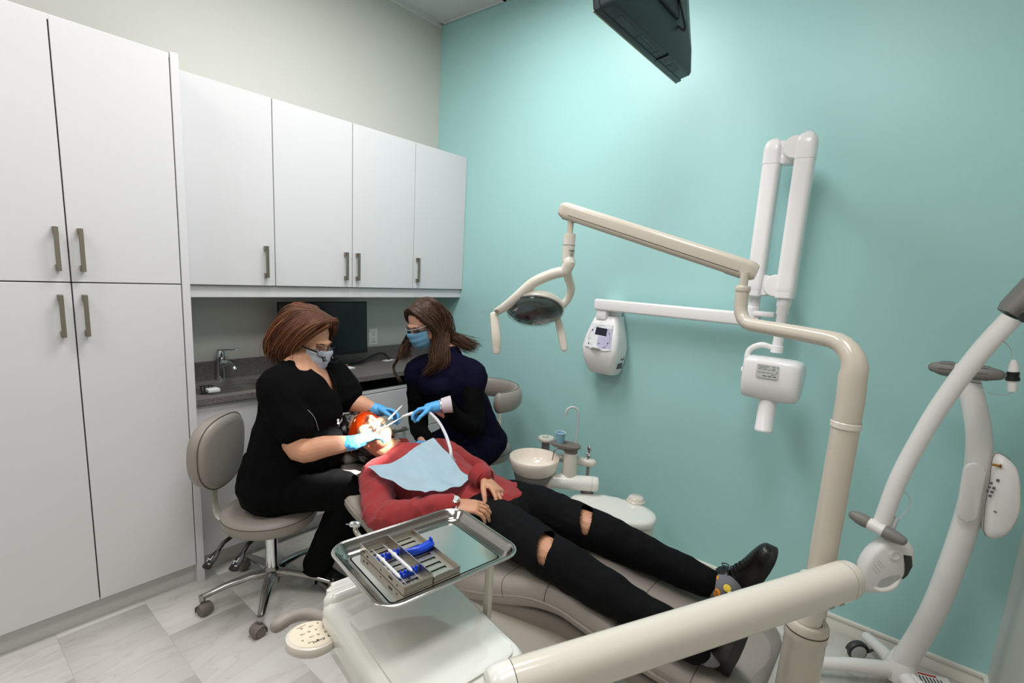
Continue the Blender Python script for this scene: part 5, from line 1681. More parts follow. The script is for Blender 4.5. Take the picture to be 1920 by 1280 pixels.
for x_, sy, zlo, zhi in ((0.022, hw - 0.006, 0.004, 0.394), (0.062, hw - 0.010, 0.004, 0.392), (0.07, hw - 0.014, 0.010, 0.388), (0.092, hw - 0.06, 0.07, 0.36), (0.106, hw - 0.12, 0.12, 0.34), (0.110, hw - 0.14, 0.13, 0.33)):
    secs.append([TVM @ V((x_, p[0], (zlo + zhi) / 2 + p[1])) for p in rrect(2 * sy, zhi - zlo, 0.012, 4)])
rings(b, secs); tvb = ob('rear_housing', b, M['tvblack'], t, 40)
for nm, ya_, yb_ in (('vent', -0.10, 0.02), ('vent', 0.04, 0.09), ('vent', 0.10, 0.145), ('vent', 0.17, 0.24)):
    b = nb()
    for xr in (0.034, 0.049):
        box2(b, (xr - 0.0062, ya_, 0.0030), (xr + 0.0062, yb_, 0.0060))
    bmesh.ops.transform(b, matrix=TVM, verts=b.verts); ob(nm, b, M['black'], tvb)
b = nb(); box2(b, (0.026, -0.25, 0.0025), (0.056, -0.14, 0.03), 0.003, 1); bmesh.ops.transform(b, matrix=TVM, verts=b.verts); ob('port_recess', b, M['black'], tvb)
b = nb(); box2(b, (0.012, 0.093, -0.001), (0.068, 0.099, 0.011)); bmesh.ops.transform(b, matrix=TVM, verts=b.verts); ob('cable_clip', b, M['black'], tvb)
b = nb(); box2(b, (0.104, -0.10, 0.11), (0.116, 0.10, 0.31), 0.003, 1); bmesh.ops.transform(b, matrix=TVM, verts=b.verts)
q = TVM @ V((0.15, 0, 0.24))
tube(b, [TVM @ V((0.112, 0, 0.21)), q, q + V((0.02, 0, 0.08))], 0.018, 12)
tube(b, [q + V((0.02, 0, 0.05)), (q.x + 0.02, q.y, CEIL - 0.012)], 0.022, 16)
lathe(b, [(0, CEIL - 0.028), (0.06, CEIL - 0.028), (0.075, CEIL - 0.006), (0, CEIL - 0.004)], Matrix.Translation((q.x + 0.02, q.y, 0)), 24)
ob('ceiling_mount', b, M['black'], t)
b = nb(); tube(b, cr([TVM @ V((0.10, 0.12, 0.10)), TVM @ V((0.118, 0.14, 0.09)), TVM @ V((0.12, 0.10, 0.16)), TVM @ V((0.118, 0.05, 0.26))], 6), 0.004, 8); ob('power_cable', b, M['black'], t, 60)

# ------------------------------------------------------------------ people: building blocks
from mathutils.bvhtree import BVHTree


def hframe(F, U0=(0, 0, 1)):
    F = V(F).normalized()
    U = V(U0) - F * V(U0).dot(F)
    U.normalize()
    return F, U, U.cross(F)           # forward, up, left


def head_shells(bm, C, F, U, S, s=1.0, open_mouth=0.0, ears=True):
    C = V(C)
    ax = (F, S, U)

    def P(f, l, u):
        return C + F * (f * s) + S * (l * s) + U * (u * s)

    def E(f, l, u, a, b_, c, n=16):
        ell(bm, P(f, l, u), (a * s, b_ * s, c * s), ax, n)
    E(-0.015, 0, 0.035, 0.098, 0.077, 0.090, 20)
    E(0.028, 0, -0.02, 0.066, 0.064, 0.080, 20)
    E(0.038, 0, -0.075 - open_mouth, 0.050, 0.045, 0.036)
    E(0.072, 0, -0.096 - open_mouth, 0.018, 0.021, 0.016)
    E(0.082, 0, 0.031, 0.014, 0.050, 0.013)
    tube(bm, [P(0.086, 0, 0.022), P(0.098, 0, 0.0), P(0.110, 0, -0.026)], [0.0085 * s, 0.0095 * s, 0.0125 * s], 10, caps='round')
    for q in (-1, 1):
        E(0.098, q * 0.0115, -0.031, 0.011, 0.0085, 0.009, 10)
        E(0.060, q * 0.041, -0.026, 0.026, 0.026, 0.026)
        E(0.022, q * 0.052, -0.055, 0.03, 0.018, 0.03)
        if ears:
            E(-0.006, q * 0.079, -0.002, 0.019, 0.008, 0.032, 12)
            E(-0.001, q * 0.077, -0.026, 0.009, 0.008, 0.012, 10)
    E(0.090, 0, -0.0585, 0.011, 0.023, 0.0065)
    E(0.087, 0, -0.071 - open_mouth, 0.011, 0.020, 0.0075)
    return [(P(0.092, q * 0.032, 0.010), 0.013 * s, F * (-0.008 * s)) for q in (-1, 1)], P


def eyes(parent, P, F, S, U, s, lid, closed=0.75):
    for q in (-1, 1):
        b = nb()
        ell(b, P(0.0735, q * 0.032, 0.009), (0.0135 * s, 0.0135 * s, 0.0125 * s), (F, S, U), 14)
        e = ob('eyeball', b, M['eyewhite'], parent, 60)
        b = nb()
        ell(b, P(0.0845, q * 0.032, 0.005), (0.003 * s, 0.0055 * s, 0.0055 * s), (F, S, U), 12)
        ob('iris', b, M['ink'], e, 60)
        b = nb()
        secs = []
        for i in range(7):
            a = math.radians(95 - (60 + 60 * closed) * i / 6)
            secs.append([P(0.0735, q * 0.032, 0.009) + F * (math.cos(math.radians(90) - a if False else math.radians(90 - math.degrees(a))) * 0.0) + (U * math.sin(a) + F * math.cos(a)) * (0.0148 * s * math.sqrt(max(0.0, 1 - (t_ / 0.98) ** 2 * 0.8))) + S * (t_ * 0.0150 * s) for t_ in [-0.98 + 1.96 * k_ / 8 for k_ in range(9)]])
        vs = [[b.verts.new(p) for p in r_] for r_ in secs]
        for i in range(6):
            for j in range(8):
                b.faces.new((vs[i][j], vs[i][j + 1], vs[i + 1][j + 1], vs[i + 1][j]))
        last = [v.co.copy() for v in vs[-1]]
        bmesh.ops.solidify(b, geom=b.faces[:], thickness=0.0008)
        l_ = ob('eyelid', b, lid, parent, 60)
        b = nb(); tube(b, last, 0.0012 * s, 6); ob('lashes', b, M['ink'], l_)
        b = nb()
        tube(b, [P(0.095, q * 0.017, 0.034), P(0.094, q * 0.033, 0.040), P(0.082, q * 0.050, 0.034)], [(0.0022 * s, 0.003 * s), (0.0022 * s, 0.0036 * s), (0.0016 * s, 0.002 * s)], 8, caps='round')
        ob('eyebrow', b, M['hair3'], parent, 60)


def hand_shells(bm, W, D, N, T, curl=(0.5, 0.55, 0.6, 0.65), thumb=(0.75, 0.55, 0.25), s=1.0, fat=1.0, spread=1.0):
    """W wrist, D towards the fingers, N the way the palm faces, T towards the thumb"""
    W, D = V(W), V(D).normalized()
    N = V(N); N = (N - D * N.dot(D)).normalized()
    T_ = V(T); T = (T_ - D * T_.dot(D) - N * T_.dot(N)).normalized()
    tube(bm, [W - D * 0.03 * s, W, W + D * 0.045 * s, W + D * 0.088 * s], [(0.026 * s * fat, 0.019 * s * fat), (0.029 * s * fat, 0.017 * s * fat), (0.038 * s * fat, 0.0155 * s * fat), (0.039 * s * fat, 0.012 * s * fat)], 14, hint=T, caps='round')
    tips = []
    for off, L, sp, r, c in ((0.0310, 0.074, 0.13, 0.0084, curl[0]), (0.0105, 0.082, 0.035, 0.0087, curl[1]), (-0.0105, 0.076, -0.07, 0.0083, curl[2]), (-0.0305, 0.060, -0.19, 0.0074, curl[3])):
        B = W + D * (0.088 - abs(off) * 0.18) * s + T * off * s
        d0 = (D + T * sp * spread).normalized()
        pts = [W + D * 0.04 * s + T * off * 0.8 * s, B]
        a = 0
        for f, k in ((0.46, 0.75), (0.30, 1.0), (0.24, 0.75)):
            a += c * k
            d = d0 * math.cos(a) + N * math.sin(a)
            pts.append(pts[-1] + d * (L * f * s))
        r *= s * fat
        tube(bm, pts, [r * 1.15, r * 1.12, r * 1.04, r * 0.95, r * 0.80], 10, caps='round')
        for q in (2, 3):
            ell(bm, pts[q], (r * 1.08, r * 1.08, r * 1.08), None, 8)
        tips.append(pts[-1])
    a, b_, c = thumb
    B = W + D * 0.024 * s + T * 0.022 * s
    d = (T * a + D * 0.62 + N * c).normalized()
    p1 = B + d * 0.046 * s
    d2 = (d * (1 - b_ * 0.5) + D * b_ + N * c * 0.6).normalized()
    p2 = p1 + d2 * 0.034 * s
    p3 = p2 + (d2 * 0.8 + N * 0.25 - T * 0.12).normalized() * 0.025 * s
    tube(bm, [B, p1, p2, p3], [0.0165 * s * fat, 0.0118 * s * fat, 0.0106 * s * fat, 0.0085 * s * fat], 10, caps='round')
    tips.append(p3)
    return tips


def limb(bm, pts, rs, k=4, n=16, hint=None):
    q = [tuple(V(p)) + ((r if isinstance(r, tuple) else (r, r))) for p, r in zip(pts, rs)]
    q = cr(q, k)
    tube(bm, [p[:3] for p in q], [(p[3], p[4]) for p in q], n, hint=hint, caps='round')


def cut(o, cond):
    """take away the faces of a fused garment where cond(world point) holds"""
    bl = base_loc(o)
    bm = nb(); bm.from_mesh(o.data)
    dv = [v for v in bm.verts if cond(v.co + bl)]
    bmesh.ops.delete(bm, geom=dv, context='VERTS')
    bd = [v for v in bm.verts if v.is_boundary]
    for _ in range(14):
        nw = []
        for v in bd:
            nb_ = [e.other_vert(v).co for e in v.link_edges if e.is_boundary]
            nw.append(v.co * 0.5 + sum(nb_, V((0, 0, 0))) / len(nb_) * 0.5 if nb_ else v.co.copy())
        for v, q in zip(bd, nw):
            v.co = q
    bm.to_mesh(o.data); bm.free()


def locks(bm, guides, per, r0, jit, rng, n=5, k=5, wave=0.0, wl=30.0):
    """tapered hair strands that follow guide curves"""
    for g in guides:
        for _ in range(per):
            o1 = V((rng.gauss(0, 1), rng.gauss(0, 1), rng.gauss(0, 1))) * jit
            o2 = V((rng.gauss(0, 1), rng.gauss(0, 1), rng.gauss(0, 1))) * jit * 1.4
            ph = rng.uniform(0, 6.28)
            pts = cr([tuple(p) for p in g], k)
            m = len(pts)
            out = []
            for i, p in enumerate(pts):
                f = i / (m - 1)
                wv = wave * f
                out.append(V(p) + o1 * (0.3 + 0.7 * min(1, f * 3)) + (o2 - o1) * f + V((math.sin(ph + f * wl), math.cos(ph * 1.3 + f * wl * 0.9), math.sin(ph * 0.7 + f * wl * 0.5))) * wv)
            r = r0 * rng.uniform(0.7, 1.3)
            tube(bm, out, [r * (0.55 + 0.9 * math.sin(PI * min(1, 0.15 + i / (m - 1) * 0.8))) * (1 if i < m - 2 else 0.4) for i in range(m)], n, caps='flat')


def mask_part(parent, P, F, S, U, m, strap, pleats=4, s=1.0):
    b = nb()
    nu, nv = 22, 20
    vs = []
    for j in range(nv + 1):
        v = -1 + 2 * j / nv
        row = []
        for i in range(nu + 1):
            u = -1 + 2 * i / nu
            f = 0.121 - 0.060 * abs(u) ** 2.5 - 0.010 * v * v + 0.016 * math.exp(-((u / 0.3) ** 2)) * max(0, (v + 0.3))
            f -= 0.022 * max(0, -v - 0.35) ** 1.3
            f += 0.0028 * math.sin(v * pleats * 3.4) * (1 - abs(u) ** 3)
            w_ = 0.070 * (1 - 0.10 * max(0, -v))
            uu = -0.046 + v * 0.058 * (1 - 0.16 * u * u) + 0.010 * math.exp(-((u / 0.25) ** 2)) * max(0, v)
            row.append(b.verts.new(P(f, u * w_, uu)))
        vs.append(row)
    for j in range(nv):
        for i in range(nu):
            b.faces.new((vs[j][i], vs[j][i + 1], vs[j + 1][i + 1], vs[j + 1][i]))
    bmesh.ops.solidify(b, geom=b.faces[:], thickness=0.0015)
    o = ob('face_mask', b, m, parent, 60)
    b = nb()
    for q in (-1, 1):
        for uu in (0.0, -0.092):
            tube(b, cr([P(0.042, q * 0.070, uu), P(0.02, q * 0.080, uu * 0.6 - 0.004), P(-0.012, q * 0.088, uu * 0.15 + 0.004 if uu else 0.012)], 5), 0.0016 * s, 6)
    ob('ear_loop', b, strap, o, 60)
    return o


def boot(parent, ankle, heel, toe, up, nm='boot', heel_h=0.0, mu='boot', ms='sole', w=1.0):
    heel, toe, ankle = V(heel), V(toe), V(ankle)
    D = (toe - heel)
    L = D.length
    D.normalize()
    up = V(up); up = (up - D * up.dot(D)).normalized()
    X = D.cross(up)
    b = nb()
    secs = []
    for f, wd, hh in ((0.0, 0.014, 0.045), (0.02, 0.026, 0.066), (0.10, 0.034, 0.078), (0.28, 0.035, 0.080), (0.45, 0.039, 0.066), (0.62, 0.044, 0.053), (0.78, 0.045, 0.044), (0.90, 0.038, 0.037), (0.965, 0.028, 0.030), (0.99, 0.016, 0.021), (1.0, 0.005, 0.012)):
        c = heel + D * (f * L)
        sec = [c + X * (math.cos(PI * i / 12) * wd * w) + up * (math.sin(PI * i / 12) ** 0.8 * hh) for i in range(13)]
        secs.append(sec)
    rings(b, secs)
    o = ob(nm, b, M[mu], parent, 60)
    b = nb(); limb(b, [heel + D * L * 0.17 + up * 0.05, ankle], [(0.036, 0.040), (0.037, 0.040)], 3, 16); ob('boot_shaft' if heel_h else 'shoe_collar', b, M[mu], o, 60)
    out = []
    for f, wd in ((0.0, 0.016), (0.03, 0.028), (0.12, 0.035), (0.3, 0.034), (0.45, 0.037), (0.65, 0.046), (0.8, 0.047), (0.92, 0.038), (0.975, 0.024), (1.0, 0.008)):
        out.append((f * L, wd * w))
    poly = [(a, c) for a, c in out] + [(a, -c) for a, c in out[::-1]]
    b = nb(); prism(b, poly, 0.006 if heel_h else 0.024, basis(D, up.cross(D), up, heel - up * (0.006 if heel_h else 0.022)), 0.003, 2)
    if heel_h:
        tube(b, [heel + D * 0.025, heel + D * 0.02 - V((0, 0, heel_h * 0.5)), heel + D * 0.012 - V((0, 0, heel_h))], [0.018, 0.009, 0.006], 10)
    ob('sole', b, M[ms], o, 40)
    return o, D, up, X, L


# ------------------------------------------------------------------ the patient
rng = random.Random(11)
pat = thing('person', 'person lying back in the dental chair in red corduroy shirt and ripped black jeans', 'person', (1.75, -1.17, 0.60))
F, U, S = hframe((0.22, -0.26, 0.94), (-0.93, -0.05, 0.3))
hs = 1.13
Ee = V((1.073, -1.351, 0.885))
C = Ee - F * 0.088 * hs - U * 0.012 * hs
bm = nb()
dents, P = head_shells(bm, C, F, U, S, hs, 0.012)
dents = dents + [(P(0.098, 0, -0.068), 0.0095 * hs, F * (-0.022))]
nkb = V((1.131, -1.229, 0.690))
limb(bm, [P(-0.01, 0, -0.05), P(-0.005, 0, -0.11) * 0.5 + nkb * 0.5, nkb], [0.060, 0.057, 0.066])
rs, ls = V((1.227, -1.402, 0.645)), V((1.289, -1.038, 0.680))
re_, rw = V((1.496, -1.560, 0.605)), V((1.807, -1.477, 0.735))
le_, lw = V((1.47, -0.95, 0.60)), V((1.734, -1.217, 0.745))
ch = (rs + ls) / 2
limb(bm, [nkb, ch + V((0.08, 0, 0.0)), V((1.52, -1.19, 0.60)), V((1.76, -1.165, 0.58))], [(0.09, 0.07), (0.17, 0.09), (0.155, 0.09), (0.16, 0.095)], hint=(0.1, 1, 0))
limb(bm, [rs, re_, rw], [0.055, 0.044, 0.030]); limb(bm, [ls, le_, lw], [0.055, 0.044, 0.030])
rhip, lhip = V((1.77, -1.255, 0.595)), V((1.77, -1.075, 0.60))
rk, lk = V((2.196, -1.377, 0.655)), V((2.196, -1.123, 0.665))
ra, la = V((2.691, -1.315, 0.555)), V((2.655, -0.984, 0.560))
limb(bm, [rhip, rk, rk * 0.6 + ra * 0.4, ra], [0.082, 0.058, 0.052, 0.036]); limb(bm, [lhip, lk, lk * 0.6 + la * 0.4, la], [0.082, 0.058, 0.052, 0.036])
# hands resting on the belly
rh_d = V((1.880, -1.406, 0.745)) - rw
hand_shells(bm, rw, rh_d + V((0.0, 0, -0.01)), V((0.15, 0.30, -1)), V((-0.5, 0.75, 0.25)), (0.42, 0.46, 0.5, 0.52), (0.55, 0.5, 0.25), 1.05)
lh_d = V((1.829, -1.228, 0.720)) - lw
hand_shells(bm, lw, lh_d, V((0.25, -0.35, -1)), V((-0.75, -0.6, 0.1)), (0.40, 0.45, 0.5, 0.55), (0.5, 0.5, 0.3), 1.05)
body = remesh('body', bm, M['skin3'], pat, 0.0031, 4, dents)
eyes(pat, P, F, S, U, hs, M['skin3'], 0.5)
b = nb(); ell(b, P(0.070, 0, -0.078), (0.016, 0.018, 0.013), (F, S, U), 12); ob('open_mouth', b, M['lip'], pat, 60)
b = nb(); tube(b, cr([P(0.082, -0.018, -0.068), P(0.093, 0, -0.066), P(0.082, 0.018, -0.068)], 4), 0.0035, 8, caps='round'); ob('teeth', b, M['white'], pat, 60)
# hair
bm = nb()
ell(bm, P(-0.035, 0, 0.048), (0.105 * hs, 0.090 * hs, 0.100 * hs), (F, S, U), 20)
ell(bm, P(-0.05, 0, -0.01), (0.075 * hs, 0.084 * hs, 0.07 * hs), (F, S, U), 16)
for i in range(26):
    a = -1.2 + 2.4 * i / 25
    ell(bm, P(0.050 + rng.uniform(-0.01, 0.012) - 0.045 * a * a * 0.6, math.sin(a) * 0.083, 0.112 - 0.03 * abs(a) + rng.uniform(-0.006, 0.012)), (0.016 * hs, 0.016 * hs, 0.020 * hs), (F, S, U), 8)
hr = remesh('hair', bm, M['hair3'], pat, 0.006, 2, wr=0.006, wf=40)
# orange safety glasses
b = nb()
vs = []
for j in range(9):
    v = -1 + 2 * j / 8
    row = []
    for i in range(29):
        u = -1 + 2 * i / 28
        nose = math.exp(-((u / 0.16) ** 2)) * max(0, -v) * 0.012
        row.append(b.verts.new(P(0.108 - 0.085 * abs(u) ** 2.2 - 0.006 * v * v, u * 0.082, 0.012 + v * (0.027 - 0.006 * u * u) + nose)))
    vs.append(row)
for j in range(8):
    for i in range(28):
        b.faces.new((vs[j][i], vs[j][i + 1], vs[j + 1][i + 1], vs[j + 1][i]))
rim = [r_.co.copy() for r_ in vs[0]] + [q_[-1].co.copy() for q_ in vs[1:-1]] + [r_.co.copy() for r_ in vs[-1][::-1]] + [q_[0].co.copy() for q_ in vs[-2:0:-1]]
bmesh.ops.solidify(b, geom=b.faces[:], thickness=0.0018)
gg = ob('safety_glasses', b, M['goggle'], pat, 60)
b = nb(); tube(b, rim, 0.0022, 6, closed=True)
for q in (-1, 1):
    tube(b, [P(0.024, q * 0.084, 0.02), P(-0.02, q * 0.090, 0.014), P(-0.055, q * 0.089, 0.0)], [(0.0015, 0.006), (0.0015, 0.005), (0.0015, 0.004)], 8, hint=S)
ob('glasses_frame', b, mat('orange_frame', (205, 50, 12), 0.2, trans=0.2), gg, 60)

# shirt
bm = nb()
fat = 0.014
limb(bm, [nkb + V((0.03, 0, -0.005)), ch + V((0.08, 0.0, 0.004)), V((1.52, -1.185, 0.608)), V((1.70, -1.165, 0.600)), V((1.84, -1.150, 0.602))], [(0.105, 0.075), (0.195, 0.110), (0.180, 0.110), (0.180, 0.112), (0.190, 0.112)], hint=(0.1, 1, 0))
limb(bm, [ch * 0.35 + rs * 0.65, rs, re_ * 0.5 + rs * 0.5, re_, re_ * 0.45 + rw * 0.55, rw - rh_d.normalized() * 0.012], [0.085, 0.080, 0.072, 0.066, 0.058, 0.047])
limb(bm, [ch * 0.35 + ls * 0.65, ls, le_, le_ * 0.4 + lw * 0.6, lw - lh_d.normalized() * 0.005], [0.085, 0.078, 0.058, 0.048, 0.042])
limb(bm, [V((1.70, -1.10, 0.63)), V((1.839, -1.147, 0.690))], [(0.10, 0.05), (0.06, 0.022)], hint=(0, 1, 0))
shirt = remesh('shirt', bm, M['cord'], pat, 0.0065, 3, wr=0.015, wf=12, ws=(1.0, 0.75, 1))
SH = V(pat.location)
# collar, cuffs, placket
b = nb()
ax_ = (nkb - P(-0.005, 0, -0.09)).normalized()
e1_ = (F - ax_ * F.dot(ax_)).normalized(); e2_ = ax_.cross(e1_)
cc_ = nkb - ax_ * 0.034
secs = []
for rr, dz in ((0.080, 0.012), (0.074, -0.012), (0.073, -0.034), (0.077, -0.036), (0.083, -0.016), (0.097, 0.014)):
    ring_ = []
    for i in range(33):
        a = math.radians(14 + 332 * i / 32)
        drop = 0.016 * math.cos(a) ** 2 if math.cos(a) > 0 else 0
        ring_.append(cc_ + (e1_ * math.cos(a) + e2_ * math.sin(a)) * rr + ax_ * (dz + drop))
    secs.append(ring_)
vs = [[b.verts.new(p) for p in r_] for r_ in secs]
for i in range(5):
    for j in range(32):
        b.faces.new((vs[i][j], vs[i][j + 1], vs[i + 1][j + 1], vs[i + 1][j]))
bmesh.ops.solidify(b, geom=b.faces[:], thickness=0.002)
ob('collar', b, M['cord'], pat, 60)
for w_, d_ in ((rw, rh_d), (lw, lh_d)):
    d_ = d_.normalized()
    b = nb(); tube(b, [w_ - d_ * 0.05, w_ - d_ * 0.02, w_ + d_ * 0.004, w_ + d_ * 0.002], [0.050, 0.048, 0.046, 0.038], 22); ob('cuff', b, M['cord'], pat, 60)
# watch on the near wrist
d_ = rh_d.normalized()
wn = V((-0.15, -0.45, 0.9)); wn = (wn - d_ * wn.dot(d_)).normalized()
b = nb(); tube(b, [rw + d_ * 0.014 + (wn * math.cos(i * PI / 12) * 0.029 + d_.cross(wn) * math.sin(i * PI / 12) * 0.036) for i in range(24)], [(0.009, 0.0022)] * 24, 8, hint=d_, closed=True); wt = ob('watch', b, M['chrome'], pat, 50)
b = nb(); lathe(b, [(0, 0), (0.020, 0), (0.021, 0.005), (0.017, 0.008), (0, 0.008)], zto(wn, rw + d_ * 0.014 + wn * 0.0285), 24); ob('watch_case', b, M['chrome'], wt, 50)
b = nb(); lathe(b, [(0.0165, 0.0083), (0, 0.0086)], zto(wn, rw + d_ * 0.014 + wn * 0.0285), 24); ob('watch_dial', b, M['label'], wt, 50)

# jeans, torn open at both knees
bm = nb()
limb(bm, [V((1.72, -1.165, 0.585)), V((1.80, -1.16, 0.59)), V((1.88, -1.165, 0.60))], [(0.175, 0.10), (0.180, 0.105), (0.165, 0.10)], hint=(0.1, 1, 0))
for hp_, kn, an in ((rhip, rk, ra), (lhip, lk, la)):
    limb(bm, [hp_, hp_ * 0.5 + kn * 0.5 + V((0, 0, 0.012)), kn, kn * 0.72 + an * 0.28, kn * 0.4 + an * 0.6, an + (an - kn).normalized() * (-0.045 if an is la else 0.0)], [0.102, 0.092, 0.078, 0.074, 0.063, 0.056])
jeans = remesh('jeans', bm, M['denim'], pat, 0.006, 3, wr=0.007, wf=11, ws=(1, 0.9, 1))
for kn, an, hp_ in ((rk, ra, rhip), (lk, la, lhip)):
    ax_ = (an - hp_).normalized()
    topd = (V((0.1, -0.45, 0.9)) - ax_ * V((0.1, -0.45, 0.9)).dot(ax_)).normalized()
    sidev = ax_.cross(topd)

    def tear(p, kn=kn, ax_=ax_, topd=topd, sidev=sidev):
        q = p - kn
        a, u_, s_ = q.dot(ax_), q.dot(topd), q.dot(sidev)
        wob = 0.008 * noise.noise(p * 60)
        return u_ > 0.0 and ((a - 0.0 - 0.35 * s_) / (0.021 + wob)) ** 2 + (s_ / 0.066) ** 2 < 1
    cut(jeans, tear)
    # frayed threads round the tear
    bl_ = base_loc(jeans)
    b2 = nb(); b2.from_mesh(jeans.data)
    ed_ = [v.co + bl_ for v in b2.verts if v.is_boundary and (v.co + bl_ - kn).length < 0.14]
    b2.free()
    b = nb()
    for q0 in rng.sample(ed_, min(34, len(ed_))):
        inw = (kn + topd * 0.06 - q0).normalized()
        tube(b, [q0 + topd * 0.001, q0 + inw * rng.uniform(0.001, 0.007) + topd * rng.uniform(0, 0.005) + ax_ * rng.uniform(-0.006, 0.006)], 0.0008, 4)
    fr = ob('frayed_threads', b, M['denim'], jeans)
    fr['kind'] = 'stuff'
# socks with printed patches, lace-up shoes
for nm, an, kn, heel, toe in (('right', ra, rk, (2.766, -1.237, 0.475), (2.837, -1.411, 0.770)), ('left', la, lk, (2.699, -0.868, 0.475), (2.806, -0.942, 0.765))):
    heel, toe = V(heel), V(toe)
    if (toe - heel).length > 0.30:
        toe = heel + (toe - heel).normalized() * 0.30
    dsh = (an - kn).normalized()
    b = nb(); limb(b, [an - dsh * 0.06, an, an * 0.5 + (heel + (toe - heel) * 0.2) * 0.5], [0.045, 0.044, 0.044], 3, 18); sk = ob('sock', b, M['sock'], pat, 60)
    out_ = (V((3.07, -2.71, 1.61)) - an).normalized()
    out_ = (out_ - dsh * out_.dot(dsh)).normalized()
    sd_ = dsh.cross(out_)
    for ang, al, mm_, rr in () if nm == 'right' else ((0.45, -0.005, 'orange_p', 0.016), (-0.25, 0.025, 'yellow_p', 0.013), (-0.75, -0.02, 'orange_p', 0.012), (1.1, 0.03, 'orange_p', 0.011), (0.1, 0.04, 'white', 0.010)):
        nn_ = out_ * math.cos(ang) + sd_ * math.sin(ang)
        q = an + dsh * al + nn_ * 0.0445
        b = nb()
        pl = []
        for kr in range(5):
            r2 = max(rr * kr / 4, 0.0004)
            pl.append([an + dsh * (al + r2 * math.cos(i * PI / 9)) + (out_ * math.cos(ang + r2 * math.sin(i * PI / 9) / 0.0455) + sd_ * math.sin(ang + r2 * math.sin(i * PI / 9) / 0.0455)) * (0.0455 if kr < 4 else 0.0445) for i in range(18)])
        rings(b, pl)
        pt = ob('sock_print', b, M[mm_], sk, 60)
        if mm_ == 'orange_p' and rr > 0.015:
            fm = zto(nn_, q + nn_ * 0.0012, hint=-dsh)
            b = nb()
            tube(b, [fm @ V((-0.003 - 0.004 * math.cos(i * PI / 6 - PI / 2 + PI / 2), 0.008 * math.cos(i * PI / 6), -0.0002)) for i in range(7)], 0.0011, 5)
            for q2 in (-0.005, 0.005):
                ell(b, fm @ V((0.005, q2, 0)), (0.0018, 0.0018, 0.001), None, 8)
            ob('print_face', b, M['ink'], pt)
    up_ = (kn - an)
    sh, D, up, X, L = boot(pat, an * 0.45 + (heel + (toe - heel) * 0.2) * 0.55, heel, toe, up_, 'shoe', 0.0, 'leather', 'sole', 1.05)
    b = nb()
    for i in range(5):
        f = 0.42 + 0.065 * i
        hh = 0.070 - 0.055 * (f - 0.42) / 0.5
        c = heel + D * (f * L)
        tube(b, cr([c + X * -0.03 + up * (hh * 0.72), c + D * 0.006 + up * (hh + 0.004), c + X * 0.03 + up * (hh * 0.72)], 5), 0.0024, 6)
    c = heel + D * (0.40 * L) + up * 0.075
    for sgn in (-1, 1):
        tube(b, cr([c, c + X * sgn * 0.02 - D * 0.01 + up * 0.022, c + X * sgn * 0.045 - D * 0.028 + up * 0.012, c + X * sgn * 0.03 - D * 0.01, c], 5), 0.002, 6)
        tube(b, cr([c, c - D * 0.03 + X * sgn * 0.02 + up * 0.008, c - D * 0.06 + X * sgn * 0.012 + up * 0.016], 5), 0.0018, 6)
    ob('laces', b, M['ink'], sh, 60)
    b = nb(); prism(b, rrect(0.055, 0.06, 0.02, 4), 0.005, basis(-D * 0.8 + up * 0.6, X, D * 0.6 + up * 0.8, heel + D * (0.30 * L) + up * 0.088), 0.002, 1); ob('tongue', b, M['leather'], sh, 60)

# the paper bib lies over the chest
dg = bpy.context.evaluated_depsgraph_get()
bt = bmesh.new(); bt.from_mesh(shirt.data); bt.transform(Matrix.Translation(SH)); tree = BVHTree.FromBMesh(bt)
b = nb()
c1, c2, c3, c4 = V((1.262, -1.475, 0.735)), V((1.320, -1.140, 0.775)), V((1.665, -1.224, 0.735)), V((1.708, -1.519, 0.745))
N_ = 34
vs = []
for j in range(N_ + 1):
    v = j / N_
    row = []
    for i in range(N_ + 1):
        u = i / N_
        p = (c1 * (1 - u) + c2 * u) * (1 - v) + (c4 * (1 - u) + c3 * u) * v
        # notch at the neck
        if v < 0.18:
            p = p + (c4 - c1) * (0.16 * (1 - v / 0.18) * math.exp(-(((u - 0.42) / 0.26) ** 2)))
        h = tree.ray_cast(V((p.x, p.y, 1.5)), V((0, 0, -1)))
        z = p.z - 0.02
        if h[0] is not None:
            z = h[0].z + 0.007
        row.append(V((p.x, p.y, z)))
    vs.append(row)
for it in range(3):
    hz = [[max(vs[jj][ii].z for jj in range(max(0, j - 1), min(N_, j + 1) + 1) for ii in range(max(0, i - 1), min(N_, i + 1) + 1)) for i in range(N_ + 1)] for j in range(N_ + 1)]
    for j in range(N_ + 1):
        for i in range(N_ + 1):
            vs[j][i].z = hz[j][i]
for it in range(9):
    hz = [[0.0] * (N_ + 1) for _ in range(N_ + 1)]
    for j in range(N_ + 1):
        for i in range(N_ + 1):
            q_ = [vs[jj][ii].z for jj in range(max(0, j - 1), min(N_, j + 1) + 1) for ii in range(max(0, i - 1), min(N_, i + 1) + 1)]
            hz[j][i] = sum(q_) / len(q_)
    for j in range(N_ + 1):
        for i in range(N_ + 1):
            vs[j][i].z = hz[j][i]
for j in range(N_ + 1):
    for i in range(N_ + 1):
        u, v = i / N_, j / N_
        cz = 0.008 * (abs(((u * 2) % 1) - 0.5) * 2) + 0.006 * (abs(((v * 2) % 1) - 0.5) * 2) + 0.016 * max(0, noise.noise(V((u * 3.5, v * 3.5, 3))))
        vs[j][i].z += cz
bv = [[b.verts.new(q) for q in r_] for r_ in vs]
for j in range(N_):
    for i in range(N_):
        b.faces.new((bv[j][i], bv[j][i + 1], bv[j + 1][i + 1], bv[j + 1][i]))
bmesh.ops.solidify(b, geom=b.faces[:], thickness=0.0012)
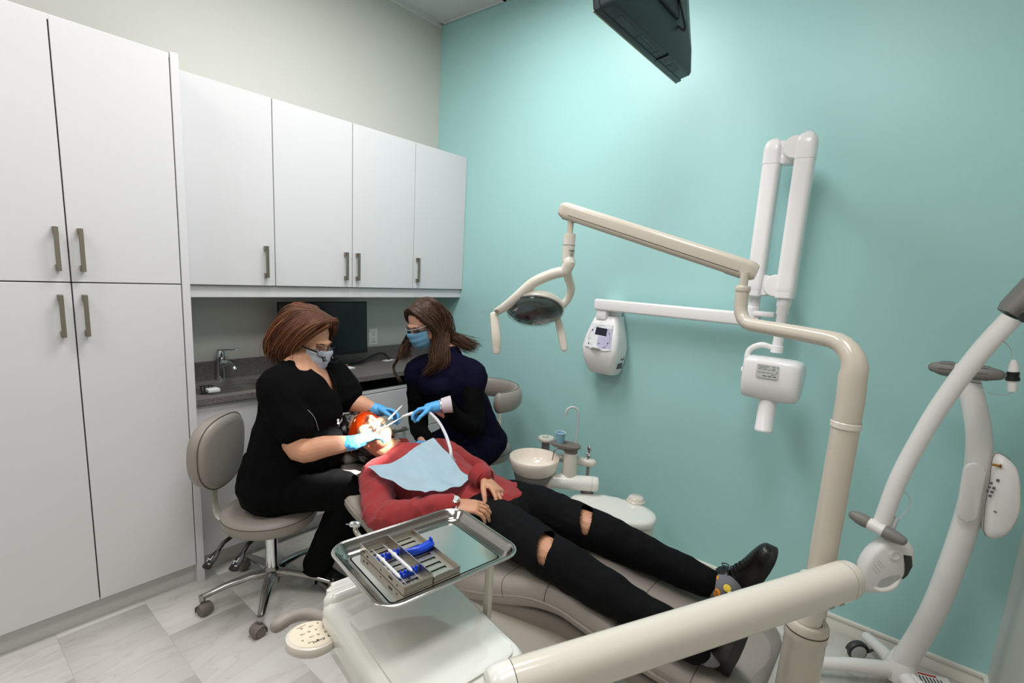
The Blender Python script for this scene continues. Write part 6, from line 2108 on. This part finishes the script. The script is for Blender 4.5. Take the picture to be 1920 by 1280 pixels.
solo('patient_bib', b, M['bib'], 'pale blue paper bib spread over the patient chest', 'bib', smooth=25)
bt.free()

# ------------------------------------------------------------------ the dentist
den = thing('person', 'person with auburn bob in black scrubs, white mask and loupes on the stool', 'person', (0.83, -1.66, 0.48))
F, U, S = hframe((0.86, 0.36, -0.38))
s_ = 1.06
C = V((0.830, -1.506, 1.234))
bm = nb()
dents, P = head_shells(bm, C, F, U, S, s_)
nk = V((0.845, -1.545, 1.135))
limb(bm, [P(-0.02, 0, -0.04), P(-0.02, 0, -0.10) * 0.5 + nk * 0.5, nk], [0.060, 0.060, 0.075])
rs, ls = V((0.905, -1.685, 1.05)), V((0.81, -1.375, 1.05))
re_, rw = V((1.027, -1.655, 0.787)), V((1.181, -1.476, 0.820))
le_, lw = V((0.900, -1.330, 0.927)), V((1.000, -1.248, 0.890))
ch = V((0.865, -1.555, 1.0))
limb(bm, [nk, ch, V((0.855, -1.60, 0.80)), V((0.84, -1.65, 0.60))], [(0.10, 0.08), (0.175, 0.12), (0.165, 0.13), (0.185, 0.15)], hint=(0.35, -1, 0))
for a_, e_, w_ in ((rs, re_, rw), (ls, le_, lw)):
    limb(bm, [a_, a_ * 0.5 + e_ * 0.5, e_, e_ * 0.55 + w_ * 0.45, w_], [0.078, 0.074, 0.054, 0.048, 0.030])
rkn, lkn = V((1.13, -1.47, 0.555)), V((1.02, -1.22, 0.555))
rank, lank = V((0.955, -1.535, 0.13)), V((0.93, -1.30, 0.13))
rhip, lhip = V((0.87, -1.72, 0.575)), V((0.80, -1.54, 0.575))
for a_, e_, w_ in ((rhip, rkn, rank), (lhip, lkn, lank)):
    limb(bm, [a_, e_, e_ * 0.6 + w_ * 0.4, w_], [0.09, 0.062, 0.056, 0.040])
# hands inside the gloves
RD = V((1.196, -1.330, 0.850)) - rw
hand_shells(bm, rw, RD, V((0.05, 0.55, -0.7)), V((-0.6, 0.2, 0.7)), (0.3, 0.42, 0.5, 0.55), (0.6, 0.5, 0.35), 0.95, 0.88)
LD = V((1.069, -1.173, 0.875)) - lw
hand_shells(bm, lw, LD, V((0.35, -0.45, -0.65)), V((-0.2, -0.9, 0.35)), (0.55, 0.6, 0.65, 0.7), (0.45, 0.6, 0.5), 0.95, 0.88)
body = remesh('body', bm, M['skin'], den, 0.0048, 3, dents)
eyes(den, P, F, S, U, s_, M['skin'], 0.95)
for nm, w_, fa_, D_, N_, T_, cu_, th_ in (('glove', rw, (rw - re_).normalized(), RD, V((0.05, 0.55, -0.7)), V((-0.6, 0.2, 0.7)), (0.3, 0.42, 0.5, 0.55), (0.6, 0.5, 0.35)), ('glove', lw, (lw - le_).normalized(), LD, V((0.35, -0.45, -0.65)), V((-0.2, -0.9, 0.35)), (0.55, 0.6, 0.65, 0.7), (0.45, 0.6, 0.5))):
    bm = nb()
    hand_shells(bm, w_, D_, N_, T_, cu_, th_, 0.95, 1.06)
    D_ = D_.normalized()
    limb(bm, [w_ - fa_ * 0.045, w_ - fa_ * 0.01, w_ + D_ * 0.03], [0.0355, 0.0335, 0.030], 3)
    g_ = remesh(nm, bm, M['glove'], den, 0.0029, 2, wr=0.0018, wf=60)
    b = nb(); T2 = zto(fa_, w_ - fa_ * 0.062)
    tube(b, [T2 @ V((math.cos(i * PI / 12) * 0.0365, math.sin(i * PI / 12) * 0.0365, 0)) for i in range(24)], 0.0022, 6, closed=True); ob('glove_cuff', b, M['glove'], g_, 60)
    if w_ is lw:
        b = nb(); tube(b, [w_ - fa_ * 0.088, w_ - fa_ * 0.06], [0.0385, 0.037], 22); ob('wrist_band', b, M['black'], den, 60)
mask_part(den, P, F, S, U, M['mask_w'], M['mask_w'], 3, s_)
# loupes: two round rims, temples, small barrels hung in front
b = nb()
for q in (-1, 1):
    cR = P(0.112, q * 0.034, 0.004)
    tube(b, [cR + S * (math.cos(i * PI / 12) * 0.025) + U * (math.sin(i * PI / 12) * 0.021) - F * (0.010 * abs(math.cos(i * PI / 12)) * (1 if math.cos(i * PI / 12) * q > 0 else 0)) for i in range(24)], 0.0019, 6, closed=True)
    tube(b, cr([P(0.100, q * 0.059, 0.008), P(0.05, q * 0.083, 0.008), P(-0.03, q * 0.094, 0.004)], 5), [(0.0014, 0.0045)] * 11, 8, hint=S)
tube(b, cr([P(0.113, -0.010, 0.008), P(0.118, 0, 0.012), P(0.113, 0.010, 0.008)], 4), 0.0017, 6)
gl = ob('loupe_glasses', b, M['black'], den, 60)
b = nb()
for q in (-1, 1):
    lathe(b, [(0, 0), (0.024, 0.0), (0.024, 0.001), (0, 0.001)], zto(F, P(0.111, q * 0.034, 0.004), hint=S), 20)
ob('lenses', b, M['lens'], gl)
for q in (-1, 1):
    c0 = P(0.114, q * 0.026, -0.016)
    dl = (F * 0.8 - U * 0.6).normalized()
    b = nb(); tube(b, [c0, c0 + dl * 0.011, c0 + dl * 0.013, c0 + dl * 0.020], [0.0065, 0.0065, 0.008, 0.008], 16); tube(b, [P(0.116, q * 0.01, 0.002), c0 + dl * 0.01], 0.0015, 6); ob('loupe_barrel', b, M['black'], gl, 50)
b = nb(); tube(b, [P(0.150, -0.045, -0.012), P(0.165, 0.0, -0.022), P(0.152, 0.045, -0.012)], 0.0014, 6); ob('flip_bar', b, M['black'], gl)
b = nb(); tube(b, cr([P(0.03, -0.088, 0.004), P(0.034, -0.092, -0.05), P(0.024, -0.098, -0.11), V((0.965, -1.60, 1.06)), V((0.985, -1.615, 0.98)), V((0.985, -1.60, 0.9))], 6), 0.0012, 5); ob('loupe_cord', b, M['ink'], den, 60)
# auburn bob
bm = nb()
hs_ = 1.10 * s_


def HP(f, l, u):
    return P(f * 1.0 + 0.004, l * 1.0, u * 1.0 + 0.004)


ell(bm, P(-0.034, 0, 0.050), (0.102 * s_, 0.098 * s_, 0.098 * s_), (F, S, U), 20)
ell(bm, P(-0.062, 0, -0.012), (0.078 * s_, 0.098 * s_, 0.094 * s_), (F, S, U), 18)
g_side = []
for q in (-1, 1):
    for i in range(9):
        t_ = i / 8
        g_side.append([HP(0.058 - 0.11 * t_, 0.012, 0.124 + 0.012 * math.sin(t_ * 3)), HP(0.056 - 0.125 * t_, q * 0.060, 0.118), HP(0.030 - 0.12 * t_, q * 0.106, 0.055), HP(0.006 - 0.11 * t_, q * 0.116, -0.02), HP(-0.004 - 0.10 * t_, q * 0.104, -0.075), HP(-0.006 - 0.085 * t_, q * 0.080, -0.108)])
g_back = []
for i in range(11):
    a = math.radians(115 + 130 * i / 10)
    g_back.append([HP(-0.02, 0.0, 0.138), HP(-0.035 + math.cos(a) * 0.080, math.sin(a) * 0.085, 0.118), HP(-0.035 + math.cos(a) * 0.108, math.sin(a) * 0.116, 0.035), HP(-0.035 + math.cos(a) * 0.112, math.sin(a) * 0.118, -0.035), HP(-0.035 + math.cos(a) * 0.092, math.sin(a) * 0.10, -0.09), HP(-0.03 + math.cos(a) * 0.075, math.sin(a) * 0.075, -0.118)])
g_bang = []
for i in range(7):
    t_ = i / 6
    g_bang.append([HP(0.050, 0.018 - 0.01 * t_, 0.128), HP(0.068 - 0.012 * t_, -0.012 - 0.018 * t_, 0.112 - 0.008 * t_), HP(0.060 - 0.02 * t_, -0.056 - 0.006 * t_, 0.084 - 0.010 * t_), HP(0.040 - 0.02 * t_, -0.090, 0.036 - 0.012 * t_), HP(0.012 - 0.02 * t_, -0.106, -0.025)])
    g_bang.append([HP(0.050, 0.022, 0.128), HP(0.054 - 0.012 * t_, 0.052 + 0.012 * t_, 0.104 - 0.01 * t_), HP(0.026 - 0.02 * t_, 0.088, 0.058), HP(0.004, 0.102, 0.0), HP(-0.01, 0.106, -0.05)])
for g in g_side + g_back:
    q = cr([tuple(p) for p in g], 4)
    tube(bm, q, [0.012 + 0.006 * math.sin(PI * i / (len(q) - 1)) for i in range(len(q))], 10, caps='round')
for g in g_bang:
    q = cr([tuple(p) for p in g], 4)
    tube(bm, q, [0.008 + 0.003 * math.sin(PI * i / (len(q) - 1)) for i in range(len(q))], 8, caps='round')
hair = remesh('hair', bm, M['hair1'], den, 0.0055, 4, wr=0.0018, wf=45)
bm = nb(); locks(bm, g_side + g_back, 22, 0.0012, 0.011, rng, 4, 4); locks(bm, g_bang, 16, 0.0011, 0.007, rng, 4, 4)
st_ = ob('hair_strands', bm, M['hair1'], hair, 60); st_['kind'] = 'stuff'
bm = nb(); locks(bm, g_side + g_back, 22, 0.0010, 0.0115, rng, 4, 4); locks(bm, g_bang, 18, 0.0010, 0.007, rng, 4, 4)
st_ = ob('light_strands', bm, M['hair1h'], hair, 60); st_['kind'] = 'stuff'
# scrub top with short sleeves and a V neck
bm = nb()
limb(bm, [nk + V((0, 0, -0.03)), ch + V((0, 0, 0.02)), V((0.875, -1.60, 0.85)), V((0.865, -1.635, 0.70)), V((0.86, -1.645, 0.585))], [(0.115, 0.090), (0.200, 0.140), (0.190, 0.148), (0.198, 0.152), (0.212, 0.165)], hint=(0.35, -1, 0))
ell(bm, V((0.955, -1.53, 0.92)), (0.075, 0.13, 0.125), None, 16)
ell(bm, V((0.96, -1.54, 0.75)), (0.11, 0.15, 0.12), None, 16)
for a_, e_, f_ in ((rs, re_, 0.62), (ls, le_, 0.70)):
    m_ = a_ * (1 - f_) + e_ * f_
    limb(bm, [nk * 0.45 + a_ * 0.55 + V((0, 0, -0.01)), a_ + V((0, 0, 0.006)), a_ * 0.6 + m_ * 0.4, m_], [0.078, 0.088, 0.094, 0.094])
top = remesh('scrub_top', bm, M['scrub'], den, 0.0068, 9, wr=0.010, wf=9)
fwd = V((0.80, 0.55, 0)).normalized(); sd_ = V((-0.55, 0.80, 0)).normalized()


def vneck(p):
    q = p - nk
    a, c, z = q.dot(fwd), q.dot(sd_), q.z
    if z > 0.030 - 0.30 * a and a * a + c * c < 0.0060:
        return True
    return a > 0.0 and z > -0.14 and abs(c) < 0.056 * min(1.0, (z + 0.14) / 0.13) and z < 0.08


cut(top, vneck)
b = nb(); tube(b, cr([V((1.02, -1.62, 0.97)), V((1.055, -1.60, 0.93)), V((1.06, -1.585, 0.87))], 5), 0.0007, 5)
ob('scrub_cord', b, M['label'], top)
b = nb()
q0 = V((1.030, -1.471, 0.880)); fr = zto((0.80, -0.3, 0.1), q0)
for dx, dz, a_, c_ in ((0.007, 0, 0.010, 0.010), (0, 0, 0.012, 0.006), (-0.007, 0, 0.010, 0.010)):
    box(b, fr @ V((dx, dz, 0.002)), (a_, c_, 0.003), 0.0008, 1, mtx=fr.to_3x3().to_4x4())
ob('white_clip', b, M['white'], top)
# trousers
bm = nb()
limb(bm, [V((0.84, -1.65, 0.66)), V((0.84, -1.65, 0.585))], [(0.195, 0.150), (0.212, 0.165)], hint=(0.35, -1, 0))
for a_, e_, w_ in ((rhip, rkn, rank), (lhip, lkn, lank)):
    limb(bm, [a_, a_ * 0.5 + e_ * 0.5 + V((0, 0, 0.012)), e_, e_ * 0.6 + w_ * 0.4, w_ + V((0, 0, 0.02))], [0.125, 0.105, 0.085, 0.078, 0.068])
remesh('scrub_trousers', bm, M['scrub'], den, 0.0068, 4, wr=0.010, wf=9)
for an, hd_, td in ((rank, V((0.877, -1.516, 0.062)), V((0.90, 0.36, 0))), (lank, V((0.86, -1.335, 0.062)), V((0.86, 0.5, 0)))):
    td = td.normalized()
    toe = hd_ + td * 0.215; toe.z = 0.016
    boot(den, an, hd_, toe, (0, 0, 1), 'boot', 0.060, 'boot', 'boot', 0.95)

# ------------------------------------------------------------------ the assistant
ast = thing('person', 'person with long brown hair in navy scrub, blue mask and clear glasses', 'person', (1.02, -0.52, 0.50))
F, U, S = hframe((-0.02, -0.86, -0.50))
s_ = 1.02
C = V((0.887, -0.840, 1.296))
bm = nb()
dents, P = head_shells(bm, C, F, U, S, s_)
nk = V((0.965, -0.745, 1.13))
limb(bm, [P(-0.02, 0, -0.04), P(-0.03, 0, -0.09) * 0.5 + nk * 0.5, nk], [0.052, 0.052, 0.062])
ls, rs = V((1.150, -0.700, 1.031)), V((0.851, -0.860, 1.020))
le_, lw = V((1.259, -0.800, 0.770)), V((1.189, -1.020, 0.905))
re_, rw = V((0.877, -0.860, 0.721)), V((1.073, -0.980, 0.653))
ch = (ls + rs) / 2 + V((0, 0.02, -0.09))
limb(bm, [nk, ch, V((1.03, -0.62, 0.78)), V((1.05, -0.53, 0.60))], [(0.085, 0.07), (0.150, 0.10), (0.135, 0.10), (0.165, 0.13)], hint=(1, 0.5, 0))
for a_, e_, w_ in ((rs, re_, rw), (ls, le_, lw)):
    limb(bm, [a_, a_ * 0.5 + e_ * 0.5, e_, e_ * 0.5 + w_ * 0.5, w_], [0.055, 0.050, 0.042, 0.036, 0.026])
rhip, lhip = V((0.95, -0.56, 0.585)), V((1.13, -0.50, 0.585))
rkn, lkn = V((0.98, -0.93, 0.555)), V((1.24, -0.88, 0.555))
rank, lank = V((0.98, -0.80, 0.13)), V((1.22, -0.70, 0.13))
for a_, e_, w_ in ((rhip, rkn, rank), (lhip, lkn, lank)):
    limb(bm, [a_, e_, e_ * 0.6 + w_ * 0.4, w_], [0.082, 0.058, 0.052, 0.038])
LD = V((1.101, -1.131, 0.880)) - lw
LN, LT = V((0.15, -0.35, -0.9)), V((0.55, -0.75, 0.35))
LC_ = (0.55, 0.75, 0.8, 0.85)
RDd = V((1.018, -1.030, 0.656)) - rw
RN, RT = V((0.1, 0.1, -1)), V((0.3, 0.8, 0))
hand_shells(bm, lw, LD, LN, LT, LC_, (0.4, 0.6, 0.5), 0.92, 0.86)
hand_shells(bm, rw, RDd, RN, RT, (0.4, 0.45, 0.5, 0.55), (0.5, 0.5, 0.3), 0.92, 0.86)
body = remesh('body', bm, M['skin2'], ast, 0.0048, 3, dents)
eyes(ast, P, F, S, U, s_, M['skin2'], 0.95)
for w_, D_, N_, T_, cu_, th_ in ((lw, LD, LN, LT, LC_, (0.4, 0.6, 0.5)), (rw, RDd, RN, RT, (0.4, 0.45, 0.5, 0.55), (0.5, 0.5, 0.3))):
    bm = nb()
    hand_shells(bm, w_, D_, N_, T_, cu_, th_, 0.92, 1.05)
    D_ = D_.normalized()
    limb(bm, [w_ - D_ * 0.02, w_, w_ + D_ * 0.03], [0.032, 0.030, 0.028], 3)
    g_ = remesh('glove', bm, M['glove'], ast, 0.0029, 2, wr=0.0018, wf=60)
    b = nb(); T2 = zto(D_, w_ - D_ * 0.026)
    tube(b, [T2 @ V((math.cos(i * PI / 12) * 0.032, math.sin(i * PI / 12) * 0.032, 0)) for i in range(24)], 0.0022, 6, closed=True); ob('glove_cuff', b, M['glove'], g_, 60)
# white cuff and watch on the left wrist
D_ = LD.normalized()
b = nb(); tube(b, [lw - D_ * 0.088, lw - D_ * 0.06, lw - D_ * 0.03], [0.046, 0.043, 0.037], 20); ob('white_cuff', b, mat('cuff_cloth', (200, 190, 196), 0.8), ast, 60)
b = nb(); T2 = zto(D_, lw - D_ * 0.035)
tube(b, [T2 @ V((math.cos(i * PI / 12) * 0.0365, math.sin(i * PI / 12) * 0.0365, 0)) for i in range(24)], [(0.008, 0.002)] * 24, 8, hint=D_, closed=True); ob('watch', b, M['chrome'], ast, 60)
mask_part(ast, P, F, S, U, M['mask_b'], M['white'], 3, s_)
# clear safety glasses
b = nb(); vs = []
for j in range(7):
    v = -1 + 2 * j / 6
    vs.append([b.verts.new(P(0.116 - 0.075 * abs(u) ** 2.2, u * 0.076, 0.008 + v * (0.024 - 0.006 * u * u) + math.exp(-((u / 0.16) ** 2)) * max(0, -v) * 0.01)) for u in [-1 + 2 * i / 24 for i in range(25)]])
for j in range(6):
    for i in range(24):
        b.faces.new((vs[j][i], vs[j][i + 1], vs[j + 1][i + 1], vs[j + 1][i]))
topline = [q_.co.copy() for q_ in vs[-1]]; botline = [q_.co.copy() for q_ in vs[0]]
bmesh.ops.solidify(b, geom=b.faces[:], thickness=0.0015)
gl = ob('clear_glasses', b, M['lens'], ast, 60)
b = nb(); tube(b, topline, 0.0022, 6); tube(b, botline, 0.0012, 6)
for q in (-1, 1):
    tube(b, [P(0.042, q * 0.077, 0.02), P(-0.01, q * 0.085, 0.014), P(-0.04, q * 0.084, 0.004)], [(0.0013, 0.005)] * 3, 8, hint=S)
ob('glasses_frame', b, mat('clear_frame', (214, 214, 220), 0.15, trans=0.5), gl, 60)
# long wavy hair, centre parting
bm = nb()
ell(bm, P(-0.030, 0, 0.046), (0.104 * s_, 0.090 * s_, 0.094 * s_), (F, S, U), 20)
ell(bm, P(-0.062, 0, -0.02), (0.070 * s_, 0.088 * s_, 0.09 * s_), (F, S, U), 18)
GL, GR, GB = [], [], []
front_l = [V((0.983, -0.860, 1.164)), V((1.010, -0.880, 1.080)), V((0.964, -0.900, 1.023))]
for i in range(8):
    t_ = i / 7
    j_ = V((0.010 * t_, 0.012 * t_, 0.01 * t_))
    GL.append([P(0.052 - 0.09 * t_, 0.004, 0.126 + 0.006 * math.sin(t_ * 3)), P(0.056 - 0.09 * t_, 0.046, 0.102), P(0.036 - 0.085 * t_, 0.080, 0.04), P(0.016 - 0.08 * t_, 0.092, -0.04)] + [q + j_ * 1.5 + V((0.03 * t_, 0.03 * t_, 0)) for q in front_l])
    GR.append([P(0.052 - 0.09 * t_, -0.004, 0.126 + 0.006 * math.sin(t_ * 3)), P(0.056 - 0.09 * t_, -0.046, 0.102), P(0.036 - 0.085 * t_, -0.080, 0.04), P(0.018 - 0.08 * t_, -0.090, -0.04)] + [V((0.742, -0.880, 1.131)) + j_ * 2, V((0.759, -0.900, 1.073)) + j_ * 2.5])
for i in range(5):
    GR.append([P(0.05, -0.01, 0.122), P(0.054, -0.058, 0.088), P(0.03, -0.088, 0.0), V((0.739, -0.890, 1.148)), V((0.738, -0.910, 1.080)), V((0.712, -0.920, 1.026)), V((0.734, -0.920, 0.985)), V((0.771, -0.910, 0.946))])
for i in range(12):
    t_ = i / 11
    GB.append([P(-0.02 - 0.02 * t_, 0.0, 0.135), P(-0.07, 0.045 + 0.03 * t_, 0.10), P(-0.085 + 0.03 * t_, 0.085, 0.02), P(-0.07 + 0.03 * t_, 0.098, -0.05), V((0.963, -0.740, 1.229)) + V((0.02 * t_, 0.02 * t_, 0.012 * t_)), V((1.047, -0.700, 1.191)) + V((0.0, 0.02 * t_, 0.012 * t_)), V((1.113, -0.680, 1.177)) + V((0.0, 0.03 * t_, 0.01 * t_ - 0.006))])
    GB.append([P(-0.02 - 0.02 * t_, 0.0, 0.135), P(-0.08, -0.05 + 0.08 * t_, 0.10), P(-0.115, -0.06 + 0.12 * t_, 0.02), P(-0.115, -0.05 + 0.11 * t_, -0.06), V((0.868, -0.660, 1.115)) + V((0.12 * (t_ - 0.4), 0, 0)), V((0.859, -0.600, 0.974)) + V((0.14 * (t_ - 0.5), 0, 0))])
for g in GL[:7] + GR[:7] + GB:
    q = cr([tuple(p) for p in g], 4)
    m_ = len(q)
    tube(bm, q[:max(8, m_ - 4)], [0.0125 - 0.004 * i / m_ for i in range(max(8, m_ - 4))], 8, caps='round')
hair = remesh('hair', bm, M['hair2'], ast, 0.0055, 2, wr=0.003, wf=45)
bm = nb()
locks(bm, GL, 26, 0.0011, 0.010, rng, 4, 4, wave=0.009, wl=12)
locks(bm, GR[:8], 20, 0.0011, 0.008, rng, 4, 4, wave=0.006, wl=12)
locks(bm, GR[8:], 4, 0.0012, 0.003, rng, wave=0.003, wl=12)
locks(bm, GB, 22, 0.0011, 0.012, rng, 4, 4, wave=0.013, wl=11)
st_ = ob('hair_strands', bm, M['hair2'], hair, 60); st_['kind'] = 'stuff'
bm = nb()
locks(bm, GL + GR[:8], 14, 0.0010, 0.010, rng, 4, 4, wave=0.009, wl=12)
locks(bm, GB, 12, 0.0010, 0.012, rng, 4, 4, wave=0.013, wl=11)
st_ = ob('light_strands', bm, M['hair2h'], hair, 60); st_['kind'] = 'stuff'
# navy scrub top with cap sleeves
bm = nb()
limb(bm, [nk + V((0, 0, -0.015)), ch + V((0, 0, 0.05)), V((1.03, -0.66, 0.80)), V((1.05, -0.60, 0.66)), V((1.05, -0.56, 0.565))], [(0.100, 0.080), (0.180, 0.125), (0.175, 0.125), (0.185, 0.145), (0.195, 0.165)], hint=(1, 0.5, 0))
ell(bm, ch + V((-0.02, -0.07, 0.02)), (0.13, 0.08, 0.085), None, 16)
for a_, e_ in ((rs, re_), (ls, le_)):
    limb(bm, [nk * 0.5 + a_ * 0.5 + V((0, 0, -0.012)), a_, a_ * 0.75 + e_ * 0.25], [0.070, 0.074, 0.068])
limb(bm, [nk + V((0, 0, -0.02)), nk + (P(-0.03, 0, -0.09) - nk) * 0.35], [0.078, 0.066])
remesh('scrub_top', bm, M['navy'], ast, 0.0068, 4, wr=0.009, wf=9)
bm = nb()
for a_, e_, w_, D_ in ((rs, re_, rw, RDd), (ls, le_, lw, LD)):
    limb(bm, [a_, a_ * 0.5 + e_ * 0.5, e_, e_ * 0.45 + w_ * 0.55, w_ - D_.normalized() * 0.07], [0.064, 0.062, 0.056, 0.048, 0.040])
limb(bm, [rs, ch + V((0, 0.02, 0)), ls], [0.045, 0.05, 0.045])
remesh('knit_sleeves', bm, M['knit'], ast, 0.0065, 4, wr=0.007, wf=12)
bm = nb()
limb(bm, [V((1.05, -0.56, 0.63)), V((1.05, -0.54, 0.58))], [(0.175, 0.14), (0.19, 0.15)], hint=(1, 0.5, 0))
for a_, e_, w_ in ((rhip, rkn, rank), (lhip, lkn, lank)):
    limb(bm, [a_, a_ * 0.5 + e_ * 0.5 + V((0, 0, 0.01)), e_, e_ * 0.6 + w_ * 0.4, w_], [0.105, 0.092, 0.076, 0.066, 0.055])
remesh('scrub_trousers', bm, M['navy'], ast, 0.0068, 4, wr=0.008, wf=9)
for an in (rank, lank):
    hd_ = V((an.x, an.y + 0.05, 0.024))
    boot(ast, an, hd_, hd_ + V((0.02, -0.25, 0.0)), (0, 0, 1), 'shoe', 0.0, 'boot', 'sole', 0.95)

# ------------------------------------------------------------------ what they hold
m0, m1 = V((1.218, -1.361, 0.885)), V((1.154, -1.203, 0.935))
t = thing('mouth_mirror', 'thin white handled mouth mirror in the dentist far hand', 'dental tool', m0)
b = nb(); dd = m1 - m0
tube(b, [m0 + dd * f for f in (0.3, 0.33, 0.9, 1.0)], [0.0026, 0.0038, 0.0036, 0.0028], 10, caps='round'); ob('handle', b, M['white'], t, 60)
b = nb(); tube(b, [m0, m0 + dd * 0.31], [0.0014, 0.002], 8); ob('neck', b, M['chrome'], t)
b = nb(); lathe(b, [(0, 0), (0.010, 0), (0.011, 0.001), (0.010, 0.002), (0, 0.002)], zto((0.2, -0.5, 0.8), m0), 18); ob('mirror', b, M['chrome'], t)
n0, n1, n2 = V((1.241, -1.358, 0.885)), V((1.152, -1.188, 0.880)), V((1.139, -1.065, 0.885))
t = thing('suction_handpiece', 'white suction tip with grey hose in the assistant gloved hand', 'suction tool', n2)
b = nb(); tube(b, [n0, n1], [0.0024, 0.0026], 8, caps='round'); ob('suction_tip', b, M['white'], t, 60)
b = nb(); d1 = n2 - n1; tube(b, [n1 - d1 * 0.05, n1 + d1 * 0.25, n2, n2 + d1 * 0.25], [0.005, 0.008, 0.0095, 0.0095], 14, caps='round'); ob('valve_body', b, M['white'], t, 60)
b = nb(); tube(b, cr([n2 + d1 * 0.2, (1.194, -1.059, 0.885), (1.280, -1.073, 0.860), (1.390, -1.124, 0.830), (1.458, -1.157, 0.790), (1.483, -1.159, 0.740), (1.42, -0.98, .62), (1.52, -0.80, .50)], 6), 0.0078, 10); ob('hose', b, M['tube'], t, 60)
